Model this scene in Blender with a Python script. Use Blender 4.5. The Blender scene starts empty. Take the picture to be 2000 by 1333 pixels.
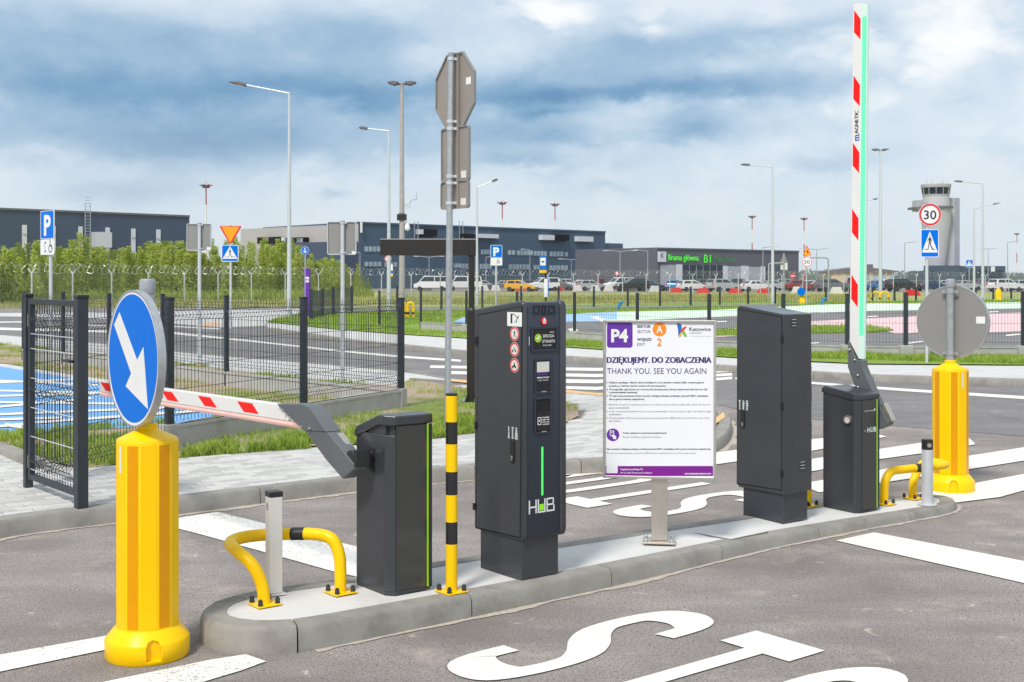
import bpy, math, random
from mathutils import Vector, noise
random.seed(11)
D = bpy.data; S = bpy.context.scene; C = S.collection
# ------------------------------------------------------------------ camera, survey helpers
F, HZ, H = 2380.0, 545.0, 1.69          # focal length and horizon of the photo (2000 px wide), eye height in metres
cam = D.cameras.new('camera'); camo = D.objects.new('camera', cam); C.objects.link(camo)
camo.location = (0, 0, H); camo.rotation_euler = (math.pi/2, 0, 0)
cam.sensor_width = 36; cam.lens = F/2000*36; cam.shift_y = -(666.5-HZ)/2000
cam.clip_start = .1; cam.clip_end = 6000
cam.dof.use_dof = True; cam.dof.focus_distance = 7.2; cam.dof.aperture_fstop = 14
S.camera = camo
# ------------------------------------------------------------------ sky, sun, exposure
SUN_EL, SUN_AZ = 52.0, 205.0            # azimuth measured clockwise from +Y
W = D.worlds.new('World'); S.world = W; W.use_nodes = True
def build_sky():
    nt = W.node_tree; N = nt.nodes; N.clear(); LK = nt.links.new
    out = N.new('ShaderNodeOutputWorld'); bg = N.new('ShaderNodeBackground'); bg.inputs[1].default_value = .092
    LK(bg.outputs[0], out.inputs[0])
    sky = N.new('ShaderNodeTexSky'); sky.sky_type = 'NISHITA'; sky.sun_disc = False
    sky.sun_elevation = math.radians(SUN_EL); sky.sun_rotation = math.radians(SUN_AZ)
    tc = N.new('ShaderNodeTexCoord'); sep = N.new('ShaderNodeSeparateXYZ'); LK(tc.outputs['Generated'], sep.inputs[0])
    def M(op, a, b=None, c=None):
        n = N.new('ShaderNodeMath'); n.operation = op
        for i, v in enumerate((a, b, c)):
            if v is None: continue
            if isinstance(v, (int, float)): n.inputs[i].default_value = v
            else: LK(v, n.inputs[i])
        return n.outputs[0]
    az = M('ARCTAN2', sep.outputs[0], sep.outputs[1]); el = M('ARCSINE', sep.outputs[2])
    mp = N.new('ShaderNodeMapping'); mp.inputs['Scale'].default_value = (1, 1, 1.9); LK(tc.outputs['Generated'], mp.inputs[0])
    last = []
    def noi(scale, det, rough, dist=0., off=0.):
        n = N.new('ShaderNodeTexNoise'); n.noise_dimensions = '4D'; n.inputs['W'].default_value = off
        n.inputs['Scale'].default_value = scale; n.inputs['Detail'].default_value = det
        n.inputs['Roughness'].default_value = rough; n.inputs['Distortion'].default_value = dist
        LK(mp.outputs[0], n.inputs['Vector']); last.append(n.outputs[1]); return n.outputs[0]
    n1 = noi(6.5, 8, .56, .35, 2.3); n2 = noi(15., 8, .62, .25, 7.1); n2c = last[1]
    wob = M('SUBTRACT', n2, .5); wob1 = M('SUBTRACT', n1, .5)
    def bump(px, py, rx, ry, amp, pw=1.0, w=1.0):
        a0 = math.atan((px-1000)/F); e0 = math.atan((HZ-py)/F*math.cos(a0)); ra = rx/F; re = ry/F
        da = M('DIVIDE', M('SUBTRACT', M('MULTIPLY_ADD', wob1, .09*w, az), a0), ra)
        de = M('DIVIDE', M('SUBTRACT', M('MULTIPLY_ADD', wob, .045*w, el), e0), re)
        q = M('ADD', M('MULTIPLY', da, da), M('MULTIPLY', de, de))
        return M('MULTIPLY', M('EXPONENT', M('MULTIPLY', M('POWER', q, pw), -1.0)), amp)
    # blue-grey undersides of the cloud deck
    dark = None
    for b in BLUE:
        x = bump(*b); dark = x if dark is None else M('ADD', dark, x)
    dark = M('ADD', dark, M('MULTIPLY', M('SUBTRACT', n1, .49), .75))
    dark = M('ADD', dark, M('MULTIPLY', wob, .42))
    bil = M('ABSOLUTE', M('SUBTRACT', noi(17., 5, .55, .2, 3.3), .5)); dark = M('SUBTRACT', dark, M('MULTIPLY', bil, .4))
    vo = N.new('ShaderNodeTexVoronoi'); vo.feature = 'F1'; vo.inputs['Scale'].default_value = 11.; vo.inputs['Detail'].default_value = 2; vo.inputs['Roughness'].default_value = .55
    wv = N.new('ShaderNodeVectorMath'); wv.operation = 'MULTIPLY_ADD'; LK(n2c, wv.inputs[0]); wv.inputs[1].default_value = (.10, .10, .10); LK(mp.outputs[0], wv.inputs[2]); LK(wv.outputs[0], vo.inputs['Vector'])
    puff = M('SUBTRACT', .50, vo.outputs['Distance']); dark = M('SUBTRACT', dark, M('MULTIPLY', puff, .20))
    white = None
    for b in WHITE:
        x = bump(*b); white = x if white is None else M('ADD', white, x)
    white = M('ADD', white, M('MULTIPLY', M('SUBTRACT', n2, .50), .8)); white = M('ADD', white, M('MULTIPLY', puff, .55))
    def ramp(v, pts):
        r = N.new('ShaderNodeValToRGB'); LK(v, r.inputs[0]); e = r.color_ramp.elements
        while len(e) < len(pts): e.new(.5)
        for i, (p, col) in enumerate(pts):
            e[i].position = p; e[i].color = (*[K*x for x in col], 1)
        return r.outputs[0]
    K = 1.0
    deck = ramp(dark, [(0, lin(212, 221, 229)), (.22, lin(188, 205, 220)), (.45, lin(156, 182, 205)), (.75, lin(122, 158, 189)), (1., lin(98, 138, 174))])
    def mix(f, a, b):
        m = N.new('ShaderNodeMix'); m.data_type = 'RGBA'
        if isinstance(f, (int, float)): m.inputs[0].default_value = f
        else: LK(f, m.inputs[0])
        for s_, v in ((m.inputs[6], a), (m.inputs[7], b)):
            if isinstance(v, tuple): s_.default_value = (*v, 1)
            else: LK(v, s_)
        return m.outputs[2]
    wm = N.new('ShaderNodeMapRange'); wm.interpolation_type = 'SMOOTHSTEP'; LK(white, wm.inputs[0])
    wm.inputs[1].default_value = .22; wm.inputs[2].default_value = .85
    col = mix(wm.outputs[0], deck, lin(240, 241, 241))
    # pale band of far cloud above the horizon
    hz = N.new('ShaderNodeMapRange'); hz.interpolation_type = 'SMOOTHSTEP'; LK(el, hz.inputs[0])
    hz.inputs[1].default_value = .14; hz.inputs[2].default_value = .03; hz.inputs[3].default_value = 0; hz.inputs[4].default_value = .74
    col = mix(hz.outputs[0], col, lin(202, 212, 221))
    sc = N.new('ShaderNodeVectorMath'); sc.operation = 'SCALE'; LK(col, sc.inputs[0]); sc.inputs['Scale'].default_value = 10.0
    fin = mix(.93, sky.outputs[0], sc.outputs[0])
    LK(fin, bg.inputs[0])
def lin(r, g, b):
    return tuple((x/12.92 if x <= .04045 else ((x+.055)/1.055)**2.4) for x in (r/255, g/255, b/255))
# direction (as photo pixel), extent and weight of the larger cloud undersides and bright tops
BLUE = [(330, 215, 820, 120, .34), (560, 178, 580, 44, .48), (1270, 174, 360, 26, .60), (330, 275, 440, 40, .38), (1060, 262, 130, 26, .45), (1010, 305, 80, 18, .5),
        (1360, 258, 80, 34, .50), (270, 372, 120, 22, .40), (1070, 218, 70, 12, .42), (640, 378, 30, 10, .45), (1600, 318, 120, 18, .25), (1190, 362, 40, 12, .3),
        (200, 60, 600, 60, .26), (1520, 60, 260, 24, .26), (1230, 105, 220, 40, .34), (700, 60, 240, 40, .2)]
WHITE = [(1070, 14, 150, 56, .98), (1650, 120, 420, 120, .40), (1920, 40, 220, 90, .55), (620, 345, 130, 24, .52), (1265, 40, 50, 60, .4), (330, 345, 120, 18, .4), (120, 330, 130, 16, .3), (1500, 230, 300, 40, .2)]
build_sky()
sl = D.lights.new('sun', 'SUN'); sl.energy = 2.5; sl.angle = math.radians(11); sl.color = (1, .95, .88)
so = D.objects.new('sun', sl); C.objects.link(so)
_e, _a = math.radians(SUN_EL), math.radians(SUN_AZ)
so.rotation_euler = Vector((math.sin(_a)*math.cos(_e), math.cos(_a)*math.cos(_e), math.sin(_e))).to_track_quat('Z', 'Y').to_euler()
VS = S.view_settings; VS.view_transform = 'Standard'; VS.look = 'None'; VS.exposure = .38; VS.gamma = 1; VS.use_curve_mapping = False
S.cycles.max_bounces = 6; S.cycles.transparent_max_bounces = 8
UA = math.radians(38.4)
U = Vector((math.cos(UA), math.sin(UA), 0)); NN = Vector((-math.sin(UA), math.cos(UA), 0)); Z = Vector((0, 0, 1))
def G(px, py, z=0.): Y = F*(H-z)/(py-HZ); return Vector(((px-1000)*Y/F, Y, z))
def P(px, py, Y): return Vector(((px-1000)*Y/F, Y, H-(py-HZ)*Y/F))
def interp(x, pts):
    if x <= pts[0][0]: return pts[0][1]
    for (a, b), (c, d) in zip(pts, pts[1:]):
        if x <= c: return b+(d-b)*(x-a)/(c-a)
    return pts[-1][1]
def ZI(px): return interp(px, [(380, .125), (614, .122), (1283, .10), (1676, .062), (1870, .05)])   # island top falls gently
def GI(px, py): return G(px, py, ZI(px))
def planeL(px, py, B, d):               # where a line of sight meets the upright plane through B along d: (distance along d, height)
    r = (px-1000)/F; L = (r*B[1]-B[0])/(d[0]-r*d[1]); Y = B[1]+d[1]*L
    return L, H-(py-HZ)*Y/F
# ------------------------------------------------------------------ materials
def nodes(name):
    m = D.materials.new(name); m.use_nodes = True; nt = m.node_tree; return m, nt, nt.nodes['Principled BSDF']
def nz(nt, scale, det=4, rough=.55, coord='Object', stretch=None, dist=0):
    tc = nt.nodes.new('ShaderNodeTexCoord'); n = nt.nodes.new('ShaderNodeTexNoise'); n.inputs['Scale'].default_value = scale
    n.inputs['Detail'].default_value = det; n.inputs['Roughness'].default_value = rough; n.inputs['Distortion'].default_value = dist
    src = tc.outputs[coord]
    if stretch:
        mp = nt.nodes.new('ShaderNodeMapping'); mp.inputs['Scale'].default_value = stretch; nt.links.new(src, mp.inputs[0]); src = mp.outputs[0]
    nt.links.new(src, n.inputs['Vector']); return n.outputs[0]
def rmp(nt, v, pts):
    r = nt.nodes.new('ShaderNodeValToRGB'); nt.links.new(v, r.inputs[0]); e = r.color_ramp.elements
    while len(e) < len(pts): e.new(.5)
    for i, (p, c) in enumerate(pts):
        e[i].position = p; e[i].color = (*c, 1) if isinstance(c, tuple) else (c, c, c, 1)
    return r.outputs[0]
def mixc(nt, f, a, b, mode='MIX'):
    m = nt.nodes.new('ShaderNodeMix'); m.data_type = 'RGBA'; m.blend_type = mode
    for s_, v in ((m.inputs[0], f), (m.inputs[6], a), (m.inputs[7], b)):
        if isinstance(v, (int, float)): s_.default_value = v
        elif isinstance(v, tuple): s_.default_value = (*v, 1)
        else: nt.links.new(v, s_)
    return m.outputs[2]
def bmp(nt, b, v, dist, st=.5):
    n = nt.nodes.new('ShaderNodeBump'); n.inputs['Distance'].default_value = dist; n.inputs['Strength'].default_value = st
    nt.links.new(v, n.inputs['Height']); nt.links.new(n.outputs[0], b.inputs['Normal'])
def sc(c, k): return tuple(min(1, x*k) for x in c)
def mat(name, col, rough=.5, metal=0., var=.1, scale=6., bump=0., bscale=60., emis=0., stretch=None, spec=.5, dirt=None):
    m, nt, b = nodes(name)
    v = nz(nt, scale, 5, .6, stretch=stretch)
    c = rmp(nt, v, [(.25, sc(col, 1-var)), (.75, sc(col, 1+var))])
    if dirt:
        d = nz(nt, dirt[1], 6, .7); c = mixc(nt, rmp(nt, d, [(dirt[2], 0.), (dirt[2]+.16, dirt[3])]), c, dirt[0])
    nt.links.new(c, b.inputs['Base Color']); b.inputs['Roughness'].default_value = rough; b.inputs['Metallic'].default_value = metal
    b.inputs['Specular IOR Level'].default_value = spec
    if emis: nt.links.new(c, b.inputs['Emission Color']); b.inputs['Emission Strength'].default_value = emis
    if bump: bmp(nt, b, nz(nt, bscale, 4, .6), bump)
    rv = rmp(nt, nz(nt, scale*1.7, 4), [(.3, max(0, rough-.08)), (.7, min(1, rough+.08))]); nt.links.new(rv, b.inputs['Roughness'])
    return m
def asphalt(name, lo, hi, sandy, stripes=True):
    m, nt, b = nodes(name)
    g = nz(nt, 125, 3, .75); g2 = nz(nt, 48, 4, .8)
    c = rmp(nt, g, [(.36, sc(lo, .8)), (.5, tuple((x+y)/2 for x, y in zip(lo, hi))), (.63, sc(hi, 1.1))])
    c = mixc(nt, rmp(nt, g2, [(.37, .7), (.47, 0.)]), c, sc(lo, .5))
    g3 = nz(nt, 115, 2, .5); c = mixc(nt, rmp(nt, g3, [(.60, 0.), (.68, .55)]), c, sc(hi, 1.25))
    st = nz(nt, .9, 7, .62, dist=.4); c = mixc(nt, rmp(nt, st, [(.32, .55), (.60, 0.)]), c, sc(lo, .85))
    st2 = nz(nt, 1.7, 7, .7, stretch=(1, 1, 1)); c = mixc(nt, rmp(nt, st2, [(.56, 0.), (.72, .55)]), c, sandy)
    sp = nz(nt, 6.5, 3, .6, dist=1.); c = mixc(nt, rmp(nt, sp, [(.665, 0.), (.74, .6)]), c, sc(sandy, 1.25))
    tr = nz(nt, 1.5, 3, .5, stretch=(.55, 1.9, 1)); c = mixc(nt, rmp(nt, tr, [(.4, .3), (.55, 0.)]), c, sc(lo, 1.0))
    nt.links.new(c, b.inputs['Base Color']); b.inputs['Roughness'].default_value = .88; b.inputs['Specular IOR Level'].default_value = .25
    bmp(nt, b, g, .006, .7); return m
def paint(name, col, under, wear):
    m, nt, b = nodes(name)
    w = nz(nt, 70, 4, .7); big = nz(nt, 2.6, 4, .6)
    a = nt.nodes.new('ShaderNodeMath'); a.operation = 'MULTIPLY_ADD'; nt.links.new(big, a.inputs[0]); a.inputs[1].default_value = .35; nt.links.new(w, a.inputs[2])
    c = rmp(nt, nz(nt, 9, 5, .6), [(.3, sc(col, .9)), (.7, col)])
    c = mixc(nt, rmp(nt, a.outputs[0], [(wear, 0.), (wear+.05, 1.)]), c, under)
    c = mixc(nt, rmp(nt, nz(nt, 4, 5, .65), [(.62, 0.), (.75, .35)]), c, lin(205, 180, 150))
    nt.links.new(c, b.inputs['Base Color']); b.inputs['Roughness'].default_value = .7; bmp(nt, b, w, .004, .4); return m
def grassy(name, ca, cb, soil, th):
    m, nt, b = nodes(name)
    v = nz(nt, .55, 6, .65); f = nz(nt, 14, 5, .7)
    c = rmp(nt, f, [(.3, ca), (.7, cb)]); s_ = rmp(nt, nz(nt, 30, 5, .7), [(.3, sc(soil, .65)), (.7, sc(soil, 1.25))])
    c = mixc(nt, rmp(nt, v, [(th, 0.), (th+.12, 1.)]), c, s_)
    nt.links.new(c, b.inputs['Base Color']); b.inputs['Roughness'].default_value = .95; bmp(nt, b, f, .05, .8); return m
def leafy(name, a, b_, c_):
    m, nt, b = nodes(name)
    c = rmp(nt, nz(nt, 1.1, 4, .6, 'Object'), [(.3, a), (.5, b_), (.72, c_)])
    i = nz(nt, 9, 2, .6); c = mixc(nt, .5, c, rmp(nt, i, [(.3, sc(a, .8)), (.7, sc(c_, 1.2))]))
    nt.links.new(c, b.inputs['Base Color']); b.inputs['Roughness'].default_value = .7
    tr = nt.nodes.new('ShaderNodeBsdfTranslucent'); nt.links.new(c, tr.inputs[0]); ms = nt.nodes.new('ShaderNodeMixShader'); ms.inputs[0].default_value = .35
    nt.links.new(b.outputs[0], ms.inputs[1]); nt.links.new(tr.outputs[0], ms.inputs[2]); nt.links.new(ms.outputs[0], nt.nodes['Material Output'].inputs[0]); return m
ASPH_LO, ASPH_HI = (.165, .145, .136), (.475, .428, .402)
M = {}
M['asphalt'] = asphalt('asphalt', ASPH_LO, ASPH_HI, (.58, .49, .41))
M['asphalt_road'] = asphalt('asphalt_road', (.155, .148, .150), (.33, .315, .315), (.38, .355, .33))
M['asphalt_far'] = asphalt('asphalt_far', (.22, .20, .185), (.36, .33, .31), (.42, .36, .31))
M['paint'] = paint('road_paint', (.82, .785, .72), (.36, .33, .30), .885)
M['paint_worn'] = paint('road_paint_worn', (.86, .83, .78), (.24, .22, .205), .76)
M['paint_blue'] = paint('blue_lot_paint', lin(112, 168, 222), (.35, .42, .5), .90)
M['paint_blue_pale'] = paint('pale_blue_paint', lin(160, 198, 234), (.6, .65, .7), .95)
M['paint_green'] = paint('green_lane_paint', lin(214, 236, 212), (.5, .58, .5), 1.02)
M['paint_pink'] = paint('pink_lane_paint', lin(230, 194, 196), (.6, .48, .48), 1.02)
M['concrete'] = mat('concrete', (.54, .53, .51), .9, var=.12, scale=5, bump=.004, bscale=120, dirt=((.30, .28, .25), 3.3, .56, .45))
M['kerb'] = mat('kerb_concrete', (.285, .27, .245), .9, var=.22, scale=5, bump=.006, bscale=140, dirt=((.15, .135, .115), 3.4, .50, .5))
M['slab'] = mat('island_concrete', (.62, .61, .59), .9, var=.07, scale=3, bump=.003, bscale=160, dirt=((.40, .36, .30), 2.3, .53, .38))
M['sand'] = mat('washed_sand', (.46, .41, .35), .95, var=.3, scale=40, bump=.004, bscale=200)
M['mortar'] = mat('mortar', (.20, .18, .16), .95, var=.3, scale=30)
for i, k in enumerate((.44, .50, .56)): M['paver%d' % i] = mat('paver_concrete_%d' % i, (k, k*.98, k*.945), .92, var=.1, scale=9, bump=.003, bscale=150, dirt=((.3, .27, .23), 3., .6, .35))
M['pave_far'] = mat('pavement_concrete', (.56, .55, .535), .92, var=.1, scale=2.5, bump=.004, bscale=40)
M['tactile'] = mat('tactile_paving', lin(222, 178, 128), .9, var=.1, scale=9, bump=.004, bscale=60)
M['plinth'] = mat('plinth_concrete', (.43, .42, .40), .92, var=.14, scale=5, bump=.006, bscale=90, dirt=((.27, .25, .22), 2.2, .55, .5))
M['verge'] = grassy('verge_ground', (.14, .19, .04), (.24, .30, .07), (.44, .34, .235), .40)
M['lawn'] = grassy('lawn_ground', (.15, .26, .03), (.27, .40, .055), (.36, .31, .16), .62)
M['meadow'] = grassy('meadow_ground', (.24, .28, .07), (.40, .42, .13), (.54, .46, .30), .5)
M['blade'] = leafy('grass_blades', (.17, .28, .03), (.30, .44, .05), (.46, .55, .11))
M['blade_dry'] = leafy('meadow_blades', (.28, .34, .08), (.42, .44, .14), (.55, .50, .22))
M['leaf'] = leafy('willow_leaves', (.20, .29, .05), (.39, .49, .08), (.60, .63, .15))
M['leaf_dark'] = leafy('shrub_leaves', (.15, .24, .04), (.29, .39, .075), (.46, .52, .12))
M['bark'] = mat('bark', (.16, .12, .085), .95, var=.3, scale=12)
M['anthracite'] = mat('anthracite_powder_coat', lin(59, 61, 66), .25, var=.10, scale=2.2, spec=.6)
M['anthracite_blue'] = mat('blue_black_panel', lin(46, 53, 66), .36, var=.06, scale=3)
M['glossy_grey'] = mat('glossy_dark_grey', lin(64, 65, 64), .16, var=.05, scale=3)
M['fence'] = mat('fence_anthracite', lin(47, 54, 61), .5, var=.1, scale=9)
M['arm_grey'] = mat('arm_grey_paint', lin(94, 98, 102), .45, var=.07, scale=6)
M['black'] = mat('black_paint', (.018, .018, .02), .35, var=.15)
M['gap'] = mat('dark_gap', (.008, .008, .009), .8, var=.1)
M['gantry'] = mat('black_brown_steel', lin(42, 37, 35), .45, var=.15, scale=5)
M['yellow'] = mat('yellow_plastic', (.98, .58, .0), .36, var=.03, scale=3, spec=.25, dirt=((.55, .36, .08), 7, .60, .28))
M['yellow_steel'] = mat('yellow_paint', (.96, .58, .0), .3, var=.05, scale=7, spec=.3, dirt=((.5, .33, .08), 14, .68, .35))
M['amber'] = mat('amber_reflector', (.74, .315, .0), .25, var=.04, scale=40, spec=.3)
M['galv'] = mat('galvanised_steel', (.50, .52, .53), .42, .75, var=.16, scale=22)
M['galv_pale'] = mat('pale_galvanised', (.62, .64, .67), .45, .35, var=.08, scale=8)
M['alu'] = mat('brushed_aluminium', (.62, .60, .57), .34, .85, var=.06, scale=9, stretch=(14, 14, .4))
M['steel'] = mat('stainless_steel', (.58, .53, .47), .36, .85, var=.1, scale=16, stretch=(10, 10, .6))
M['signback'] = mat('sign_back_grey', lin(146, 144, 142), .5, .2, var=.05, scale=3)
M['signback_warm'] = mat('sign_back_metal', lin(158, 149, 141), .45, .3, var=.08, scale=2)
M['white'] = mat('white_paint', (.80, .80, .79), .4, var=.04)
M['off_white'] = mat('off_white_paint', (.70, .68, .64), .4, var=.05)
M['boom_white'] = mat('boom_white', (.78, .765, .74), .35, var=.05, scale=4, dirt=((.5, .46, .4), 8, .68, .25))
M['print_white'] = mat('printed_panel', lin(236, 236, 241), .4, var=.015)
M['red'] = mat('red_reflective', (.90, .012, .01), .38, var=.03, scale=30, spec=.2)
M['signred'] = mat('sign_red', lin(214, 48, 50), .4, var=.04)
M['blue'] = mat('sign_blue', lin(0, 112, 216), .4, var=.03, scale=60, spec=.12)
M['signyellow'] = mat('sign_orange', lin(250, 160, 14), .4, var=.04)
M['purple'] = mat('purple_print', lin(101, 47, 160), .35, var=.03)
M['purple_band'] = mat('magenta_purple_print', lin(126, 20, 142), .35, var=.03)
M['purple_text'] = mat('purple_ink', lin(70, 38, 116), .4, var=.03)
M['grey_text'] = mat('grey_ink', lin(82, 78, 92), .4, var=.03)
M['dark_text'] = mat('dark_ink', lin(52, 44, 62), .4, var=.03)
M['pale_text'] = mat('pale_grey_ink', lin(150, 152, 158), .4, var=.03)
M['orange'] = mat('orange_print', lin(247, 142, 24), .35, var=.03)
M['logo_blue'] = mat('logo_blue', lin(22, 104, 190), .35); M['logo_red'] = mat('logo_red', lin(228, 70, 30), .35)
M['logo_green'] = mat('logo_green', lin(120, 186, 42), .35); M['logo_yellow'] = mat('logo_yellow', lin(246, 190, 20), .35)
M['lime'] = mat('lime_edge', lin(150, 205, 20), .35, var=.04, emis=.12)
M['logo_lime'] = mat('lime_square', lin(128, 206, 10), .4, emis=.25)
M['led_green'] = mat('green_led', lin(70, 235, 110), .4, var=.03, emis=.75)
M['led_bar'] = mat('lit_green_bar', lin(60, 214, 84), .4, var=.05, emis=.7)
M['screen'] = mat('dark_screen', lin(36, 37, 40), .12, var=.2, scale=20)
M['screen_green'] = mat('screen_green', lin(140, 178, 50), .3, emis=.25)
M['screen_white'] = mat('screen_white', lin(225, 226, 226), .4, emis=.2)
M['glass'] = mat('dark_window', lin(38, 54, 66), .08, var=.3, scale=.4)
M['pane'] = mat('pale_window', lin(150, 172, 186), .08, var=.3, scale=.7)
M['rubber'] = mat('rubber', (.03, .03, .03), .8)
M['cap_grey'] = mat('grey_plastic', lin(150, 155, 162), .5, var=.05)
def ledtube(name, a, b_, st):           # translucent lamp strip: a row of small lit segments
    m, nt, b = nodes(name); tc = nt.nodes.new('ShaderNodeTexCoord'); w = nt.nodes.new('ShaderNodeTexWave'); w.bands_direction = 'Z'; w.inputs['Scale'].default_value = 14.
    nt.links.new(tc.outputs['Object'], w.inputs[0]); c = rmp(nt, w.outputs[0], [(.2, a), (.8, b_)])
    nt.links.new(c, b.inputs['Base Color']); nt.links.new(c, b.inputs['Emission Color']); b.inputs['Emission Strength'].default_value = st; b.inputs['Roughness'].default_value = .3; return m
M['led_row'] = ledtube('green_led_row', lin(104, 240, 168), lin(84, 232, 146), .5)
M['tube_green'] = mat('pale_green_tube', lin(200, 222, 214), .3, var=.03, emis=.10)
M['tube_pink'] = mat('pale_pink_tube', lin(240, 190, 180), .35, var=.04, emis=.18)
def cladding(name, col, per, var=.06, metal=.0, rough=.45):
    m, nt, b = nodes(name); tc = nt.nodes.new('ShaderNodeTexCoord'); w = nt.nodes.new('ShaderNodeTexWave'); w.bands_direction = 'Z'; w.inputs['Scale'].default_value = per; w.wave_profile = 'SAW'
    nt.links.new(tc.outputs['Object'], w.inputs[0])
    c = rmp(nt, nz(nt, .15, 4, .6), [(.3, sc(col, 1-var)), (.7, sc(col, 1+var))])
    c = mixc(nt, rmp(nt, w.outputs[0], [(.0, .3), (.12, 0.)]), c, sc(col, .7))
    nt.links.new(c, b.inputs['Base Color']); b.inputs['Roughness'].default_value = rough; b.inputs['Metallic'].default_value = metal; bmp(nt, b, w.outputs[0], .05, .3); return m
M['clad_blue'] = cladding('blue_grey_cladding', lin(72, 92, 112), .28)
M['clad_dark'] = cladding('dark_blue_cladding', lin(72, 84, 104), .3)
M['clad_grey'] = cladding('grey_cladding', lin(98, 99, 108), .35)
M['clad_metal'] = cladding('bare_metal_cladding', lin(182, 178, 174), .3, metal=.1)
M['clad_light'] = cladding('tower_cladding', lin(180, 180, 186), .25)
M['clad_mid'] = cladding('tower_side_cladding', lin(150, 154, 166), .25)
M['beige'] = mat('beige_render', lin(206, 186, 156), .9, var=.05, scale=1)
M['roof_dark'] = mat('dark_roof', lin(110, 106, 112), .8, var=.1, scale=1)
M['shutter'] = mat('grey_shutter', lin(168, 170, 178), .6, var=.04, scale=.8)
M['facade_white'] = mat('pale_facade', lin(205, 208, 214), .6, var=.04, scale=.8)
M['sign_green'] = mat('green_letters', lin(70, 214, 40), .4, emis=.35)
M['orange_paint'] = mat('orange_paint', lin(236, 150, 90), .5)
M['plastic_blue'] = mat('blue_plastic', lin(20, 130, 190), .4)
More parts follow.
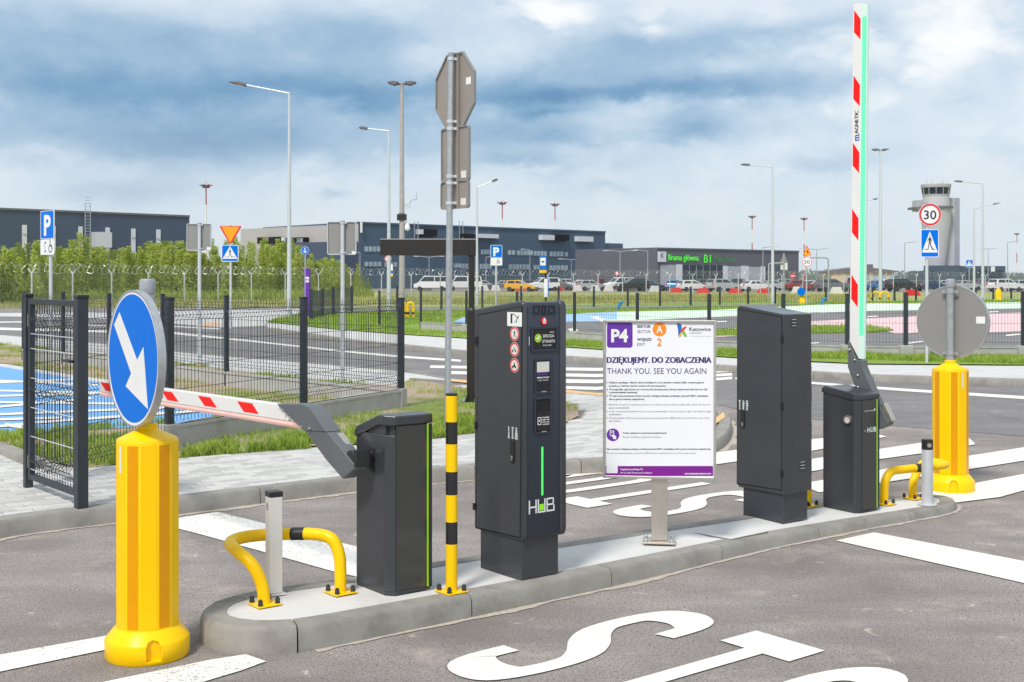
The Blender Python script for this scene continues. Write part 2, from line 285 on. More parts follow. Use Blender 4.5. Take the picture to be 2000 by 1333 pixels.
# ------------------------------------------------------------------ mesh helpers
def sharp(me, ang=38):
    me.polygons.foreach_set('use_smooth', [True]*len(me.polygons)); me.set_sharp_from_angle(angle=math.radians(ang))
class MB:
    def __init__(s): s.v = []; s.f = []; s.m = []
    def add(s, vs, fs, m=0):
        o = len(s.v); s.v += [tuple(x) for x in vs]; s.f += [tuple(i+o for i in f) for f in fs]; s.m += [m]*len(fs); return s
    def hexa(s, O, a, b, c, m=0):       # box from corner O along three edge vectors
        O, a, b, c = map(Vector, (O, a, b, c))
        vs = [O, O+a, O+a+b, O+b, O+c, O+a+c, O+a+b+c, O+b+c]
        fl = a.cross(b).dot(c) < 0
        fs = [(0, 3, 2, 1), (4, 5, 6, 7), (0, 1, 5, 4), (1, 2, 6, 5), (2, 3, 7, 6), (3, 0, 4, 7)]
        return s.add(vs, [f[::-1] for f in fs] if fl else fs, m)
    def box(s, x0, y0, z0, x1, y1, z1, m=0): return s.hexa((x0, y0, z0), (x1-x0, 0, 0), (0, y1-y0, 0), (0, 0, z1-z0), m)
    def plate(s, poly, O, ux, uy, thick, m=0):    # polygon in the plane (O, ux, uy), thickened by the vector thick
        O, ux, uy, t = Vector(O), Vector(ux), Vector(uy), Vector(thick)
        A = [O+ux*p[0]+uy*p[1] for p in poly]; n = len(A); B = [p+t for p in A]
        area = sum(poly[i][0]*poly[(i+1) % n][1]-poly[(i+1) % n][0]*poly[i][1] for i in range(n))
        fl = (area > 0) == (ux.cross(uy).dot(t) > 0)
        fs = [tuple(range(n))[::-1], tuple(range(n, 2*n))]+[(i, (i+1) % n, n+(i+1) % n, n+i) for i in range(n)]
        return s.add(A+B, fs if fl else [f[::-1] for f in fs], m)
    def prism(s, poly, z0, z1, m=0): return s.plate([(p[0], p[1]) for p in poly], (0, 0, z0), (1, 0, 0), (0, 1, 0), (0, 0, z1-z0), m)
    def tube(s, pts, r, n=8, m=0, cap=True):
        pts = [Vector(p) for p in pts]; k = len(pts); rr = r if isinstance(r, (list, tuple)) else [r]*k
        T = [(pts[min(i+1, k-1)]-pts[max(i-1, 0)]).normalized() for i in range(k)]
        a = T[0].orthogonal().normalized(); vs = []
        for i in range(k):
            a = (a-T[i]*a.dot(T[i])).normalized(); b = T[i].cross(a)
            vs += [pts[i]+(a*math.cos(2*math.pi*j/n)+b*math.sin(2*math.pi*j/n))*rr[i] for j in range(n)]
        fs = [(i*n+j, i*n+(j+1) % n, (i+1)*n+(j+1) % n, (i+1)*n+j) for i in range(k-1) for j in range(n)]
        if cap: fs += [tuple(range(n))[::-1], tuple(range((k-1)*n, k*n))]
        return s.add(vs, fs, m)
    def lathe(s, prof, n=24, c=(0, 0, 0), m=0, ph=0., cap=True):
        vs = [(c[0]+r*math.cos(2*math.pi*j/n+ph), c[1]+r*math.sin(2*math.pi*j/n+ph), c[2]+z) for r, z in prof for j in range(n)]
        k = len(prof); fs = [(i*n+j, i*n+(j+1) % n, (i+1)*n+(j+1) % n, (i+1)*n+j) for i in range(k-1) for j in range(n)]
        if cap: fs += [tuple(range(n))[::-1], tuple(range((k-1)*n, k*n))]
        return s.add(vs, fs, m)
    def disc(s, O, ux, uy, r, thick, n=40, m=0, ry=None):
        return s.plate([(r*math.cos(2*math.pi*i/n), (ry or r)*math.sin(2*math.pi*i/n)) for i in range(n)], O, ux, uy, thick, m)
    def ring(s, O, ux, uy, r0, r1, thick, n=40, m=0):
        O, ux, uy, t = Vector(O), Vector(ux), Vector(uy), Vector(thick); vs = []
        for r, k in ((r0, 0), (r1, 0), (r1, 1), (r0, 1)):
            vs += [O+(ux*math.cos(2*math.pi*i/n)+uy*math.sin(2*math.pi*i/n))*r+t*k for i in range(n)]
        fs = [(a*n+i, a*n+(i+1) % n, ((a+1) % 4)*n+(i+1) % n, ((a+1) % 4)*n+i) for a in range(4) for i in range(n)]
        return s.add(vs, fs, m)
    def build(s, name, mats, parent=None, bev=0., kind=None, smooth=True, label=None):
        me = D.meshes.new(name); me.from_pydata(s.v, [], s.f)
        for m in (mats if isinstance(mats, (list, tuple)) else [mats]): me.materials.append(M[m] if isinstance(m, str) else m)
        if any(s.m): me.polygons.foreach_set('material_index', s.m)
        me.update()
        if smooth: sharp(me)
        o = D.objects.new(name, me); C.objects.link(o)
        if parent: o.parent = parent
        if bev:
            b = o.modifiers.new('soft_edges', 'BEVEL'); b.width = bev; b.segments = 2; b.limit_method = 'ANGLE'; b.angle_limit = math.radians(40); b.harden_normals = True
        if kind: o['kind'] = kind
        if label: o['label'] = label
        return o
def thing(name, label, cat, loc=(0, 0, 0), rz=0., group=None):
    o = D.objects.new(name, None); C.objects.link(o); o.location = loc; o.rotation_euler = (0, 0, rz); o.empty_display_size = .1
    o['label'] = label; o['category'] = cat
    if group: o['group'] = group
    return o
def struct(o): o['kind'] = 'structure'; return o
def inst(src, parent, name=None, loc=None, rz=None):
    o = src.copy(); C.objects.link(o); o.parent = parent
    if name: o.name = name
    if loc is not None: o.location = loc
    if rz is not None: o.rotation_euler = (0, 0, rz)
    return o
def copy_thing(root, label, loc, rz=0.):
    r = root.copy(); C.objects.link(r); r.location = loc; r.rotation_euler = (0, 0, rz); r['label'] = label
    for ch in root.children:
        c = inst(ch, r)
        for g in ch.children: inst(g, c)
    return r
_tx = {}
def text_mesh(s, bold=0.):
    k = (s, bold)
    if k not in _tx:
        cu = D.curves.new('text', 'FONT'); cu.body = s; cu.resolution_u = 3 if len(s) < 30 else 1; cu.offset = bold; cu.fill_mode = 'FRONT'
        o = D.objects.new('text', cu); C.objects.link(o)
        me = D.meshes.new_from_object(o.evaluated_get(bpy.context.evaluated_depsgraph_get()))
        vs = [tuple(v.co) for v in me.vertices]; fs = [tuple(p.vertices) for p in me.polygons]
        D.objects.remove(o); D.curves.remove(cu); D.meshes.remove(me)
        _tx[k] = (vs, fs, min(v[0] for v in vs), max(v[0] for v in vs))
    return _tx[k]
def text(mb, s, O, ux, uy, x0, x1, base, cap, m=0, bold=0., lift=(0, 0, 0)):   # lettering with its capitals cap tall, fitted between x0 and x1
    if 0 < bold <= .02 and len(s) > 3:   # heavier strokes from two slightly shifted prints
        w_ = cap*bold*4.5; n0_ = Vector(ux).cross(Vector(uy)).normalized()*.0003; text(mb, s, O, ux, uy, x0+w_, x1+w_, base, cap, m, 0, Vector(lift)-n0_); text(mb, s, O, ux, uy, x0-w_, x1-w_, base, cap, m, 0, lift); n_ = Vector(ux).cross(Vector(uy)).normalized()*.0003; lift = Vector(lift)+n_; bold = 0
    vs, fs, a, b = text_mesh(s, bold); kx = (x1-x0)/(b-a); ky = cap/.72
    O, ux, uy = Vector(O)+Vector(lift), Vector(ux), Vector(uy)
    return mb.add([O+ux*(x0+(v[0]-a)*kx)+uy*(base+v[1]*ky) for v in vs], fs, m)
def crom(pts, n=6):
    pts = [Vector(p) for p in pts]; out = []
    for i in range(len(pts)-1):
        p0, p1, p2, p3 = pts[max(i-1, 0)], pts[i], pts[i+1], pts[min(i+2, len(pts)-1)]
        for k in range(n):
            t = k/n; out.append(.5*((2*p1)+(p2-p0)*t+(2*p0-5*p1+4*p2-p3)*t*t+(3*p1-p0-3*p2+p3)*t**3))
    out.append(pts[-1]); return out
def inpoly(x, y, poly):
    c = False; j = len(poly)-1
    for i in range(len(poly)):
        a, b = poly[i], poly[j]
        if (a[1] > y) != (b[1] > y) and x < (b[0]-a[0])*(y-a[1])/(b[1]-a[1])+a[0]: c = not c
        j = i
    return c
def rrect(x0, y0, x1, y1, r, n=4):
    out = []
    for cx, cy, a in ((x1-r, y0+r, -90), (x1-r, y1-r, 0), (x0+r, y1-r, 90), (x0+r, y0+r, 180)):
        out += [(cx+r*math.cos(math.radians(a+90*i/n)), cy+r*math.sin(math.radians(a+90*i/n))) for i in range(n+1)]
    return out
def sheet(name, polyworld, z, mt, parent=None, kind='structure'):
    mb = MB(); mb.add([(p[0], p[1], z) for p in polyworld], [tuple(range(len(polyworld)))])
    a = sum(polyworld[i][0]*polyworld[(i+1) % len(polyworld)][1]-polyworld[(i+1) % len(polyworld)][0]*polyworld[i][1] for i in range(len(polyworld)))
    if a < 0: mb.f[0] = mb.f[0][::-1]
    return mb.build(name, mt, parent, kind=kind, smooth=False)
def pxs(z, *pts): return [G(x, y, z) for x, y in pts]
def offset_path(path, w):               # shifts an open or closed plan path to its left
    out = []; n = len(path)
    closed = (Vector(path[0][:2])-Vector(path[-1][:2])).length < 1e-6
    for i in range(n):
        a = Vector(path[i-1][:2]) if i else (Vector(path[-2][:2]) if closed else None); b = Vector(path[i][:2]); c = Vector(path[i+1][:2]) if i < n-1 else (Vector(path[1][:2]) if closed else None)
        d = ((b-a).normalized() if a is not None else Vector((0, 0)))+((c-b).normalized() if c is not None else Vector((0, 0))); d.normalize()
        out.append(Vector((b.x-d.y*w, b.y+d.x*w, path[i][2])))
    return out
def resample(path, step):
    out = [Vector(path[0])]; acc = 0.
    for a, b in zip(path, path[1:]):
        a, b = Vector(a), Vector(b); L = (b-a).length; t = step-acc
        while t < L: out.append(a+(b-a)*t/L); t += step
        acc = (acc+L) % step if L else acc
    out.append(Vector(path[-1])); return out
def kerb(path, w, parent, zg=0., length=1.0, bev=.022, step=.12, mt='kerb'):    # a row of kerb stones, each its own object; the path runs with the pavement on its left
    pts = resample(path, step); per = max(1, round(length/step)); inn = offset_path(pts, w); b1 = offset_path(pts, bev); b2 = offset_path(pts, .005)
    i = 0
    while i < len(pts)-1:
        j = min(i+per, len(pts)-1)
        if len(pts)-1-j < per*.4: j = len(pts)-1
        mb = MB(); rows = []
        for k in range(i, j+1):
            def sh(p, z):
                q = Vector((p.x, p.y, z))
                if k == i or k == j:
                    o = pts[k+1] if k == i else pts[k-1]; d = Vector((o.x-pts[k].x, o.y-pts[k].y, 0)).normalized(); q += d*.004
                return q
            t = pts[k].z; rows.append([sh(pts[k], zg-.02), sh(b2[k], t-bev), sh(b1[k], t-.002), sh(inn[k], t), sh(inn[k], zg-.02)])
        for r in rows: mb.v += [tuple(p) for p in r]
        n = len(rows)
        for k in range(n-1):
            for q in range(4): mb.f.append((k*5+q+1, k*5+q, k*5+5+q, k*5+6+q)); mb.m.append(0)
        mb.f += [(0, 1, 2, 3, 4), tuple(range(n*5-1, n*5-6, -1))]; mb.m += [0, 0]
        mb.f = [f[::-1] for f in mb.f]
        mb.build('kerb_stone', mt, parent); i = j
    return inn
def blades(name, polyw, z, n, h, w, mt='blade', th=-.12, sc_=1.3, parent=None):  # grass tufts, thinning out to bare soil
    xs = [p[0] for p in polyw]; ys = [p[1] for p in polyw]; V = []; Fc = []; k = 0; tries = 0
    while k < n and tries < n*12:
        tries += 1; x = random.uniform(min(xs), max(xs)); y = random.uniform(min(ys), max(ys))
        if not inpoly(x, y, polyw): continue
        q = noise.noise(Vector((x*sc_, y*sc_, 3.7)))+.6*noise.noise(Vector((x*sc_*4, y*sc_*4, 1.)))
        if q < th+random.uniform(-.15, .15): continue
        hh = h*random.uniform(.4, 1.15)*(1+.8*max(0, q)); a = random.uniform(0, 6.28); l = random.uniform(.1, .7)*hh; ww = w*random.uniform(.6, 1.3)
        dx, dy = math.cos(a), math.sin(a); o = len(V)
        V += [(x-dy*ww, y+dx*ww, z-.005), (x+dy*ww, y-dx*ww, z-.005), (x+dx*l*.35+dy*ww*.6, y+dy*l*.35-dx*ww*.6, z+hh*.6), (x+dx*l, y+dy*l, z+hh)]
        Fc += [(o, o+1, o+2), (o, o+2, o+3)]; k += 1
    me = D.meshes.new(name); me.from_pydata(V, [], Fc); me.materials.append(M[mt]); o = D.objects.new(name, me); C.objects.link(o); o['kind'] = 'stuff'
    if parent: o.parent = parent
    return o
# ------------------------------------------------------------------ ground, roads, pavements
sheet('ground', [(-3000, -60), (3000, -60), (3000, 4500), (-3000, 4500)], -.06, 'meadow')
sheet('road', [(-90, -12), (70, -12), (70, 73), (-90, 73)], 0, 'asphalt')
sheet('meadow', [(-160, 72), (140, 72), (160, 150), (-160, 150)], .03, 'meadow')
sheet('far_car_park', [(-60, 150), (190, 150), (300, 420), (-60, 420)], .045, 'asphalt_far')
# through road between the two pavements (darker, smoother asphalt)
sheet('through_road', pxs(0, (-160, 642), (0, 655), (200, 672), (400, 692), (600, 708), (790, 724), (880, 740), (1000, 754), (1105, 762), (1250, 774), (1402, 792), (1500, 812), (2200, 870), (2200, 745), (2000, 742), (1694, 734), (1430, 717), (1180, 703), (1106, 697), (900, 686), (783, 674), (670, 663), (522, 641), (400, 628), (150, 612), (-160, 606)), .004, 'asphalt_road')
# --- pavement on the far side of the exit lane
B_front = pxs(.12, (-260, 1078), (0, 1017), (230, 988), (400, 967), (693, 932), (846, 917), (980, 907), (1104, 901), (1190, 897), (1300, 884), (1380, 868), (1418, 848), (1430, 825), (1424, 806), (1402, 790))
B_back = pxs(.12, (1250, 772), (1105, 760), (1000, 752), (880, 738), (790, 723), (600, 707), (400, 691), (200, 670), (0, 653), (-260, 632))
def dens(path, n=5): return [path[i]+(path[i+1]-path[i])*k/n for i in range(len(path)-1) for k in range(n)]+[path[-1]]
Bf = crom(B_front, 5)
pav = struct(MB().prism([(p.x, p.y) for p in offset_path(Bf+B_back, .06)], -.03, .105).build('pavement', 'pave_far', smooth=False))
inner = kerb(Bf, .14, pav)
kerb([Vector(p) for p in dens([B_front[-1]]+B_back, 3)], .10, pav, bev=.015)
# patches of the pavement block
V1 = pxs(.12, (330, 897), (349, 894), (500, 881), (624, 871), (693, 868), (844, 857), (925, 846), (1000, 839), (1100, 828), (1130, 813), (1128, 796), (1105, 786), (1000, 772), (900, 757), (840, 747), (797, 742), (780, 756), (600, 740), (442, 722), (330, 706), (210, 693), (120, 684), (-80, 664), (-80, 700), (0, 709), (184, 738), (330, 764), (430, 790), (430, 812), (330, 828))
V0 = pxs(.12, (-120, 838), (0, 851), (46, 844), (230, 833), (340, 826), (345, 893), (230, 907), (171, 915), (60, 896), (0, 870), (-120, 842))
BL = pxs(.12, (-160, 700), (0, 716), (46, 724), (184, 745), (330, 772), (430, 797), (430, 812), (330, 832), (230, 838), (46, 846), (0, 852), (-160, 866))
sheet('verge', V1, .124, 'verge', kind='structure'); sheet('verge', V0, .124, 'verge')
sheet('blue_parking_bay', BL, .129, 'paint_blue')
kerb([Vector(p) for p in dens(pxs(.165, (-160, 697), (0, 712), (46, 720), (184, 741), (330, 768)), 4)], .12, pav, zg=.1, mt='concrete')
kerb([Vector(p) for p in dens(pxs(.19, (-160, 845), (-60, 858), (0, 873), (60, 899)), 4)], .12, pav, zg=.1, mt='kerb')
lines = MB()
def ln(z, a, b, hw=3.0, hw2=None):
    hw2 = hw2 or hw; p = [G(a[0], a[1]-hw, z), G(b[0], b[1]-hw2, z), G(b[0], b[1]+hw2, z), G(a[0], a[1]+hw, z)]; lines.add(p, [(3, 2, 1, 0)])
for a, b, h_ in (((-60, 741), (190, 752), 1.6), ((-60, 750), (150, 741), 1.6), ((-60, 762), (230, 768), 1.7), ((-60, 775), (300, 766), 1.8), ((-60, 785), (330, 790), 1.9), ((-60, 800), (180, 778), 2.),
               ((-60, 812), (330, 796), 2.1), ((-60, 821), (120, 816), 2.2), ((60, 826), (420, 800), 2.3), ((-60, 838), (50, 828), 2.4), ((10, 829), (60, 838), 3.)):
    ln(.134+.0006*len(lines.f), a, b, h_)
struct(lines.build('bay_marking', 'paint', smooth=False))
# --- block pavers, running bond along the kerb (sand bed below)
def in_pave(x, y): return inpoly(x, y, PB) and not inpoly(x, y, V1) and not inpoly(x, y, V0) and not inpoly(x, y, BL)
PB = [(p.x, p.y) for p in offset_path(inner, .003)]+[(p.x, p.y) for p in pxs(.12, (1380, 794), (1250, 777), (1105, 764), (1000, 756), (880, 742), (800, 737), (800, 745))]+[(p.x, p.y) for p in pxs(.12, (328, 870), (200, 905), (60, 893), (0, 866), (-260, 820))]
pv = []; lx, ly, gp = .2, .1, .008
t0, t1 = 6.5, 14.5
s_cells = []
ti = 0; t = t0
while t < t1:
    s = 1.5+(lx/2 if ti % 2 else 0)
    while s < 13.5:
        c = U*s+NN*t
        if c.y > 7 and in_pave(c.x, c.y) and in_pave(*(U*(s-.07)+NN*t)[:2]) and in_pave(*(U*(s+.07)+NN*t)[:2]): pv.append((c.y+abs(c.x)*.2, s, t))
        s += lx
    t += ly; ti += 1
pv.sort()
def paver_bm(mb, O, jit):
    a, b = U*(lx-gp), NN*(ly-gp); O = O-a/2-b/2; e = .006; u_, n_ = U*e, NN*e
    top = .12+jit; zb = Z*.1; zt = Z*(top-.004); zz = Z*top
    vs = [O+zb, O+a+zb, O+a+b+zb, O+b+zb, O+zt, O+a+zt, O+a+b+zt, O+b+zt, O+u_+n_+zz, O+a-u_+n_+zz, O+a+b-u_-n_+zz, O+b+u_-n_+zz]
    fs = [(0, 1, 5, 4), (1, 2, 6, 5), (2, 3, 7, 6), (3, 0, 4, 7), (4, 5, 9, 8), (5, 6, 10, 9), (6, 7, 11, 10), (7, 4, 8, 11), (8, 9, 10, 11)]
    mb.add(vs, fs)
protos = []
for i in range(3):
    mb = MB(); paver_bm(mb, Vector((0, 0, 0)), 0); me = D.meshes.new('paver'); me.from_pydata(mb.v, [], mb.f); me.materials.append(M['paver%d' % i]); protos.append(me)
for k, (q, s, t) in enumerate(pv[:300]):
    o = D.objects.new('paver', random.choice(protos)); C.objects.link(o); o.parent = pav; c = U*s+NN*t; o.location = (c.x, c.y, random.uniform(-.0025, .0025)); o.rotation_euler = (random.uniform(-.006, .006), random.uniform(-.006, .006), random.uniform(-.01, .01))
rest = [MB(), MB(), MB()]
for q, s, t in pv[300:]: paver_bm(random.choice(rest), U*(s+random.uniform(-.003, .003))+NN*t, random.uniform(-.003, .003))
sheet('paver_bed', PB, .1085, 'mortar', pav)
allr = MB()
for i, r in enumerate(rest): allr.add(r.v, r.f, i)
allr.build('paver', ['paver0', 'paver1', 'paver2'], pav, kind='stuff', smooth=False)
mb = MB(); ang = [math.radians(a) for a in range(0, 100, 10)]
for a in (pxs(.126, (1290, 868), (1345, 850), (1392, 832), (1417, 815), (1413, 805), (1400, 815), (1375, 833), (1330, 850), (1285, 862)), pxs(.126, (880, 740), (1105, 762), (1180, 769), (1180, 773), (1105, 767), (880, 745))):
    mb.add(a, [tuple(range(len(a)))[::-1]])
struct(mb.build('tactile_strip', 'tactile', smooth=False))
blades('grass', V1, .124, 15000, .05, .0045, th=.12)
blades('grass', V0, .124, 5500, .075, .005, th=-.15, sc_=1.9)
blades('grass', pxs(.12, (345, 896), (500, 884), (690, 871), (690, 850), (520, 858), (400, 880)), .124, 2600, .075, .0045, th=.12, sc_=2.6)
blades('grass', pxs(.12, (640, 872), (845, 858), (930, 846), (925, 815), (760, 838), (690, 845)), .124, 3600, .08, .0045, th=.0, sc_=2.2)
# --- block across the through road: pavement, lawns, coloured lots
C_front = pxs(.12, (522, 640), (670, 662), (783, 673), (900, 685), (1106, 696), (1180, 701), (1430, 715), (1581, 726), (1694, 732), (2000, 741), (2300, 748))
Cb = pxs(.12, (2300, 580), (1500, 588), (1000, 597), (640, 600), (570, 611), (515, 627))
cl = struct(MB().prism([(p.x, p.y) for p in offset_path(C_front, .06)+Cb], -.03, .10).build('far_pavement', 'pave_far', smooth=False))
kerb([Vector(p) for p in dens(C_front, 6)], .15, cl, step=.35, length=1.05)
sheet('junction_paving', pxs(.006, (-160, 613), (250, 610), (520, 605), (640, 603), (570, 612), (515, 629), (520, 637), (430, 640), (330, 632), (150, 620), (-160, 617)), .008, 'pave_far')
sheet('tactile_paving', pxs(.012, (395, 632), (425, 630), (432, 637), (400, 638)), .013, 'tactile')
L1 = pxs(.12, (520, 629), (655, 643), (783, 653), (900, 660), (1106, 678), (1180, 683), (1430, 698), (1581, 706), (1694, 711), (2000, 713), (2300, 716), (2300, 581), (1500, 589), (1000, 598), (648, 601), (590, 612), (530, 626))
sheet('lawn', L1, .124, 'lawn')
blades('grass', pxs(.12, (520, 629), (655, 643), (783, 653), (900, 660), (925, 652), (822, 646), (741, 640), (880, 630), (880, 612), (640, 612), (590, 613)), .124, 15000, .09, .012, th=-.5)
blades('grass', pxs(.12, (700, 612), (900, 608.5), (1100, 607), (1300, 604), (1560, 598), (1600, 592), (2300, 582), (2300, 588.5), (1600, 595), (1400, 605), (1215, 609), (1060, 616), (905, 620), (860, 628), (700, 630)), .124, 22000, .12, .014, th=-.5)
blades('grass', pxs(.12, (1100, 676), (1430, 697), (2000, 712), (2300, 714), (2300, 700), (1990, 698), (1500, 690), (1100, 668)), .124, 22000, .10, .008, th=-.7)
sheet('far_lane', pxs(.12, (640, 605), (900, 602), (1100, 601), (1300, 598), (1560, 594), (1560, 596), (1300, 602), (1100, 605.5), (900, 607), (640, 611)), .150, 'asphalt_far')
sheet('car_park_lane', pxs(.12, (880, 641), (905, 632), (1100, 628), (1400, 616), (1600, 607), (2300, 596), (2300, 698), (2000, 694), (1655, 692), (1400, 680), (1120, 660), (960, 648)), .150, 'asphalt_road')
sheet('blue_lane', pxs(.12, (884, 632), (905, 622), (1060, 619), (1150, 613), (1215, 611), (1215, 629), (1110, 631), (960, 634)), .155, 'paint_blue_pale')
sheet('green_lane', pxs(.12, (1205, 611), (1400, 607), (1600, 597), (1700, 594), (2300, 590), (2300, 602), (2000, 604), (1700, 609), (1560, 614), (1400, 621), (1205, 629)), .156, 'paint_green')
sheet('pink_lane', pxs(.12, (1340, 650), (1500, 638), (1583, 630), (1700, 624), (1850, 617), (2300, 603), (2300, 646), (1990, 650), (1880, 654), (1804, 652), (1750, 655), (1700, 640), (1580, 646), (1400, 662)), .157, 'paint_pink')
L2 = pxs(.12, (1190, 655), (1400, 651), (1583, 644), (1700, 644), (1745, 649), (1700, 653), (1583, 655), (1400, 659), (1190, 664))
struct(MB().prism([(p.x, p.y) for p in L2], .10, .21).build('lawn_strip', 'lawn', smooth=False)); blades('grass', L2, .21, 5000, .09, .012, th=-.6)
lm = MB()
def lq(z, *pts):
    a = pxs(z, *pts); lm.add(a, [tuple(range(len(a)))])
for q in (((1150, 619), (1166, 618), (1190, 628), (1176, 629)), ((1108, 643), (1122, 640), (1130, 646), (1116, 648)), ((1400, 628), (1420, 627), (1420, 629), (1400, 630)), ((1694, 618), (1714, 617), (1714, 619), (1694, 620)),
          ((1925, 609), (1950, 608), (1950, 610), (1925, 611)), ((1770, 669), (1806, 666), (1806, 669), (1770, 672)), ((1965, 654), (2000, 651), (2000, 654), (1965, 657)), ((1580, 670), (1600, 669), (1600, 671), (1580, 672))):
    lq(.163, *q)
struct(lm.build('lane_marking', 'paint', smooth=False))
# --- road markings
def road_poly(name, polys, z, mt):
    mb = MB()
    for p in polys: a = pxs(z, *p); mb.add(a, [tuple(range(len(a)))])
    return struct(mb.build(name, mt, smooth=False))
road_poly('stop_line', [((1633, 1056), (1707, 1040), (2000, 1096), (2240, 1143), (2240, 1188), (2000, 1139))], .006, 'paint')
road_poly('stop_line', [((322, 1016), (425, 1000), (560, 1033), (693, 1067), (760, 1084), (700, 1127), (661, 1119), (400, 1046), (322, 1026))], .006, 'paint_worn')
road_poly('lane_line', [((-220, 1330), (0, 1279), (207, 1242), (330, 1221), (360, 1235), (207, 1269), (0, 1312), (-160, 1352))], .006, 'paint_worn')
road_poly('lane_line', [((150, 1343), (410, 1289), (480, 1278), (520, 1292), (470, 1310), (330, 1352), (160, 1392))], .006, 'paint_worn')
zb = [((1385, 886), (1590, 858), (1700, 845), (1732, 853), (1590, 880), (1400, 907)), ((1470, 915), (1590, 896), (1827, 861), (1890, 853), (1905, 868), (1827, 882), (1718, 897), (1590, 920), (1490, 936)),
      ((1560, 946), (1718, 918), (1830, 900), (2000, 874), (2200, 846), (2200, 862), (2000, 900), (1860, 922), (1718, 944), (1600, 962)), ((1780, 966), (1908, 943), (2000, 926), (2200, 892), (2200, 920), (2000, 958), (1953, 971), (1850, 984))]
road_poly('crosswalk', zb, .009, 'paint')
road_poly('crosswalk', [((840, 714), (1165, 719), (1430, 716), (1430, 720), (1165, 725), (840, 719)), ((870, 725), (1165, 731), (1430, 723), (1430, 727), (1165, 737), (870, 731)),
                        ((930, 739), (1165, 742), (1430, 729), (1430, 734), (1165, 749), (930, 746)), ((1000, 752), (1165, 756), (1430, 736), (1430, 741), (1165, 762), (1000, 757))], .009, 'paint')
road_poly('lane_line', [((-160, 642), (0, 640), (170, 645), (339, 649), (490, 665), (670, 685), (783, 695), (900, 703), (900, 707), (783, 699), (670, 688), (490, 668), (339, 653), (170, 649), (0, 645), (-160, 647)),
                        ((1436, 738), (1581, 746), (1760, 759), (2000, 774), (2300, 791), (2300, 797), (2000, 780), (1760, 764), (1581, 750), (1436, 741)), ((1440, 722), (1581, 731), (1665, 734), (1640, 737), (1581, 735), (1440, 726)),
                        ((1970, 746), (2300, 752), (2300, 756), (1960, 749)), ((340, 637), (430, 642), (430, 644), (340, 639)), ((160, 634), (260, 637), (260, 639), (160, 636)), ((-60, 629), (60, 628), (60, 630), (-60, 631))], .009, 'paint')
# STOP, twice: each letter stretched along the lane
def stroke(path, w):
    L = [Vector((p[0], p[1], 0)) for p in path]; a = offset_path(L, w/2); b = offset_path(L, -w/2); return a, b
def letter(mb, ch, fn):
    w, h, t = .40, .62, .105
    def st(path):
        a, b = stroke(path, t); n = len(a)
        o = len(mb.v); mb.v += [tuple(fn(p.x, p.y)) for p in a]+[tuple(fn(p.x, p.y)) for p in b]
        for i in range(n-1): mb.f.append((o+i, o+n+i, o+n+i+1, o+i+1)); mb.m.append(0)
    if ch == 'S':
        pts = [(.045, .17), (.055, .085), (.13, .055), (.24, .052), (.32, .075), (.35, .15), (.335, .23), (.26, .285), (.14, .335), (.065, .39), (.05, .47), (.08, .54), (.17, .568), (.26, .566), (.335, .535), (.35, .45)]
        st([tuple(p)[:2] for p in crom([(x, y, 0) for x, y in pts], 5)])
    if ch in 'OP':
        ys = (.0525, .5675) if ch == 'O' else (.27, .5675); x0, x1 = .0525, .3475; r = .13; pts = []
        for cx, cy, a in ((x1-r, ys[0]+r, -90), (x1-r, ys[1]-r, 0), (x0+r, ys[1]-r, 90), (x0+r, ys[0]+r, 180)):
            pts += [(cx+r*math.cos(math.radians(a+15*i)), cy+r*math.sin(math.radians(a+15*i))) for i in range(7)]
        st(pts+[pts[0]])
    if ch == 'T':
        st([(0, .567), (.4, .567)]); st([(.2, 0), (.2, .514)])
    if ch == 'P': st([(.0525, 0), (.0525, .45)])
def stop_word(fn):
    for k, ch in enumerate('STOP'):
        mb = MB(); letter(mb, ch, lambda x, y: fn(x+k*.56, y*2.42)); o = mb.build('road_letter', 'paint', smooth=False); struct(o)
stop_word(lambda x, y: U*(3.04+y)+NN*(4.405-x)+Z*.0065)
stop_word(lambda x, y: U*(7.5-y)+NN*(6.12+x)+Z*.0065)
# --- traffic island
isl_px = [(447, 1163), (410, 1175), (391, 1190), (390, 1204), (412, 1217), (470, 1226), (540, 1226), (614, 1219), (771, 1191), (1026, 1144), (1283, 1093), (1490, 1051), (1673, 1020), (1780, 1003), (1840, 993), (1866, 986), (1871, 979), (1860, 971), (1830, 965), (1780, 963), (1720, 968), (1606, 981), (1439, 1007), (1267, 1032), (1150, 1050), (845, 1096), (691, 1124), (548, 1144), (495, 1152), (447, 1163)]
ip = crom([GI(*p) for p in isl_px], 4)
isl = struct(MB().prism([(p.x, p.y) for p in offset_path(ip, .05)], -.02, .03).build('traffic_island', 'mortar', smooth=False))
inn = kerb(ip, .125, isl)
mb = MB(); q = offset_path(inn, -.002)[:-1]; n = len(q)
mb.add([(p.x, p.y, p.z-.004) for p in q]+[(p.x, p.y, -.02) for p in q], [tuple(range(n))]+[(i, n+i, n+(i+1) % n, (i+1) % n) for i in range(n)])
mb.build('island_slab', 'slab', isl, smooth=False)
hp = [GI(1345, 1037), GI(1428, 1054), GI(1500, 1041), GI(1438, 1022)]          # service hatch cast into the slab
c0 = sum(hp, Vector())/4; hz_ = c0.z+.004
mb = MB(); mb.prism([(c0+(p-c0)*.985).to_tuple()[:2] for p in hp], hz_-.02, hz_, 0); mb.build('hatch_cover', 'slab', isl, bev=.003)
mb = MB(); mb.prism([p.to_tuple()[:2] for p in hp], hz_-.02, hz_-.002, 0); mb.build('hatch_joint', 'mortar', isl, smooth=False)
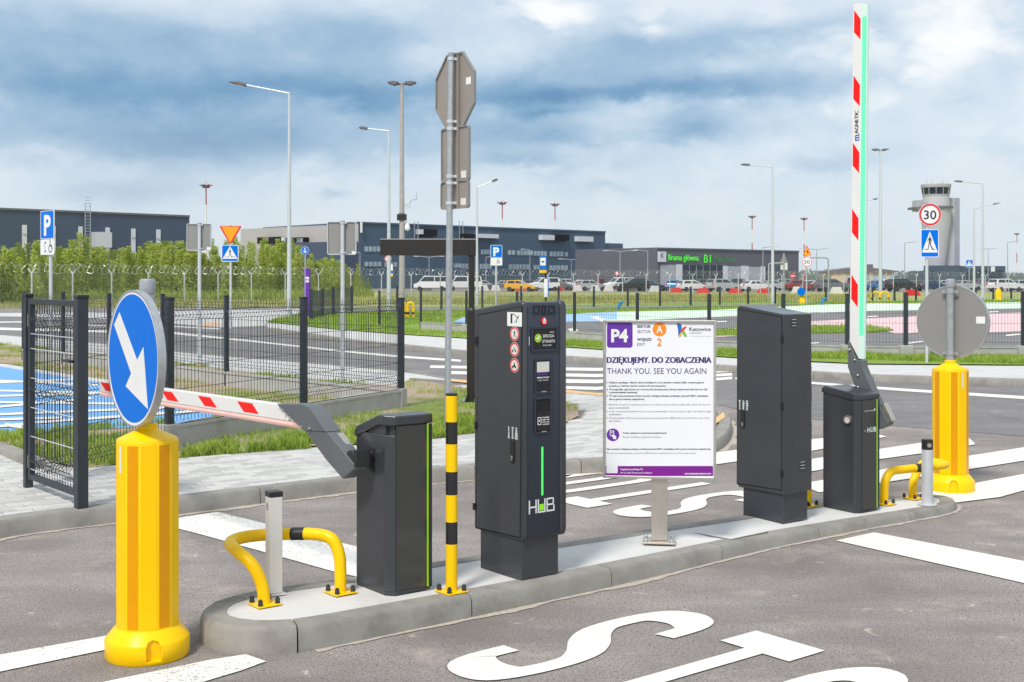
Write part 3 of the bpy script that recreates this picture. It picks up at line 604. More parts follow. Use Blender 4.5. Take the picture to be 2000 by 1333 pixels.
# --- sand and grit washed against the kerbs
def grit(path, w, seed):
    rnd = random.Random(seed); p = resample(path, .05); mb = MB(); out = offset_path(p, -.5)
    for i, a in enumerate(p):
        d = (Vector(out[i])-Vector(a)); d.z = 0; d.normalize(); q = w*(.35+1.1*abs(noise.noise(Vector((a.x*1.7, a.y*1.7, seed))))+rnd.uniform(-.12, .22)); mb.v += [(a.x-d.x*.01, a.y-d.y*.01, .0035), (a.x+d.x*max(.004, q), a.y+d.y*max(.004, q), .0035)]
    n = len(p)
    for i in range(n-1): mb.f.append((2*i, 2*i+1, 2*i+3, 2*i+2)); mb.m.append(0)
    o = mb.build('sand', 'sand', kind='stuff', smooth=False); return o
grit(ip[28:92], .055, 2); grit(ip[92:], .04, 5); grit(Bf, .10, 9)
# ------------------------------------------------------------------ foreground: barriers, column, cabinet, board, posts
X = Vector((1, 0, 0)); Yv = Vector((0, 1, 0))
def st(p): p = Vector(p); return p.dot(U), p.dot(NN)
def frame(A):                            # world -> local of a thing standing at A and turned along the island
    def f(p): d = Vector(p)-A; return Vector((d.dot(U), d.dot(NN), d.z))
    return f
def bolts(parent, pts, h=.03, r=.011, m='rubber', name='bolt'):
    src = None
    for p in pts:
        if src is None:
            src = MB().lathe([(r*1.1, 0), (r*1.1, h*.25), (r, h*.3), (r, h*.7), (r*.6, h)], 8).build(name, m, parent); src.location = p
        else: inst(src, parent, name, p)
# --- plastic guide bollards with round signs
def carve(o, ang):                        # lifting recess moulded into the foot
    mb = MB(); r = Vector((math.cos(ang), math.sin(ang), 0)); sd = Vector((-r.y, r.x, 0)); mb.plate([(-.032, .018), (.032, .018), (.032, .080), (.022, .102), (0, .110), (-.022, .102), (-.032, .080)], r*.158, sd, Z, r*.06)
    c = mb.build('cut', 'yellow', o.parent, smooth=False); bpy.context.view_layer.update(); md = o.modifiers.new('cut', 'BOOLEAN'); md.operation = 'DIFFERENCE'; md.object = c; md.solver = 'EXACT'
    me = D.meshes.new_from_object(o.evaluated_get(bpy.context.evaluated_depsgraph_get())); o.modifiers.clear(); o.data = me; D.objects.remove(c); sharp(me)
def bollard(loc, normal, label, front, ph=0.):
    t = thing('guide_bollard', label, 'bollard', loc, 0, 'yellow guide bollards with round signs')
    b = MB()
    b.lathe([(.178, 0), (.184, .008), (.185, .082), (.181, .090), (.150, .128), (.138, .140)], 48)
    bb_ = b.build('bollard_base', 'yellow', t); carve(bb_, math.atan2(-loc[1], -loc[0])+.14)
    R = .138; ap = R*math.cos(math.pi/12)
    MB().lathe([(R, .134), (R, .965), (.134, .974)], 12, ph=ph).build('bollard_body', 'yellow', t, bev=.004)
    MB().lathe([(.134, .9735), (.052, 1.012), (.045, 1.018), (.045, 1.04), (.04, 1.042)], 12, ph=ph).build('bollard_shoulder', 'yellow', t, bev=.003)
    src = None
    for k in range(12):
        a = ph+math.pi/12+k*math.pi/6
        if k % 2 == 0:
            if src is None: src = MB().plate(rrect(-.026, .148, .026, .955, .002, 1), (0, -ap+.001, 0), X, Z, (0, -.002, 0)).build('reflective_strip', 'amber', t)
            else: src = inst(src, t, 'reflective_strip')
        else: pass
        if k % 2 == 0: src.rotation_euler = (0, 0, a+math.pi/2)
    src2 = None
    for k in range(1, 12, 2):
        a = ph+math.pi/12+k*math.pi/6
        if src2 is None: src2 = MB().plate(rrect(-.033, .15, .033, .955, .002, 1), (0, -ap+.001, 0), X, Z, (0, -.0022, 0)).build('body_rib', 'yellow', t)
        else: src2 = inst(src2, t, 'body_rib')
        src2.rotation_euler = (0, 0, a+math.pi/2)
    k = MB().plate(rrect(-.009, .83, .009, .95, .002, 1), (0, -ap-.0015, 0), X, Z, (0, -.001, 0)).build('maker_label', 'off_white', t)
    a = math.atan2(-loc[1], -loc[0])+(-.98 if front else .72); k.rotation_euler = (0, 0, round((a-ph-math.pi/12)/(math.pi/6))*math.pi/6+ph+math.pi/12+math.pi/2)
    MB().tube([(0, 0, 1.03), (0, 0, 1.665)], .030, 20).build('sign_pole', 'galv', t)
    MB().lathe([(.0345, 1.62), (.0355, 1.625), (.0355, 1.68), (.030, 1.69)], 20).build('pole_cap', 'cap_grey', t, bev=.003)
    nv = Vector(normal).normalized(); side = Z.cross(nv)          # side = reading direction of the face
    r = .302 if front else .287; zc = 1.335 if front else 1.347; O = nv*.052+Z*zc
    d = MB().disc(O-nv*.012, side, Z, r, nv*.028, 64).build('sign_disc', 'signback', t, bev=.003)
    MB().ring(O-nv*.014, side, Z, r-.004, r+.004, nv*.034, 64).build('rim', 'galv', d)
    if front:
        MB().disc(O+nv*.0165, side, Z, r-.001, nv*.0008, 64).build('white_border', 'white', d)
        MB().disc(O+nv*.0178, side, Z, r-.016, nv*.0008, 64).build('blue_face', 'blue', d)
        ar = [(-.50, .67), (-.72, .477), (-.03, -.224), (-.25, -.427), (.61, -.70), (.44, .187), (.20, -.015)]
        MB().plate([(x*r, y*r) for x, y in ar], O+nv*.019, side, Z, nv*.0008).build('arrow', 'white', d)
    else:
        MB().plate(rrect(.19, -.01, .26, .045, .002, 1), O-nv*.0125, -side, Z, -nv*.0008).build('sticker', 'white', d)
    for zz in (zc+.25*(1 if front else .96), zc-.25):
        c = MB(); c.ring((0, 0, zz-.014), X, Yv, .0305, .036, (0, 0, .028), 20)
        c.hexa(Vector((0, 0, zz-.014))+nv*.03-side*.014, side*.028, nv*.012, Z*.028)
        c.hexa(Vector((0, 0, zz-.011))-side*.062, side*.03, nv*.006, Z*.022); c.hexa(Vector((0, 0, zz-.011))+side*.034, side*.032, nv*.02, Z*.022)
        c.build('clamp', 'galv', t)
    return t
bollard(G(288, 1279), -U, 'yellow bollard carrying a round blue sign with a white slanting arrow', True, ph=math.radians(4.))
bollard(G(1865, 963)+Vector((0, .1, 0)), (math.cos(math.radians(50)), math.sin(math.radians(50)), 0), 'yellow bollard carrying a round sign seen from its grey back', False, ph=math.radians(8))
# --- barriers
def barrier(label, pxc, heights, armB, arm_px, boom, raised):
    L_, c1, c2, R_ = [GI(*p) for p in pxc]; g = 'car park barriers on the traffic island'
    A = U*st(c1)[0]+NN*st(c2)[1]+Z*(c1.z+.001); f = frame(A)
    w, d = planeL(pxc[3][0], pxc[3][1], A, U)[0], planeL(pxc[0][0], pxc[0][1], A, NN)[0]; cu, cn = st(c2)[0]-st(c1)[0], st(c1)[1]-st(c2)[1]
    t = thing('barrier', label, 'barrier', A, UA, g)
    zf, zb = heights; zb = zb or planeL(pxc[0][0], 752.5, A, NN)[1]-A.z; pf = lambda o: [(o, cn+o*.4), (cu+o*.4, o), (w-o, o), (w-o, d-o), (o, d-o)]
    MB().prism(pf(.004), 0, .016).build('base_frame', 'anthracite', t)
    h = MB(); h.prism(pf(.002), .016, min(zf, zb)-.02); h.build('housing', 'anthracite', t, bev=.004)
    ztop = lambda y: zf+(zb-zf)*max(0, min(1, (y-.09)/(d-.09)))   # lid: level at the front, then sloping
    th = .052
    g_ = .007; brk = .05 if raised else .09; rows = [((cu, -g_), (w+g_, -g_), ztop(0)-(.016 if raised else .004)), ((-g_, cn), (w+g_, cn), ztop(0)-(.006 if raised else 0)), ((-g_, max(brk, cn+.01)), (w+g_, max(brk, cn+.01)), ztop(brk)), ((-g_, d-.02), (w+g_, d-.02), ztop(d-.02)), ((-g_, d+g_), (w+g_, d+g_), ztop(d)-.022)]
    tops = [ztop(0), ztop(.09), ztop(d-.025)]; vs = []
    for (xa, ya), (xb, yb_), z_ in rows: vs += [(xa, ya, z_), (xb, yb_, z_)]
    for (xa, ya), (xb, yb_), z_ in rows: vs += [(xa, ya, ztop(max(ya, 0))-th), (xb, yb_, ztop(max(ya, 0))-th)]
    n_ = 2*len(rows); fs = [(2*i, 2*i+1, 2*i+3, 2*i+2) for i in range(len(rows)-1)]+[(n_+2*i, n_+2*i+2, n_+2*i+3, n_+2*i+1) for i in range(len(rows)-1)]
    fs += [(2*i, 2*i+2, n_+2*i+2, n_+2*i) for i in range(len(rows)-1)]+[(2*i+1, n_+2*i+1, n_+2*i+3, 2*i+3) for i in range(len(rows)-1)]+[(0, n_, n_+1, 1), (n_-2, n_-1, 2*n_-1, 2*n_-2)]
    MB().add(vs, fs).build('lid', 'anthracite', t, bev=.008)
    in_ = MB(); in_.plate([(cn+.008, min(zf, zb)-.03), (d-.01, min(zf, zb)-.03), (d-.01, tops[2]-th+.004), (.09, tops[1]-th+.004), (cn+.008, tops[0]-th+.004)], (.012, 0, 0), Yv, Z, (w-.024, 0, 0)); in_.prism([(cu+.006, .012), (w-.01, .012), (w-.01, cn+.006), (cu*.5+.012, cn+.006)], min(zf, zb)-.03, zf-th+.004); in_.build('housing_top', 'anthracite', t)
    MB().plate([(cu+.006, .02), (w-.03, .02), (w-.03, zf-th-.004), (cu+.006, zf-th-.004)], (0, 0, 0), X, Z, (0, -.004, 0)).build('front_panel', 'glossy_grey', t)
    MB().plate([(w-.027, .016), (w-.019, .016), (w-.019, zf-th-.002), (w-.027, zf-th-.002)], (0, 0, 0), X, Z, (0, -.005, 0)).build('edge_strip', 'lime', t)
    MB().plate([(w-.016, .012), (w+.002, .012), (w+.002, zf-th-.002), (w-.016, zf-th-.002)], (0, 0, 0), X, Z, (0, -.006, 0)).build('corner_strip', 'fence', t)
    wo = lambda L, z: f(armB+NN*L+Z*(z-armB.z))
    # cranked arm, boom and its stripes, in the upright plane across the lane
    ap = [planeL(x, y, armB, NN) for x, y in arm_px]; th_ = .078 if not raised else .07; off = -U*th_/2 if not raised else -U*th_/2
    fo = lambda v: Vector((v.dot(U), v.dot(NN), v.z))
    arm = MB().plate(ap, wo(0, 0)+fo(off), (0, 1, 0), Z, fo(U*th_)).build('arm', 'arm_grey', t, bev=.006)
    return t, A, f, w, d, zf, wo, arm, fo
# closed barrier (near end of the island)
B1 = Vector((-.785, 6.10, 0))
T1, A1, f1, w1, d1, zf1, wo1, arm1, fo = barrier('dark grey barrier with its red and white boom lowered across the far lane',
    [(694.8, 1143), (750.9, 1162.7), (772, 1164), (842, 1150)], (.893, .812), B1,
    [(559, 788), (604, 789.5), (617, 795), (651, 842), (702, 904), (703, 917), (682, 935), (649, 897), (607, 840)], None, False)
pl = lambda x, y: planeL(x, y, B1, NN)
tipt, tipb, rt, rb = pl(200, 741), pl(200, 771), pl(560, 789), pl(601, 838)
def boom_pt(L, q):                       # q = 0 top edge .. 1 bottom edge
    k = (L-rt[0])/(tipt[0]-rt[0]); zt = rt[1]-.004+(tipt[1]-rt[1])*k; zz = zt-.117*q; return zz
Lr, Lt = .5, tipt[0]
bm = MB().plate([(Lr, boom_pt(Lr, 0)), (Lr, boom_pt(Lr, .74)), (Lt-.02, boom_pt(Lt, .74)), (Lt, boom_pt(Lt, .6)), (Lt, boom_pt(Lt, .12)), (Lt-.02, boom_pt(Lt, 0))], wo1(0, 0)+fo(-U*.024), (0, 1, 0), Z, fo(U*.048)).build('boom', 'boom_white', T1, bev=.006)
MB().tube([wo1(Lr+.04, boom_pt(Lr+.04, .84)), wo1(Lt-.015, boom_pt(Lt, .84))], .0215, 12).build('light_tube', 'tube_pink', bm)
for xs in ((203, 222, 213, 232), (323.5, 343, 334, 356), (394, 418, 407, 431), (471, 500, 484, 513)):
    Ls = [pl(x, 780)[0] for x in xs]
    p4 = [(Ls[0], boom_pt(Ls[0], .13)), (Ls[1], boom_pt(Ls[1], .13)), (Ls[3], boom_pt(Ls[3], .60)), (Ls[2], boom_pt(Ls[2], .60))]
    MB().plate(p4, wo1(0, 0)+fo(-U*.0248), (0, 1, 0), Z, fo(-U*.0012)).build('red_stripe', 'red', bm)
MB().plate([(boomx, boom_pt(boomx, .5)) for boomx in (2.38,)]+[(2.36, boom_pt(2.36, .5)), (2.36, boom_pt(2.36, .4)), (2.38, boom_pt(2.38, .4))], wo1(0, 0)+fo(-U*.0248), (0, 1, 0), Z, fo(-U*.001)).build('rating_plate', 'pale_text', bm)
slv = [pl(x, y) for x, y in ((553, 788), (604, 788.5), (618, 794), (653, 843), (607, 841))]
MB().plate(slv, wo1(0, 0)+fo(-U*.044), (0, 1, 0), Z, fo(U*.088)).build('boom_sleeve', 'arm_grey', arm1, bev=.006)
bolts(arm1, [wo1(*pl(x, y))+fo(-U*.046) for x, y in ((568, 801), (582, 819), (604, 833), (621, 836))], .012, .006, 'galv')
for c in arm1.children:
    if c.name.startswith('bolt'): c.rotation_euler = (0, -math.pi/2, 0)
hb = MB(); pc = wo1(.0, .795); hb.tube([pc+fo(-U*.03), pc+fo(U*.085)], .04, 14); hb.box(pc.x-.03, pc.y-.06, pc.z-.04, pc.x+.05, pc.y-.035, pc.z+.045); hb.box(pc.x-.01, pc.y+.03, pc.z-.08, pc.x+.06, pc.y+.055, pc.z+.03)
hb.build('hub', 'black', T1, bev=.004)
a_, b_ = wo1(.19, .90), wo1(.02, .80); dv = (b_-a_); MB().hexa(a_+Vector((.01, 0, 0)), dv, (.035, 0, 0), Vector((0, -dv.z, dv.y)).normalized()*.016).build('silver_latch', 'steel', arm1, bev=.003)
# open barrier (far end of the island)
p_ = [GI(*q) for q in ((1606.6, 995.1), (1667.8, 1003), (1682.4, 1003), (1716, 996))]
B2 = p_[3]*.55+p_[0]*.0+U*.03+(p_[3]*.45)+NN*.10; B2.z = 0
T2, A2, f2, w2, d2, zf2, wo2, arm2, fo = barrier('dark grey barrier with its boom raised upright and its strip lit green',
    [(1606.6, 995.1), (1667.8, 1003), (1682.4, 1003), (1716, 996)], (.835, None), B2,
    [(1662, 664), (1678, 704), (1689, 704), (1690, 717), (1696, 731), (1713, 770), (1741, 826), (1737, 832), (1719, 839), (1684, 762), (1674, 752), (1661, 717)], None, True)
pl2 = lambda x, y: planeL(x, y, B2, NN)
Lm, zb0 = pl2(1672, 700); _, zt0 = pl2(1680, 9); Ltop, _ = pl2(1679, 9)
Lx = lambda z, q: Lm+(Ltop-Lm)*(z-zb0)/(zt0-zb0)+.078*(.5-q)      # q 0 = far edge .. 1 = lamp side
bm2 = MB().plate([(Lx(zb0+.1, 0), zb0+.12), (Lx(zb0, 1), zb0), (Lx(zt0, 1), zt0), (Lx(zt0, 0), zt0)], wo2(0, 0)+fo(-U*.026), (0, 1, 0), Z, fo(U*.052)).build('boom', 'boom_white', T2, bev=.004)
MB().plate([(Lx(zb0+.1, -.09), zb0+.1), (Lx(zb0+.1, -.01), zb0+.02), (Lx(zb0+1.25, -.01), zb0+1.25), (Lx(zb0+1.25, -.09), zb0+1.25)], wo2(0, 0)+fo(-U*.018), (0, 1, 0), Z, fo(U*.03)).build('boom_stiffener', 'off_white', bm2, bev=.003)
q0 = lambda z, q, du: wo2(Lx(z, q), z)+fo(U*du)
tb = MB(); sec = [(1.0, -.026), (1.28, -.022), (1.42, -.010), (1.46, .004), (1.42, .016), (1.26, .024), (1.0, .026)]
vs = [q0(z, q, du) for z in (zb0, zt0-.005) for q, du in sec]; k = len(sec)
tb.add(vs, [(i, i+1, k+i+1, k+i) for i in range(k-1)]+[tuple(range(k)), tuple(range(k, 2*k))]); tb.build('light_tube', 'tube_green', bm2)
lr = MB(); za, zz = zb0+.17, zt0-.10
vs = [q0(z, q, du-.0018*(1 if q > 1.2 else 1)) for z in (za, zz) for q, du in ((1.06, -.0265), (1.28, -.0235), (1.40, -.0125), (1.40, -.009))]
lr.add(vs, [(0, 1, 5, 4), (1, 2, 6, 5), (2, 3, 7, 6)]); lr.build('lamp_row', 'led_row', bm2)
for ya, yb in ((20, 79), (148, 209), (279, 339), (408, 470), (537, 600)):
    z = lambda y: pl2(1679, y)[1]
    p4 = [(Lx(z(ya), .16), z(ya)), (Lx(z(ya+20), .86), z(ya+20)), (Lx(z(yb), .86), z(yb)), (Lx(z(yb-16), .16), z(yb-16))]
    MB().plate(p4, wo2(0, 0)+fo(-U*.0262), (0, 1, 0), Z, fo(-U*.0012)).build('red_stripe', 'red', bm2)
z0t, z1t = pl2(1677, 262)[1], pl2(1677, 217)[1]; Lc = Lx((z0t+z1t)/2, .5)
lt = MB(); text(lt, 'AGNETIC', wo2(Lc, 0)+fo(-U*.0268), (0, 0, 1), (0, 1, 0), z0t, z1t, -.018, .032, bold=.012); lt.build('boom_lettering', 'dark_text', bm2, smooth=False)
lt = MB(); text(lt, 'm', wo2(Lc, 0)+fo(-U*.0268), (0, 0, 1), (0, 1, 0), z0t-.052, z0t-.008, -.02, .046, bold=.03); lt.add([wo2(Lc-.026, z0t-.052)+fo(-U*.0268), wo2(Lc-.026, z0t+.0)+fo(-U*.0268), wo2(Lc-.021, z0t+.0)+fo(-U*.0268), wo2(Lc-.021, z0t-.052)+fo(-U*.0268)], [(0, 1, 2, 3)]); lt.build('boom_initial', 'logo_blue', bm2, smooth=False)
bolts(arm2, [wo2(*pl2(x, y))+fo(-U*.037) for x, y in ((1666, 683), (1676, 703), (1682, 733), (1682, 756))], .012, .008, 'galv')
for c in arm2.children: c.rotation_euler = (0, -math.pi/2, 0)
a_, b_ = wo2(*pl2(1722, 790)), wo2(*pl2(1738, 824)); dv = b_-a_; MB().hexa(a_+Vector((-.03, -.01, 0)), dv, (.05, 0, 0), (0, -.03, .014)).build('silver_latch', 'steel', arm2, bev=.003)
pc = wo2(.0, .70); MB().tube([pc+fo(-U*.09), pc+fo(U*.02)], .045, 12).build('hub', 'black', T2, bev=.004)
# key lock and print on the open barrier
f_s = lambda x, y: planeL(x, y, A2-U*.002, NN); L0, z0 = f_s(1656, 820); z0 -= A2.z
lk = MB().ring((-.0005, L0, z0), -Yv, Z, .021, .030, (-.012, 0, 0), 24).build('lock', 'steel', T2)
MB().disc((-.0005, L0, z0), -Yv, Z, .021, (-.008, 0, 0), 24).build('lock_face', 'off_white', lk)
lt = MB(); text(lt, 'FAAC', (-.0092, L0, z0), -Yv, Z, -.010, .010, -.003, .007); lt.build('lock_lettering', 'dark_text', lk, smooth=False)
fp = lambda x, y: (lambda r: (r[0]+(st(A2)[0]-0)*0, r[1]-A2.z))(planeL(x, y, A2-NN*.004, U))
lt = MB(); s0, za = fp(1694, 845); s1, _ = fp(1711, 842); text(lt, 'HUB', (0, -.0048, 0), X, Z, s0, s1, za, .034, bold=.02); sa, _ = fp(1688, 841); text(lt, 'mh', (0, -.0048, 0), X, Z, sa, sa+.014, za+.008, .012)
s0, za = fp(1689, 805); s1, _ = fp(1706, 803); text(lt, 'MHTM MicroDrive', (0, -.0048, 0), X, Z, s0, s1, za, .010); lt.disc(((s1+.012), -.0048, za+.009), X, Z, .008, (0, -.0006, 0), 10); lt.build('front_lettering', 'white', T2, smooth=False)
s0, za = fp(1700.5, 841); MB().plate([(s0, za+.004), (s0+.016, za+.004), (s0+.016, za+.026), (s0, za+.026)], (0, -.0046, 0), X, Z, (0, -.0009, 0)).build('letter_square', mat('teal_print', lin(40, 170, 170)), T2)
# --- exit column with screen and readers
def cabinet_frame(pxl, pxf, pxr):
    a, b, c = GI(*pxl), GI(*pxf), GI(*pxr); A = b.copy(); return A, st(c)[0]-st(b)[0], st(a)[1]-st(b)[1]
A, w, d = cabinet_frame((931.5, 1109.6), (1019.4, 1134.4), (1088.7, 1120.7))
T = thing('exit_column', 'tall dark grey exit column with screen, green light bar and warning stickers', 'payment column', A, UA)
MB().box(0, 0, 0, w, d, .25).build('plinth', 'anthracite', T, bev=.003)
xl, xr, yf = -.012, w+.036, -.03; yb = planeL(925.5, 800, A-U*.012, NN)[0]; zb_, ztf, ztb = .208, 1.468, 1.415
prof = [(yf, zb_+.03), (yf+.012, zb_), (yb, zb_+.0), (yb, ztb), (yf+.035, ztf), (yf+.012, ztf-.006), (yf, ztf-.03)]
for a, b in ((xl, xl+.030), (xr-.045, xr)):
    MB().plate(prof, (a, 0, 0), Yv, Z, (b-a, 0, 0)).build('side_shell', 'anthracite', T, bev=.013)
core = [(yf+.009, zb_+.02), (yf+.02, zb_+.005), (yb-.004, zb_+.005), (yb-.004, ztb-.006), (yf+.04, ztf-.007), (yf+.02, ztf-.012), (yf+.009, ztf-.03)]
MB().plate(core, (xl+.0285, 0, 0), Yv, Z, (xr-xl-.072, 0, 0)).build('front_panel', 'anthracite_blue', T, bev=.003)
fpz = lambda x, y, yy=yf+.008: (lambda r: (r[0], r[1]-A.z))(planeL(x, y, A+NN*yy, U))
fr = lambda x0, y0, x1, y1: (fpz(x0, (y0+y1)/2)[0], fpz((x0+x1)/2, y1)[1], fpz(x1, (y0+y1)/2)[0], fpz((x0+x1)/2, y0)[1])
def inset(name, q, border, frame_m, fill_m, proud=.006, deep=.002):
    x0, z0, x1, z1 = q; fm = MB(); O = (0, yf+.008, 0)
    for r in ((x0, z0, x1, z0+border), (x0, z1-border, x1, z1), (x0, z0+border, x0+border, z1-border), (x1-border, z0+border, x1, z1-border)): fm.plate([(r[0], r[1]), (r[2], r[1]), (r[2], r[3]), (r[0], r[3])], O, X, Z, (0, -proud, 0))
    o = fm.build(name, frame_m, T, bev=.0015)
    MB().plate([(x0+border, z0+border), (x1-border, z0+border), (x1-border, z1-border), (x0+border, z1-border)], O, X, Z, (0, -deep, 0)).build('display', fill_m, o)
    return o
sp = MB()
for cx, cw in ((1048, 7), (1062, 4), (1077, 7)):
    q = fr(cx-cw, 597, cx+cw, 615); m_ = .15*(q[2]-q[0])
    for e in ((0, .0022), (m_*1.3, .0022)):
        x0, z0, x1, z1 = q[0]+e[0], q[1]+e[0], q[2]-e[0], q[3]-e[0]; t_ = .0028
        for r in ((x0, z0, x1, z0+t_), (x0, z1-t_, x1, z1), (x0, z0, x0+t_, z1), (x1-t_, z0, x1, z1)): sp.plate([(r[0], r[1]), (r[2], r[1]), (r[2], r[3]), (r[0], r[3])], (0, yf+.0085, 0), X, Z, (0, -.0012, 0))
sp.build('speaker_grille', 'gap', T)
x_, z_ = fpz(1062, 628); hb = MB().disc((x_, yf+.008, z_), X, Z, .019, (0, -.006, 0), 24).build('help_button', 'red', T)
MB().plate([(-.010, -.011), (.010, -.011), (.010, .006), (0, .020), (-.010, .006)], (x_, yf+.002, z_), X, Z, (0, -.001, 0)).build('button_face', 'white', hb)
lt = MB(); text(lt, 'HELP', (x_, yf+.0006, z_), X, Z, -.008, .008, -.004, .006); lt.build('button_lettering', 'dark_text', hb, smooth=False)
sc_ = inset('screen', fr(1036.5, 638, 1089, 687), .012, 'anthracite_blue', 'screen'); x0, z0, x1, z1 = fr(1040, 643, 1085, 681)
mb = MB().disc((x0+.036, yf+.0056, (z0+z1)/2+.004), X, Z, .023, (0, -.0008, 0), 24).build('tick_badge', 'screen_green', sc_)
tk = MB(); tk.plate([(-.012, 0), (-.008, .004), (-.003, -.001), (.009, .012), (.013, .008), (-.003, -.009)], (x0+.036, yf+.0046, (z0+z1)/2+.004), X, Z, (0, -.0006, 0))
text(tk, 'DROGA', (0, yf+.0054, 0), X, Z, x0+.070, x1-.012, (z0+z1)/2+.006, .017); text(tk, 'OTWARTA', (0, yf+.0054, 0), X, Z, x0+.064, x1-.005, (z0+z1)/2-.022, .017); text(tk, '10:42', (0, yf+.0054, 0), X, Z, x1-.04, x1-.012, z1-.021, .008); text(tk, 'ROAD OPEN', (0, yf+.0054, 0), X, Z, x0+.07, x1-.03, z0+.013, .007); tk.build('screen_lettering', 'screen_white', sc_, smooth=False)
MB().plate([(xl+.042, z0+.02), (xl+.0455, z0+.02), (xl+.0455, z0+.065), (xl+.042, z0+.065)], (0, yf+.0085, 0), X, Z, (0, -.001, 0)).build('camera_slot', 'white', T)
r1 = inset('card_reader', fr(1043.5, 700, 1077, 769), .011, 'anthracite_blue', 'screen'); q = fr(1048, 707, 1072, 727)
MB().plate([(q[0], q[1]), (q[2], q[1]), (q[2], q[3]), (q[0], q[3])], (0, yf+.0055, 0), X, Z, (0, -.0008, 0)).build('reader_window', 'off_white', r1)
lt = MB(); text(lt, 'Zbliżyć kartę', (0, yf+.0054, 0), X, Z, q[0], q[2], q[1]-.032, .008, bold=.02); text(lt, 'Use Card', (0, yf+.0054, 0), X, Z, q[0]+.008, q[2]-.008, q[1]-.046, .007); lt.build('reader_lettering', 'screen_white', r1, smooth=False)
MB().plate([(q[0], q[1]-.018), (q[2]-.008, q[1]-.018), (q[2]-.008, q[1]-.002), (q[0], q[1]-.002)], (0, yf+.0055, 0), X, Z, (0, -.0006, 0)).build('reader_band', 'purple_text', r1)
r2 = inset('ticket_scanner', fr(1043, 776, 1077, 847), .011, 'anthracite_blue', 'gap'); q = fr(1047, 803, 1073, 841)
MB().plate([(q[0], q[1]), (q[2], q[1]), (q[2], q[3]), (q[0], q[3])], (0, yf+.0055, 0), X, Z, (0, -.004, 0)).build('scanner_plate', 'screen', r2)
lt = MB(); x0, zc = q[0]+.006, (q[1]+q[3])/2
for k, s_ in enumerate(('Przyłożyć', 'bilet lub', 'kod / scan', 'ticket')): text(lt, s_, (0, yf+.0012, 0), X, Z, x0+.034, q[2]-.006, zc+.014-k*.012, .0075, bold=.015)
for r in ((x0, zc-.02, x0+.003, zc+.02), (x0+.021, zc-.02, x0+.024, zc+.02), (x0, zc-.02, x0+.024, zc-.017), (x0, zc+.017, x0+.024, zc+.02), (x0+.009, zc-.003, x0+.015, zc+.006)): lt.plate([(r[0], r[1]), (r[2], r[1]), (r[2], r[3]), (r[0], r[3])], (0, yf+.0014, 0), X, Z, (0, -.0005, 0))
lt.build('scanner_lettering', 'screen_white', r2, smooth=False)
for rr, yy in ((r1, 765), (r2, 843)):
    xx, zz_ = fpz(1061, yy); MB().plate(rrect(-.016, -.003, .016, .003, .001, 1), (xx, yf+.0018, zz_), X, Z, (0, -.0008, 0)).build('frame_mark', 'pale_text', rr)
xa, za = fpz(1059, 968); xb, zt_ = fpz(1059, 873); MB().plate(rrect(xa-.0055, za, xa+.0055, zt_, .004, 3), (0, yf+.0085, 0), X, Z, (0, -.003, 0)).build('light_bar', 'led_bar', T)
x0, z0 = fpz(1033, 1006); x1, z1 = fpz(1083, 1003); xm = (x0+x1)/2; zz_ = z0+.002; hh = .072; wd = (x1-x0); lw = .0075
lt = MB(); O_ = (0, yf+.0088, 0)
def bar(a, b, c, e): lt.plate([(a, b), (c, b), (c, e), (a, e)], O_, X, Z, (0, -.001, 0))
hx = x0; hw = wd*.30; bar(hx, zz_, hx+lw, zz_+hh); bar(hx+hw-lw, zz_, hx+hw, zz_+hh); bar(hx+lw, zz_+hh*.42, hx+hw-lw, zz_+hh*.42+lw)
ux_ = x0+wd*.345; uw = wd*.30; bar(ux_, zz_, ux_+lw, zz_+hh); bar(ux_+uw-lw, zz_, ux_+uw, zz_+hh); bar(ux_+lw, zz_, ux_+uw-lw, zz_+lw)
bx = x0+wd*.69; bw = wd*.31; bar(bx, zz_, bx+lw, zz_+hh); bar(bx+bw-lw, zz_, bx+bw, zz_+hh*.46); bar(bx+bw-lw*1.6, zz_+hh*.52, bx+bw-lw*.6, zz_+hh)
for q_ in (0, hh*.46, hh-lw): bar(bx+lw, zz_+q_, bx+bw-lw, zz_+q_+lw)
lt.build('hub_lettering', 'white', T, smooth=False)
MB().plate([(ux_+lw+.004, zz_+lw+.004), (ux_+uw-lw-.004, zz_+lw+.004), (ux_+uw-lw-.004, zz_+hh*.62), (ux_+lw+.004, zz_+hh*.62)], O_, X, Z, (0, -.001, 0)).build('green_square', 'logo_lime', T)
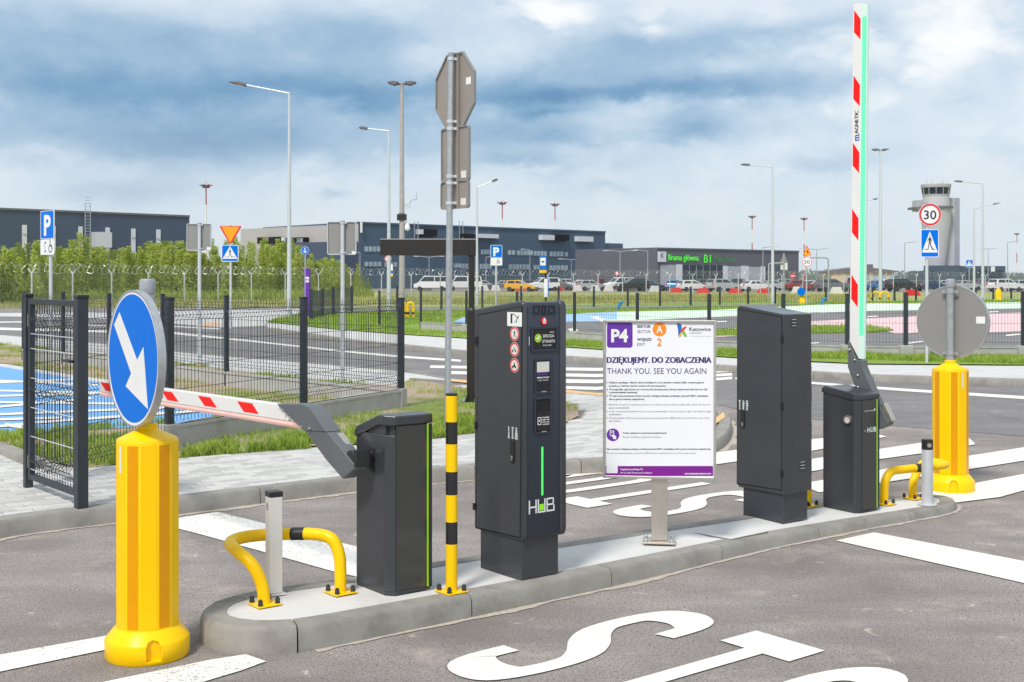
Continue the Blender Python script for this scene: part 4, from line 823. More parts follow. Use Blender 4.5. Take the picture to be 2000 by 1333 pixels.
# door on the end of the column
def door(T, A, xs, pts, mt='anthracite', hinge=None, handle=None, tag=None):
    q = [(lambda r: (r[0], r[1]-A.z))(planeL(x, y, A+U*xs, NN)) for x, y in pts]
    cy, cz = sum(p[0] for p in q)/4, sum(p[1] for p in q)/4; g = .007
    ex = [(p[0]+(g if p[0] > cy else -g), p[1]+(g if p[1] > cz else -g)) for p in q]
    MB().plate(ex, (xs+.001, 0, 0), Yv, Z, (-.0018, 0, 0)).build('door_gap', 'gap', T)
    dr = MB().plate(q, (xs+.001, 0, 0), Yv, Z, (-.0045, 0, 0)).build('door', mt, T, bev=.0015)
    fn = lambda x, y: (lambda r: (r[0], r[1]-A.z))(planeL(x, y, A+U*xs, NN))
    for hx, hy0, hy1 in hinge or ():
        L, za = fn(hx, hy1); _, zc = fn(hx, hy0); MB().plate(rrect(L-.011, za, L+.011, zc, .002, 1), (xs-.003, 0, 0), Yv, Z, (-.006, 0, 0)).build('hinge', 'gap', dr)
    if handle:
        hx, h0, h1 = handle; L, za = fn(hx, h1); _, zc = fn(hx, h0)
        h_ = MB().plate(rrect(L-.016, za, L+.016, zc, .012, 3), (xs-.003, 0, 0), Yv, Z, (-.008, 0, 0)).build('handle', 'black', dr, bev=.002)
        k_ = MB().disc((xs-.011, L, za+.030), Yv, Z, .008, (-.002, 0, 0), 14); k_.plate([(-.005, -.018), (.005, -.018), (.005, 0), (-.005, 0)], (xs-.011, L, za+.030), Yv, Z, (-.002, 0, 0)); k_.build('keyhole', 'steel', h_)
    if tag:                              # worn transfer print above the handle
        tx, t0, t1 = tag; L, za = fn(tx, t1); _, zc = fn(tx, t0); s_ = MB()
        for k, wd_ in ((-.036, .016), (-.004, .020), (.028, .026)):
            for j in range(5):
                z_ = za+(zc-za)*(j+.5)/5; a = random.uniform(.5, 1)*wd_/2; hgt = (zc-za)/5*.45
                s_.plate([(L-k-a, z_-hgt), (L-k+a*.9, z_-hgt*random.uniform(.6, 1)), (L-k+a*random.uniform(.6, 1), z_+hgt), (L-k-a*random.uniform(.5, 1), z_+hgt*.9)], (xs-.0035, 0, 0), Yv, Z, (-.0006, 0, 0))
        s_.build('worn_label', mat('worn_label', (.55, .60, .60), .6, var=.3, scale=60), dr)
    return dr, fn
dr, fn = door(T, A, xl, [(935, 617), (1019, 600.5), (1015.5, 1049.5), (931.5, 1030)], hinge=((932.5, 658, 674), (931, 824, 838), (928, 983, 996)), handle=(1002.5, 858, 904), tag=(1003, 834, 858))
L, z_ = fn(1006, 624); w_ = .062; stk = MB().plate(rrect(L-w_, z_-.037, L+w_, z_+.037, .003, 2), (xl-.0035, 0, 0), Yv, Z, (-.0006, 0, 0)).build('warning_sticker', 'white', dr)
def fig(mb, parts, O, k, ux, t):
    for p in parts: mb.plate([(x*k, y*k) for x, y in p], O, ux, Z, t)
PED = [[(.0, .78), (.1, .88), (.0, .98), (-.1, .88)], [(-.12, .72), (.1, .74), (.14, .2), (-.12, .2)], [(-.12, .7), (-.4, .25), (-.32, .2), (-.08, .55)], [(.1, .72), (.38, .3), (.3, .24), (.08, .55)], [(-.12, .22), (.03, .22), (-.25, -.75), (-.5, -.72), (-.48, -.64), (-.32, -.64)], [(-.02, .22), (.14, .22), (.2, -.2), (.45, -.6), (.6, -.58), (.6, -.7), (.36, -.74), (.06, -.25)]]
BIKE = [[(-.75+.28*math.cos(a), -.35+.28*math.sin(a)) for a in [i*.785 for i in range(8)]], [(.47+.28*math.cos(a), -.35+.28*math.sin(a)) for a in [i*.785 for i in range(8)]], [(-.5, -.3), (-.2, .15), (.3, .2), (.5, -.3), (.42, -.32), (.24, .08), (-.1, .05), (-.38, -.32)], [(.2, .15), (.3, .5), (.15, .55), (.12, .2)], [(-.35, .2), (-.1, .2), (-.1, .3), (-.35, .3)]]
MOTO = [[(-.7+.3*math.cos(a), -.4+.3*math.sin(a)) for a in [i*.785 for i in range(8)]], [(.35+.3*math.cos(a), -.4+.3*math.sin(a)) for a in [i*.785 for i in range(8)]], [(-.5, -.3), (-.45, .1), (.1, .25), (.4, .1), (.35, -.35), (-.2, -.4)], [(-.3, .1), (-.15, .62), (.05, .6), (.15, .1)], [(-.2, .66), (-.05, .86), (.1, .7), (-.02, .6)]]
g = MB(); O_ = (xl-.0042, L, z_); fig(g, [[(-.9, -.6), (-.5, -.6), (-.5, .55), (-.35, .8), (-.9, .8)]], O_, .036, -Yv, (-.0006, 0, 0)); fig(g, [[(x*.55+.5+y*.45, y*.62) for x, y in p] for p in PED], O_, .04, -Yv, (-.0006, 0, 0)); fig(g, [[(-.35, .72), (.5, .35), (.5, .47), (-.35, .84)]], O_, .036, -Yv, (-.0006, 0, 0)); g.build('pictogram', 'black', stk)
for (px_, py_), shp in (((1006, 652.5), PED), ((1006, 683), BIKE), ((1006, 714), MOTO)):
    L, z_ = fn(px_, py_); s_ = MB().disc((xl-.0035, L, z_), -Yv, Z, .0385, (-.0005, 0, 0), 32).build('prohibition_sticker', 'off_white', dr)
    MB().ring((xl-.004, L, z_), -Yv, Z, .0285, .0368, (-.0006, 0, 0), 32).build('red_ring', 'signred', s_)
    g = MB(); fig(g, shp, (xl-.0042, L, z_-.001), .021, -Yv, (-.0006, 0, 0)); g.build('pictogram', 'black', s_)
# --- equipment cabinet
A, w, d = cabinet_frame((1441, 1007.5), (1528.9, 1023.3), (1572.1, 1014.3))
T = thing('equipment_cabinet', 'plain dark grey cabinet with a hinged door and louvres beside the notice board', 'cabinet', A, UA)
MB().box(0, 0, 0, w, d, .25).build('plinth', 'anthracite', T, bev=.003)
xl, xr, yf, yb = -.015, w+.02, -.02, d+.045
pz = lambda x, y, yy=yf: (lambda r: (r[0], r[1]-A.z))(planeL(x, y, A+NN*yy, U))
ps = lambda x, y: (lambda r: (r[0], r[1]-A.z))(planeL(x, y, A+U*xl, NN))
zb_ = pz(1531, 967)[1]; ztf = pz(1534, 614.5)[1]; ztb = ps(1434, 597)[1]
prof = [(yf, zb_), (yb-.02, zb_), (yb, zb_+.02), (yb, ztb-.03), (yb-.008, ztb-.008), (yb-.03, ztb), (yf, ztf)]
MB().plate(prof, (xl, 0, 0), Yv, Z, (xr-xl, 0, 0)).build('body', 'anthracite', T, bev=.006)
door(T, A, xl, [(1441.5, 605.5), (1526.5, 621), (1526.5, 957), (1440.5, 944)], hinge=((1528.5, 656, 668), (1528.5, 787.5, 799.5), (1528, 919.5, 931.5)), handle=(1452, 801, 836), tag=(1453.5, 782, 801))
for px_, ys in ((1550, (625.3, 631.3, 637.5)), (1566.5, (903.5, 909.6, 915.8))):
    for y_ in ys:
        x_, z_ = pz(px_, y_); v_ = MB(); v_.plate(rrect(x_-.026, z_-.0075, x_+.026, z_+.0075, .004, 2), (0, yf+.001, 0), X, Z, (0, -.006, 0)); v_.build('louvre', 'anthracite', T, bev=.003)
        MB().plate([(x_-.021, z_+.001), (x_+.021, z_+.001), (x_+.021, z_+.0045), (x_-.021, z_+.0045)], (0, yf-.0052, 0), X, Z, (0, -.0006, 0)).build('louvre_lip', 'galv_pale', T)
# --- notice board
A = GI(1288, 1058); T = thing('notice_board', 'white framed notice board with purple P4 print on a steel post', 'notice board', A, math.radians(-7.5))
k = A.y/F; bx = lambda px: (px-1291)*k*1.009; bz = lambda py, px=1291: (1059-py+(px-1291)*.022*(py-545)/390)*k
MB().box(-.049, -.02, .012, .049, .03, bz(930)).build('post', 'steel', T, bev=.003)
MB().box(-.10, -.085, 0, .095, .085, .010).build('base_plate', 'steel', T, bev=.002)
bolts(T, [(-.08, -.065, .01), (.075, -.065, .01), (-.08, .065, .01), (.075, .065, .01)], .016, .009, 'galv')
x0, x1, z0, z1 = bx(1182.5), bx(1399), bz(935), bz(626); fw = .016
fm = MB(); fd = (0, -.020, 0); O_ = (0, -.022, 0)
for p in ([(x0, z0), (x1, z0), (x1-fw, z0+fw), (x0+fw, z0+fw)], [(x0, z1), (x0+fw, z1-fw), (x1-fw, z1-fw), (x1, z1)], [(x0, z0), (x0+fw, z0+fw), (x0+fw, z1-fw), (x0, z1)], [(x1, z0), (x1, z1), (x1-fw, z1-fw), (x1-fw, z0+fw)]): fm.plate(p, O_, X, Z, fd)
fm.build('frame', 'alu', T, bev=.003)
pn = MB().plate([(x0+.01, z0+.01), (x1-.01, z0+.01), (x1-.01, z1-.01), (x0+.01, z1-.01)], (0, -.020, 0), X, Z, (0, -.010, 0)).build('panel', 'print_white', T)
YP = -.0302; TT = (0, -.0006, 0)
a4 = lambda x, y: (bx(1150+x/5.127), bz(600+y/5.127, 1150+x/5.127)); a5 = lambda x, y: (bx(1150+x/5.127), bz(820+y/5.127, 1150+x/5.127))
def shape(name, pts, m, f=a4, lift=0.): return MB().plate([f(*p) for p in pts], (0, YP-lift, 0), X, Z, TT).build(name, m, pn)
def words(name, rows, m, f=a4, lift=0.):
    for s_, xa, xb, base, cap, bold in rows:
        mb = MB(); pa, pb = f(xa, base), f(xb, base); dirv = Vector((pb[0]-pa[0], 0, pb[1]-pa[1])); ln_ = dirv.length
        text(mb, s_, (pa[0], YP-lift-.0008, pa[1]), dirv.normalized(), Z, 0, ln_, 0, cap*k/5.127, bold=bold)
        mb.build(name, m, pn, smooth=False)
shape('purple_square', rrect(206, 158, 459, 410, 26, 5), 'purple'); words('square_lettering', [('P4', 247, 414, 350, 126, .035)], 'white', lift=.001)
words('heading_lettering', [('SEKTOR', 505, 636, 213, 29, .012), ('WYJAZD', 505, 645, 342, 29, .012), ('DZIĘKUJEMY. DO ZOBACZENIA', 206, 1228, 561, 60, .016)], 'purple_text')
words('heading_lettering', [('SECTOR', 505, 636, 264, 29, 0), ('EXIT', 505, 583, 391, 29, 0), ('THANK YOU. SEE YOU AGAIN', 208, 1181, 671, 60, 0)], 'purple_text')
shape('orange_circle', [(724+69*math.cos(i*.2094), 228+69*math.sin(i*.2094)) for i in range(30)], 'orange'); words('circle_lettering', [('A', 692, 757, 262, 70, .03)], 'white', lift=.001); words('circle_lettering', [('2', 700, 745, 391, 76, .03)], 'orange')
shape('logo_stroke', [(893, 164), (938, 176), (942, 214), (934, 268), (909, 298), (906, 236)], 'logo_blue'); shape('logo_stroke', [(994, 198), (966, 200), (930, 236), (938, 262), (960, 240)], 'logo_red', lift=.0007)
shape('logo_stroke', [(948, 256), (966, 238), (994, 298), (966, 300)], 'logo_green', lift=.0014); shape('logo_stroke', [(909, 299), (934, 256), (948, 262), (930, 299)], 'logo_yellow', lift=.0021)
words('logo_lettering', [('Katowice', 1016, 1224, 243, 38, .008)], 'grey_text'); words('logo_lettering', [('AIRPORT', 1016, 1140, 275, 21, 0), ('im. Wojciecha Korfantego', 1016, 1225, 300, 9, 0)], 'pale_text')
words('body_lettering', [('1. Wyjazd z parkingu odbywa się bezobsługowo na podstawie odczytu tablic rejestracyjnych', 203, 1157, 765, 17, .012), ('pojazdu, po którym bariera otwiera się automatycznie.', 227, 790, 798, 17, .012), ('2. W przypadku, gdy bariera nie otworzy się automatycznie należy zeskanować bilet lub kod QR', 203, 1192, 834, 17, .012), ('z potwierdzenia rezerwacji.', 227, 508, 863, 17, .012),
      ('3. W razie niepowodzenia należy wezwać obsługę parkingu naciskając przycisk HELP, znajdujący', 203, 1198, 898, 17, .012), ('się na górze kolumny wyjazdowej.', 227, 578, 931, 17, .012), ('Pobyt opłacisz w automatach płatniczych.', 365, 797, 1268, 17, .012)], 'dark_text')
words('body_lettering', [('1. Exit from car park is unmanned, based on a vehicle number plate reading, after which the barrier', 203, 1220, 985, 17, 0), ('opens automatically.', 225, 430, 1017, 17, 0), ('2. In the event that the barrier does not open automatically, scan the ticket or QR code with booking', 203, 1225, 1053, 17, 0), ('confirmation.', 225, 355, 1083, 17, 0),
      ('3. If unsuccessful, call the car park assistance by pressing the HELP button located at the top of the', 203, 1210, 1119, 17, 0), ('exit column.', 225, 345, 1148, 17, 0), ('Pay for parking in payment machines.', 365, 747, 1308, 17, 0)], 'grey_text')
words('body_lettering', [('Aby wezwać obsługę parkingu naciśnij przycisk HELP, znajdujący się na górze kolumny wyjazdowej.', 202, 1225, 300, 17, .012)], 'dark_text', a5); words('body_lettering', [('To call car park assistance, press the HELP button located at the top of the exit column.', 202, 1083, 341, 17, 0)], 'grey_text', a5)
shape('payment_icon', [(265+63*math.cos(i*.2094), 1279+63*math.sin(i*.2094)) for i in range(30)], 'purple')
ic = MB(); O_ = lambda lift: (0, YP-lift, 0)
for p in ([(234, 1236), (276, 1236), (276, 1244), (234, 1244)], [(234, 1244), (241, 1244), (241, 1290), (234, 1290)], [(269, 1244), (276, 1244), (276, 1276), (269, 1276)], [(248, 1252), (262, 1252), (258, 1262), (250, 1262)], [(234, 1284), (256, 1284), (256, 1291), (234, 1291)], [(252, 1290), (270, 1268), (282, 1284), (296, 1292), (298, 1322), (268, 1322), (266, 1306)]): ic.plate([a4(*q) for q in p], O_(.001), X, Z, TT)
ic.build('icon_lines', 'white', pn)
shape('footer_band', [(176, 462), (1246, 462), (1246, 562), (176, 562)], 'purple_band', a5); shape('footer_tag', rrect(200, 424, 312, 534, 8, 2), 'print_white', a5, .0007)
words('footer_lettering', [('Regulamin parkingu P4', 340, 560, 502, 16, .025), ('P4 Car Park Terms and Conditions', 340, 651, 537, 16, .01), ('www.katowice-airport.com', 968, 1228, 545, 17, .03)], 'white', a5, .0004)
# --- hoop guards, posts
def hoop(name, label, path, plates, band):
    t = thing(name, label, 'hoop guard', plates[0], 0, 'yellow hoop guards at the ends of the island'); O = Vector(plates[0])
    pts = crom([Vector(p)-O for p in path], 8); MB().tube(pts, .0305, 14).build('tube', 'yellow_steel', t)
    i0, i1 = band; seg = pts[i0:i1]; MB().tube(seg, .0325, 14, cap=True).build('black_band', 'black', t)
    for p in plates:
        q = Vector(p)-O; h = .062; b = MB(); b.hexa(q-U*h-NN*h+Z*.001, U*2*h, NN*2*h, Z*.008); pl_ = b.build('base_plate', 'yellow_steel', t, bev=.002)
        bolts(pl_, [q+U*a*.045+NN*c*.045+Z*.009 for a in (-1, 1) for c in (-1, 1)], .03, .0115)
a, b = GI(517, 1181), GI(665, 1158); zz = a.z
bent = lambda p, z: Vector((p[0], p[1], z))
hoop('hoop_guard', 'yellow hoop guard around the square white post', [bent(b, zz), bent(b, zz+.10), bent(b, zz+.19)+Vector((-.008, .004, 0)), (b.x-.045, b.y+.018, zz+.260), (b.x-.13, b.y+.045, zz+.280), (b.x-.3, b.y+.075, zz+.275), (b.x-.44, b.y+.05, zz+.272), (b.x-.515, b.y-.01, zz+.268), (b.x-.53, b.y-.09, zz+.262), (b.x-.475, b.y-.18, zz+.245), (a.x-.06, a.y, zz+.19), (a.x-.015, a.y, zz+.10), bent(a, zz)], [a, b], (35, 39))
a, b = GI(1727, 985), GI(1783, 974); zz = a.z
hoop('hoop_guard', 'yellow hoop guard around the round grey post', [bent(a, zz), bent(a, zz+.09), (a.x+.01, a.y+.005, zz+.17), (a.x+.06, a.y+.03, zz+.23), (a.x+.16, a.y+.06, zz+.242), (a.x+.36, a.y+.16, zz+.242), (a.x+.50, a.y+.235, zz+.243), (a.x+.55, a.y+.30, zz+.243), (a.x+.53, a.y+.38, zz+.243), (a.x+.43, a.y+.39, zz+.243), (b.x+.075, b.y+.07, zz+.215), (b.x+.02, b.y+.02, zz+.15), (b.x, b.y, zz+.08), bent(b, zz)], [a, b], (36, 41))
A = GI(535, 1160); T = thing('sensor_post', 'short square white post with a black cap inside the left-hand hoop guard'.replace('left-hand ', 'yellow '), 'post', A, UA-.12)
MB().box(-.034, -.034, .006, .034, .034, .485).build('post_tube', 'off_white', T, bev=.006); MB().box(-.0355, -.0355, .486, .0355, .0355, .512).build('post_cap', 'black', T, bev=.004)
MB().plate(rrect(-.012, .42, .012, .455, .002, 1), (-.0342, 0, 0), -Yv, Z, (-.0008, 0, 0)).build('sticker', 'pale_text', T); MB().box(-.05, -.05, 0, .05, .05, .006).build('base_plate', 'off_white', T, bev=.003)
A = GI(1811, 986); T = thing('sensor_post', 'round pale grey post with a black lens head beside the barrier with raised boom', 'post', A, 0)
MB().tube([(0, 0, .006), (0, 0, .40)], .040, 24).build('post_tube', 'galv_pale', T); MB().tube([(0, 0, .40), (0, 0, .475)], .0405, 24).build('sensor_head', 'black', T, bev=.004)
MB().disc((0, -.0405, .435), X, Z, .016, (0, -.006, 0), 18).build('lens', 'steel', T); MB().disc((0, 0, 0), X, Yv, .07, (0, 0, .006), 24).build('base_plate', 'galv_pale', T)
def banded_post(label, A, top, bands):
    T = thing('striped_post', label, 'striped post', A, UA); MB().tube([(0, 0, .008), (0, 0, top)], .0295, 22).build('post_tube', 'yellow_steel', T)
    for z0, z1 in bands: MB().tube([(0, 0, z0), (0, 0, z1)], .0300, 22).build('black_band', 'black', T)
    MB().lathe([(.0296, top), (.0305, top+.002), (.0305, top+.01), (.02, top+.014)], 20).build('post_cap', 'black', T)
    p = MB().box(-.062, -.062, 0, .062, .062, .008).build('base_plate', 'yellow_steel', T, bev=.002); bolts(p, [(a*.045, c*.045, .008) for a in (-1, 1) for c in (-1, 1)], .03, .0115)
A = GI(882, 1156); k = A.y/F; zp = lambda y: (1157-y)*k
banded_post('yellow and black banded post standing beside the exit column', A, zp(774), [(zp(868), zp(825)), (zp(967), zp(922)), (zp(1063), zp(1020))])
A = GI(1577, 988)
banded_post('yellow post almost hidden behind the plain cabinet', A, .98, [(.22, .34), (.48, .60), (.74, .86)])
# ------------------------------------------------------------------ fences and gate
def wires(parent, p0, p1, z0, z1, sp, r, folds=(), hor=(), name='mesh_panel', depth=.035, n=3, m='fence'):
    p0, p1 = Vector((p0[0], p0[1], 0)), Vector((p1[0], p1[1], 0)); dv = p1-p0; L = dv.length; e = dv/L; nv = Vector((e.y, -e.x, 0))
    if nv.dot(p0) > 0: nv = -nv
    mb = MB(); k = max(1, int(L/sp))
    for i in range(1, k):
        q = p0+e*(L*i/k); pts = [q+Z*z0]
        for f in folds: pts += [q+Z*(f-.045), q+nv*depth+Z*f, q+Z*(f+.045)]
        pts.append(q+Z*z1); mb.tube(pts, r, n, cap=False)
    for f in folds:
        for dz in (-.045, .045): mb.tube([p0+Z*(f+dz), p1+Z*(f+dz)], r*1.1, n, cap=False)
        mb.tube([p0+nv*depth+Z*f, p1+nv*depth+Z*f], r*1.1, n, cap=False)
    for h in hor: mb.tube([p0+Z*h, p1+Z*h], r*1.1, n, cap=False)
    return mb.build(name, m, parent, kind='stuff', smooth=False)
def post(parent, p, z0, z1, w, rot=0., name='fence_post'):
    o = MB().box(-w/2, -w/2, z0, w/2, w/2, z1).build(name, 'fence', parent, bev=.004); o.location = (p[0], p[1], 0); o.rotation_euler = (0, 0, rot)
    c = MB().box(-w/2-.003, -w/2-.003, z1, w/2+.003, w/2+.003, z1+.02).build('cap', 'black', o, bev=.004); return o
def board(parent, p0, p1, z0, z1, th, name='plinth_board'):
    p0, p1 = Vector((p0[0], p0[1], 0)), Vector((p1[0], p1[1], 0)); e = (p1-p0).normalized(); nv = Vector((-e.y, e.x, 0))
    mb = MB(); mb.hexa(p0+e*.006-nv*th/2+Z*z0, (p1-p0)-e*.012, nv*th, Z*(z1-z0)); mb.hexa(p0+e*.006-nv*(th/2+.012)+Z*(z1-.035), (p1-p0)-e*.012, nv*(th+.024), Z*.035)
    return mb.build(name, 'plinth', parent, bev=.006)
gl, gr = G(55, 952, .12), G(158.5, 992, .12); e_ = (gr-gl).normalized(); ga = math.atan2(e_.y, e_.x); Lg = (gr-gl).length
T = thing('pedestrian_gate', 'grey mesh gate with square posts standing on the block pavement', 'gate', gl, ga)
for x, w in ((0, .058), (Lg, .075)):
    o = MB().box(x-w/2, -w/2, 0, x+w/2, w/2, 1.435).build('gate_post', 'fence', T, bev=.004); MB().box(x-w/2-.004, -w/2-.004, 1.435, x+w/2+.004, w/2+.004, 1.46).build('cap', 'black', o, bev=.006)
x0, x1 = .055, Lg-.055; lf = MB()
for b_ in ((x0, .07, x0+.042, 1.42), (x1-.042, .07, x1, 1.42)): lf.box(b_[0], -.02, b_[1], b_[2], .02, b_[3])
for z0, z1 in ((.07, .112), (1.378, 1.42)): lf.box(x0+.042, -.019, z0, x1-.042, .019, z1)
lf = lf.build('gate_frame', 'fence', T, bev=.003)
wires(lf, (x0+.04, 0), (x1-.04, 0), .11, 1.38, .05, .003, (.22, .755, 1.27), (), n=4)
for h in (.15, .395, .61, .83, 1.05, 1.16): MB().tube([(x0+.04, -.012, h), (x1-.04, -.012, h)], .0038, 5).build('cross_wire', 'galv_pale', lf)
for h in (.20, 1.26): MB().lathe([(.012, -.05), (.02, -.045), (.02, .045), (.012, .05)], 10, ((.043), 0, h)).build('hinge', mat('brass_hinge', (.5, .42, .18), .4, .8), lf)
hl = MB(); hl.box(x1-.03, -.045, .99, x1-.006, -.02, 1.01); hl.box(x1-.15, -.055, .992, x1-.03, -.035, 1.01); hl.build('handle', 'black', lf, bev=.004)
MB().box(x1-.035, -.024, .86, x1-.004, -.0195, 1.03).build('lock_plate', 'black', lf, bev=.002)
p328, p593, p780 = G(331, 876, .12), G(593, 828, .12), G(783, 795, .12)
T = thing('mesh_fence', 'grey mesh fence running from the gate to the corner behind the lowered barrier', 'fence', (0, 0, 0), 0, 'mesh fences round the blue parking bays')
pm = (gl+p328)/2
wires(T, gl, p328, .17, 1.45, .05, .003, (.25, .78, 1.32), (.5, 1.05), n=4)
post(T, p328, .30, 1.50, .065, .9); 
for a, b in ((p328, p593), (p593, p780)):
    board(T, a, b, .05, .335, .06); wires(T, a, b, .36, 1.47 if a is p328 else 1.44, .05, .003, (.46, 1.35), (.66, .88, 1.1), n=4)
post(T, p593, .30, 1.475, .065, .9); post(T, p780, .30, 1.44, .065, .9)
for p, w in ((p328, .17), (p780, .12)):
    o = MB().box(-w/2, -w*.45, .05, w/2, w*.45, .345 if w > .15 else .35).build('footing_block', 'plinth', T, bev=.006); o.location = (p.x, p.y, 0); o.rotation_euler = (0, 0, 1.05)
T = thing('mesh_fence', 'grey mesh fence on a concrete footing along the back of the blue parking bays', 'fence', (0, 0, 0), 0, 'mesh fences round the blue parking bays')
F2 = [(p780, 1.43)]+[(G(x, y, .12), z) for x, y, z in ((442, 754, 1.41), (318, 736, 1.41), (213, 722, 1.40), (123, 711, 1.40), (46, 703, 1.39))]
for (a, za), (b, zb) in zip(F2, F2[1:]):
    board(T, a, b, .05, .33, .06); wires(T, a, b, .35, za, .05, .003, (.46, 1.30), (.66, .88, 1.1)); post(T, b, .10, zb+.02, .062, .6)
T = thing('mesh_fence', 'dark mesh fence on concrete blocks beyond the through road', 'fence', (0, 0, 0), 0, 'mesh fences round the coloured car park')
F4 = [(741, 637, 569), (822, 643, 569), (911, 649, 570), (1010, 656, 571), (1122, 665, 573), (1245, 674, 574), (1385, 684, 576), (1530, 692, 576), (1655, 697, 576), (1769, 698, 573.5), (1999, 699, 571), (2240, 700, 569)]
pp = [(G(x, y, .12), P(x, t, G(x, y, .12).y).z) for x, y, t in F4]
for i, ((a, za), (b, zb)) in enumerate(zip(pp, pp[1:])):
    wires(T, a, b, .36, za-.02, .07 if i < 5 else .06, .003, (), (.42, .6, .8, 1.0, 1.2), n=3)
    if i >= 1: board(T, a, b, .05, .34, .06)
for i, (a, za) in enumerate(pp):
    post(T, a, .12 if i < 2 else .30, za, .075)
    if i > 1: o = MB().box(-.13, -.10, .05, .13, .10, .36).build('footing_block', 'plinth', T, bev=.01); o.location = (a.x, a.y, 0)
T = thing('mesh_fence', 'thin dark mesh fence between the bright lawn and the dry meadow', 'fence', (0, 0, 0), 0, 'mesh fences round the coloured car park')
F5 = [(776, 607, 560), (862, 606, 560), (942, 605, 560), (1018, 604, 560), (1091, 602.5, 560), (1160, 601, 560), (1226, 600, 560), (1289, 599, 560.5), (1349, 598, 561), (1406, 597, 561), (1461, 595, 561), (1514, 594, 561), (1564, 593, 561), (1613, 592, 561.5), (1660, 591, 562), (1704, 590, 562), (1747, 589.5, 562), (1789, 589, 562), (1829, 588.5, 562), (1869, 588, 562), (1906, 587.5, 562.5), (1940, 587, 563), (1975, 586.5, 563), (2010, 586, 563)]
pp = [(G(x, y, .12), P(x, t, G(x, y, .12).y).z) for x, y, t in F5]
for (a, za), (b, zb) in zip(pp, pp[1:]): wires(T, a, b, .2, za-.05, .1, .003, (), (.3, .6, .9, 1.2))
for a, za in pp: post(T, a, .1, za, .11)
T = thing('mesh_fence', 'short dark mesh fence running back beside the purple pylon', 'fence', (0, 0, 0), 0, 'mesh fences round the coloured car park')
pp = [(G(x, y, .12), P(x, t, G(x, y, .12).y).z) for x, y, t in ((608, 627, 566), (630, 621, 565), (651, 617, 562), (687, 610, 560))]
for (a, za), (b, zb) in zip(pp, pp[1:]): wires(T, a, b, .2, za-.05, .05, .003, (), (.4, .8, 1.2))
for a, za in pp: post(T, a, .1, za, .12)
# security fence with Y-shaped posts and coils of razor wire
def security():
    T = thing('security_fence', 'tall perimeter fence with forked posts and coiled razor wire on top', 'fence', (0, 0, 0))
    xs = [(-20, 66), (62, 68), (142, 71.5), (218, 75), (290, 78.5), (360, 82), (426, 85.5), (491, 89), (557, 92), (622, 95), (685, 98), (745, 101), (803, 104), (860, 107), (915, 110), (968, 112.5), (1020, 115), (1070, 117), (1120, 119), (1168, 121), (1216, 123), (1262, 125), (1308, 127), (1353, 129), (1398, 131), (1442, 133), (1485, 135), (1527, 137), (1568, 139), (1608, 141), (1648, 143), (1700, 144), (1745, 145), (1790, 146), (1835, 147), (1880, 148), (1925, 149), (1970, 150), (2020, 151)]
    pts = [Vector(((x-1000)/F*y, y, 0)) for x, y in xs]; src = None
    for i, p in enumerate(pts):
        if src is None:
            m_ = MB(); m_.tube([(0, 0, -.05), (0, 0, 2.0)], .045, 7)
            for s_ in (-1, 1): m_.tube([(0, 0, 1.98), (s_*.22, 0, 2.28)], .035, 6)
            src = m_.build('fork_post', 'galv_pale', T); src.location = p
        else: inst(src, T, 'fork_post', p)
    for a, b in zip(pts, pts[1:]): wires(T, a, b, .05, 1.98, .10, .004, (), (.1, .3, .5, .7, .9, 1.1, 1.3, 1.5, 1.7, 1.95), m='galv')
    for a, b in zip(pts, pts[1:]):
        mb = MB(); L = (b-a).length; e = (b-a)/L; nv = Vector((-e.y, e.x, 0)); k = max(3, int(L/.42)); ph = random.uniform(0, 6); c = []; zc = 2.30
        for i in range(k*14+1):
            t = i/14; an = 2*math.pi*t*1.0+ph; r = .27*(1+.10*math.sin(t*1.9+ph)); c.append(a+e*(L*i/(k*14)+.10*math.sin(2*an))+nv*r*math.cos(an)+Z*(zc+r*math.sin(an)+.03*math.sin(t*.8)))
        mb.tube(c, .012, 3, cap=False); c2 = [p+e*.2+Z*.02 for p in c[::-1]]
        mb.build('razor_coil', 'galv', T, kind='stuff', smooth=False)
    return pts
SEC = security()
# ------------------------------------------------------------------ signs on poles
def pole_sign(label, foot, ztop, r, rz=0., m='galv', group=None, cat='road sign', name='road_sign'):
    T = thing(name, label, cat, foot, rz, group); MB().tube([(0, 0, -.02), (0, 0, ztop-foot[2])], r, 14).build('sign_pole', m, T)
    MB().lathe([(r+.003, ztop-foot[2]-.03), (r+.004, ztop-foot[2]), (r*.6, ztop-foot[2]+.006)], 14).build('cap', 'cap_grey', T)
    return T
def px_local(foot, px0, cosf=1.0):
    k = foot[1]/F; return (lambda x: (x-px0)*k/cosf), (lambda y: H-(y-HZ)*k-foot[2])
def plate(T, name, poly, yo, m, th=.012, parent=None, lift=0): return MB().plate(poly, (0, yo-lift, 0), X, Z, (0, -th, 0)).build(name, m, parent or T)
def clamps(T, zs, r, side=1):
    for z in zs:
        c = MB(); c.ring((0, 0, z-.014), X, Yv, r, r+.007, (0, 0, .028), 14); c.box(r, -.05*side-.006, z-.012, r+.03, -.05*side+.05, z+.012); c.build('clamp', 'galv_pale', T)
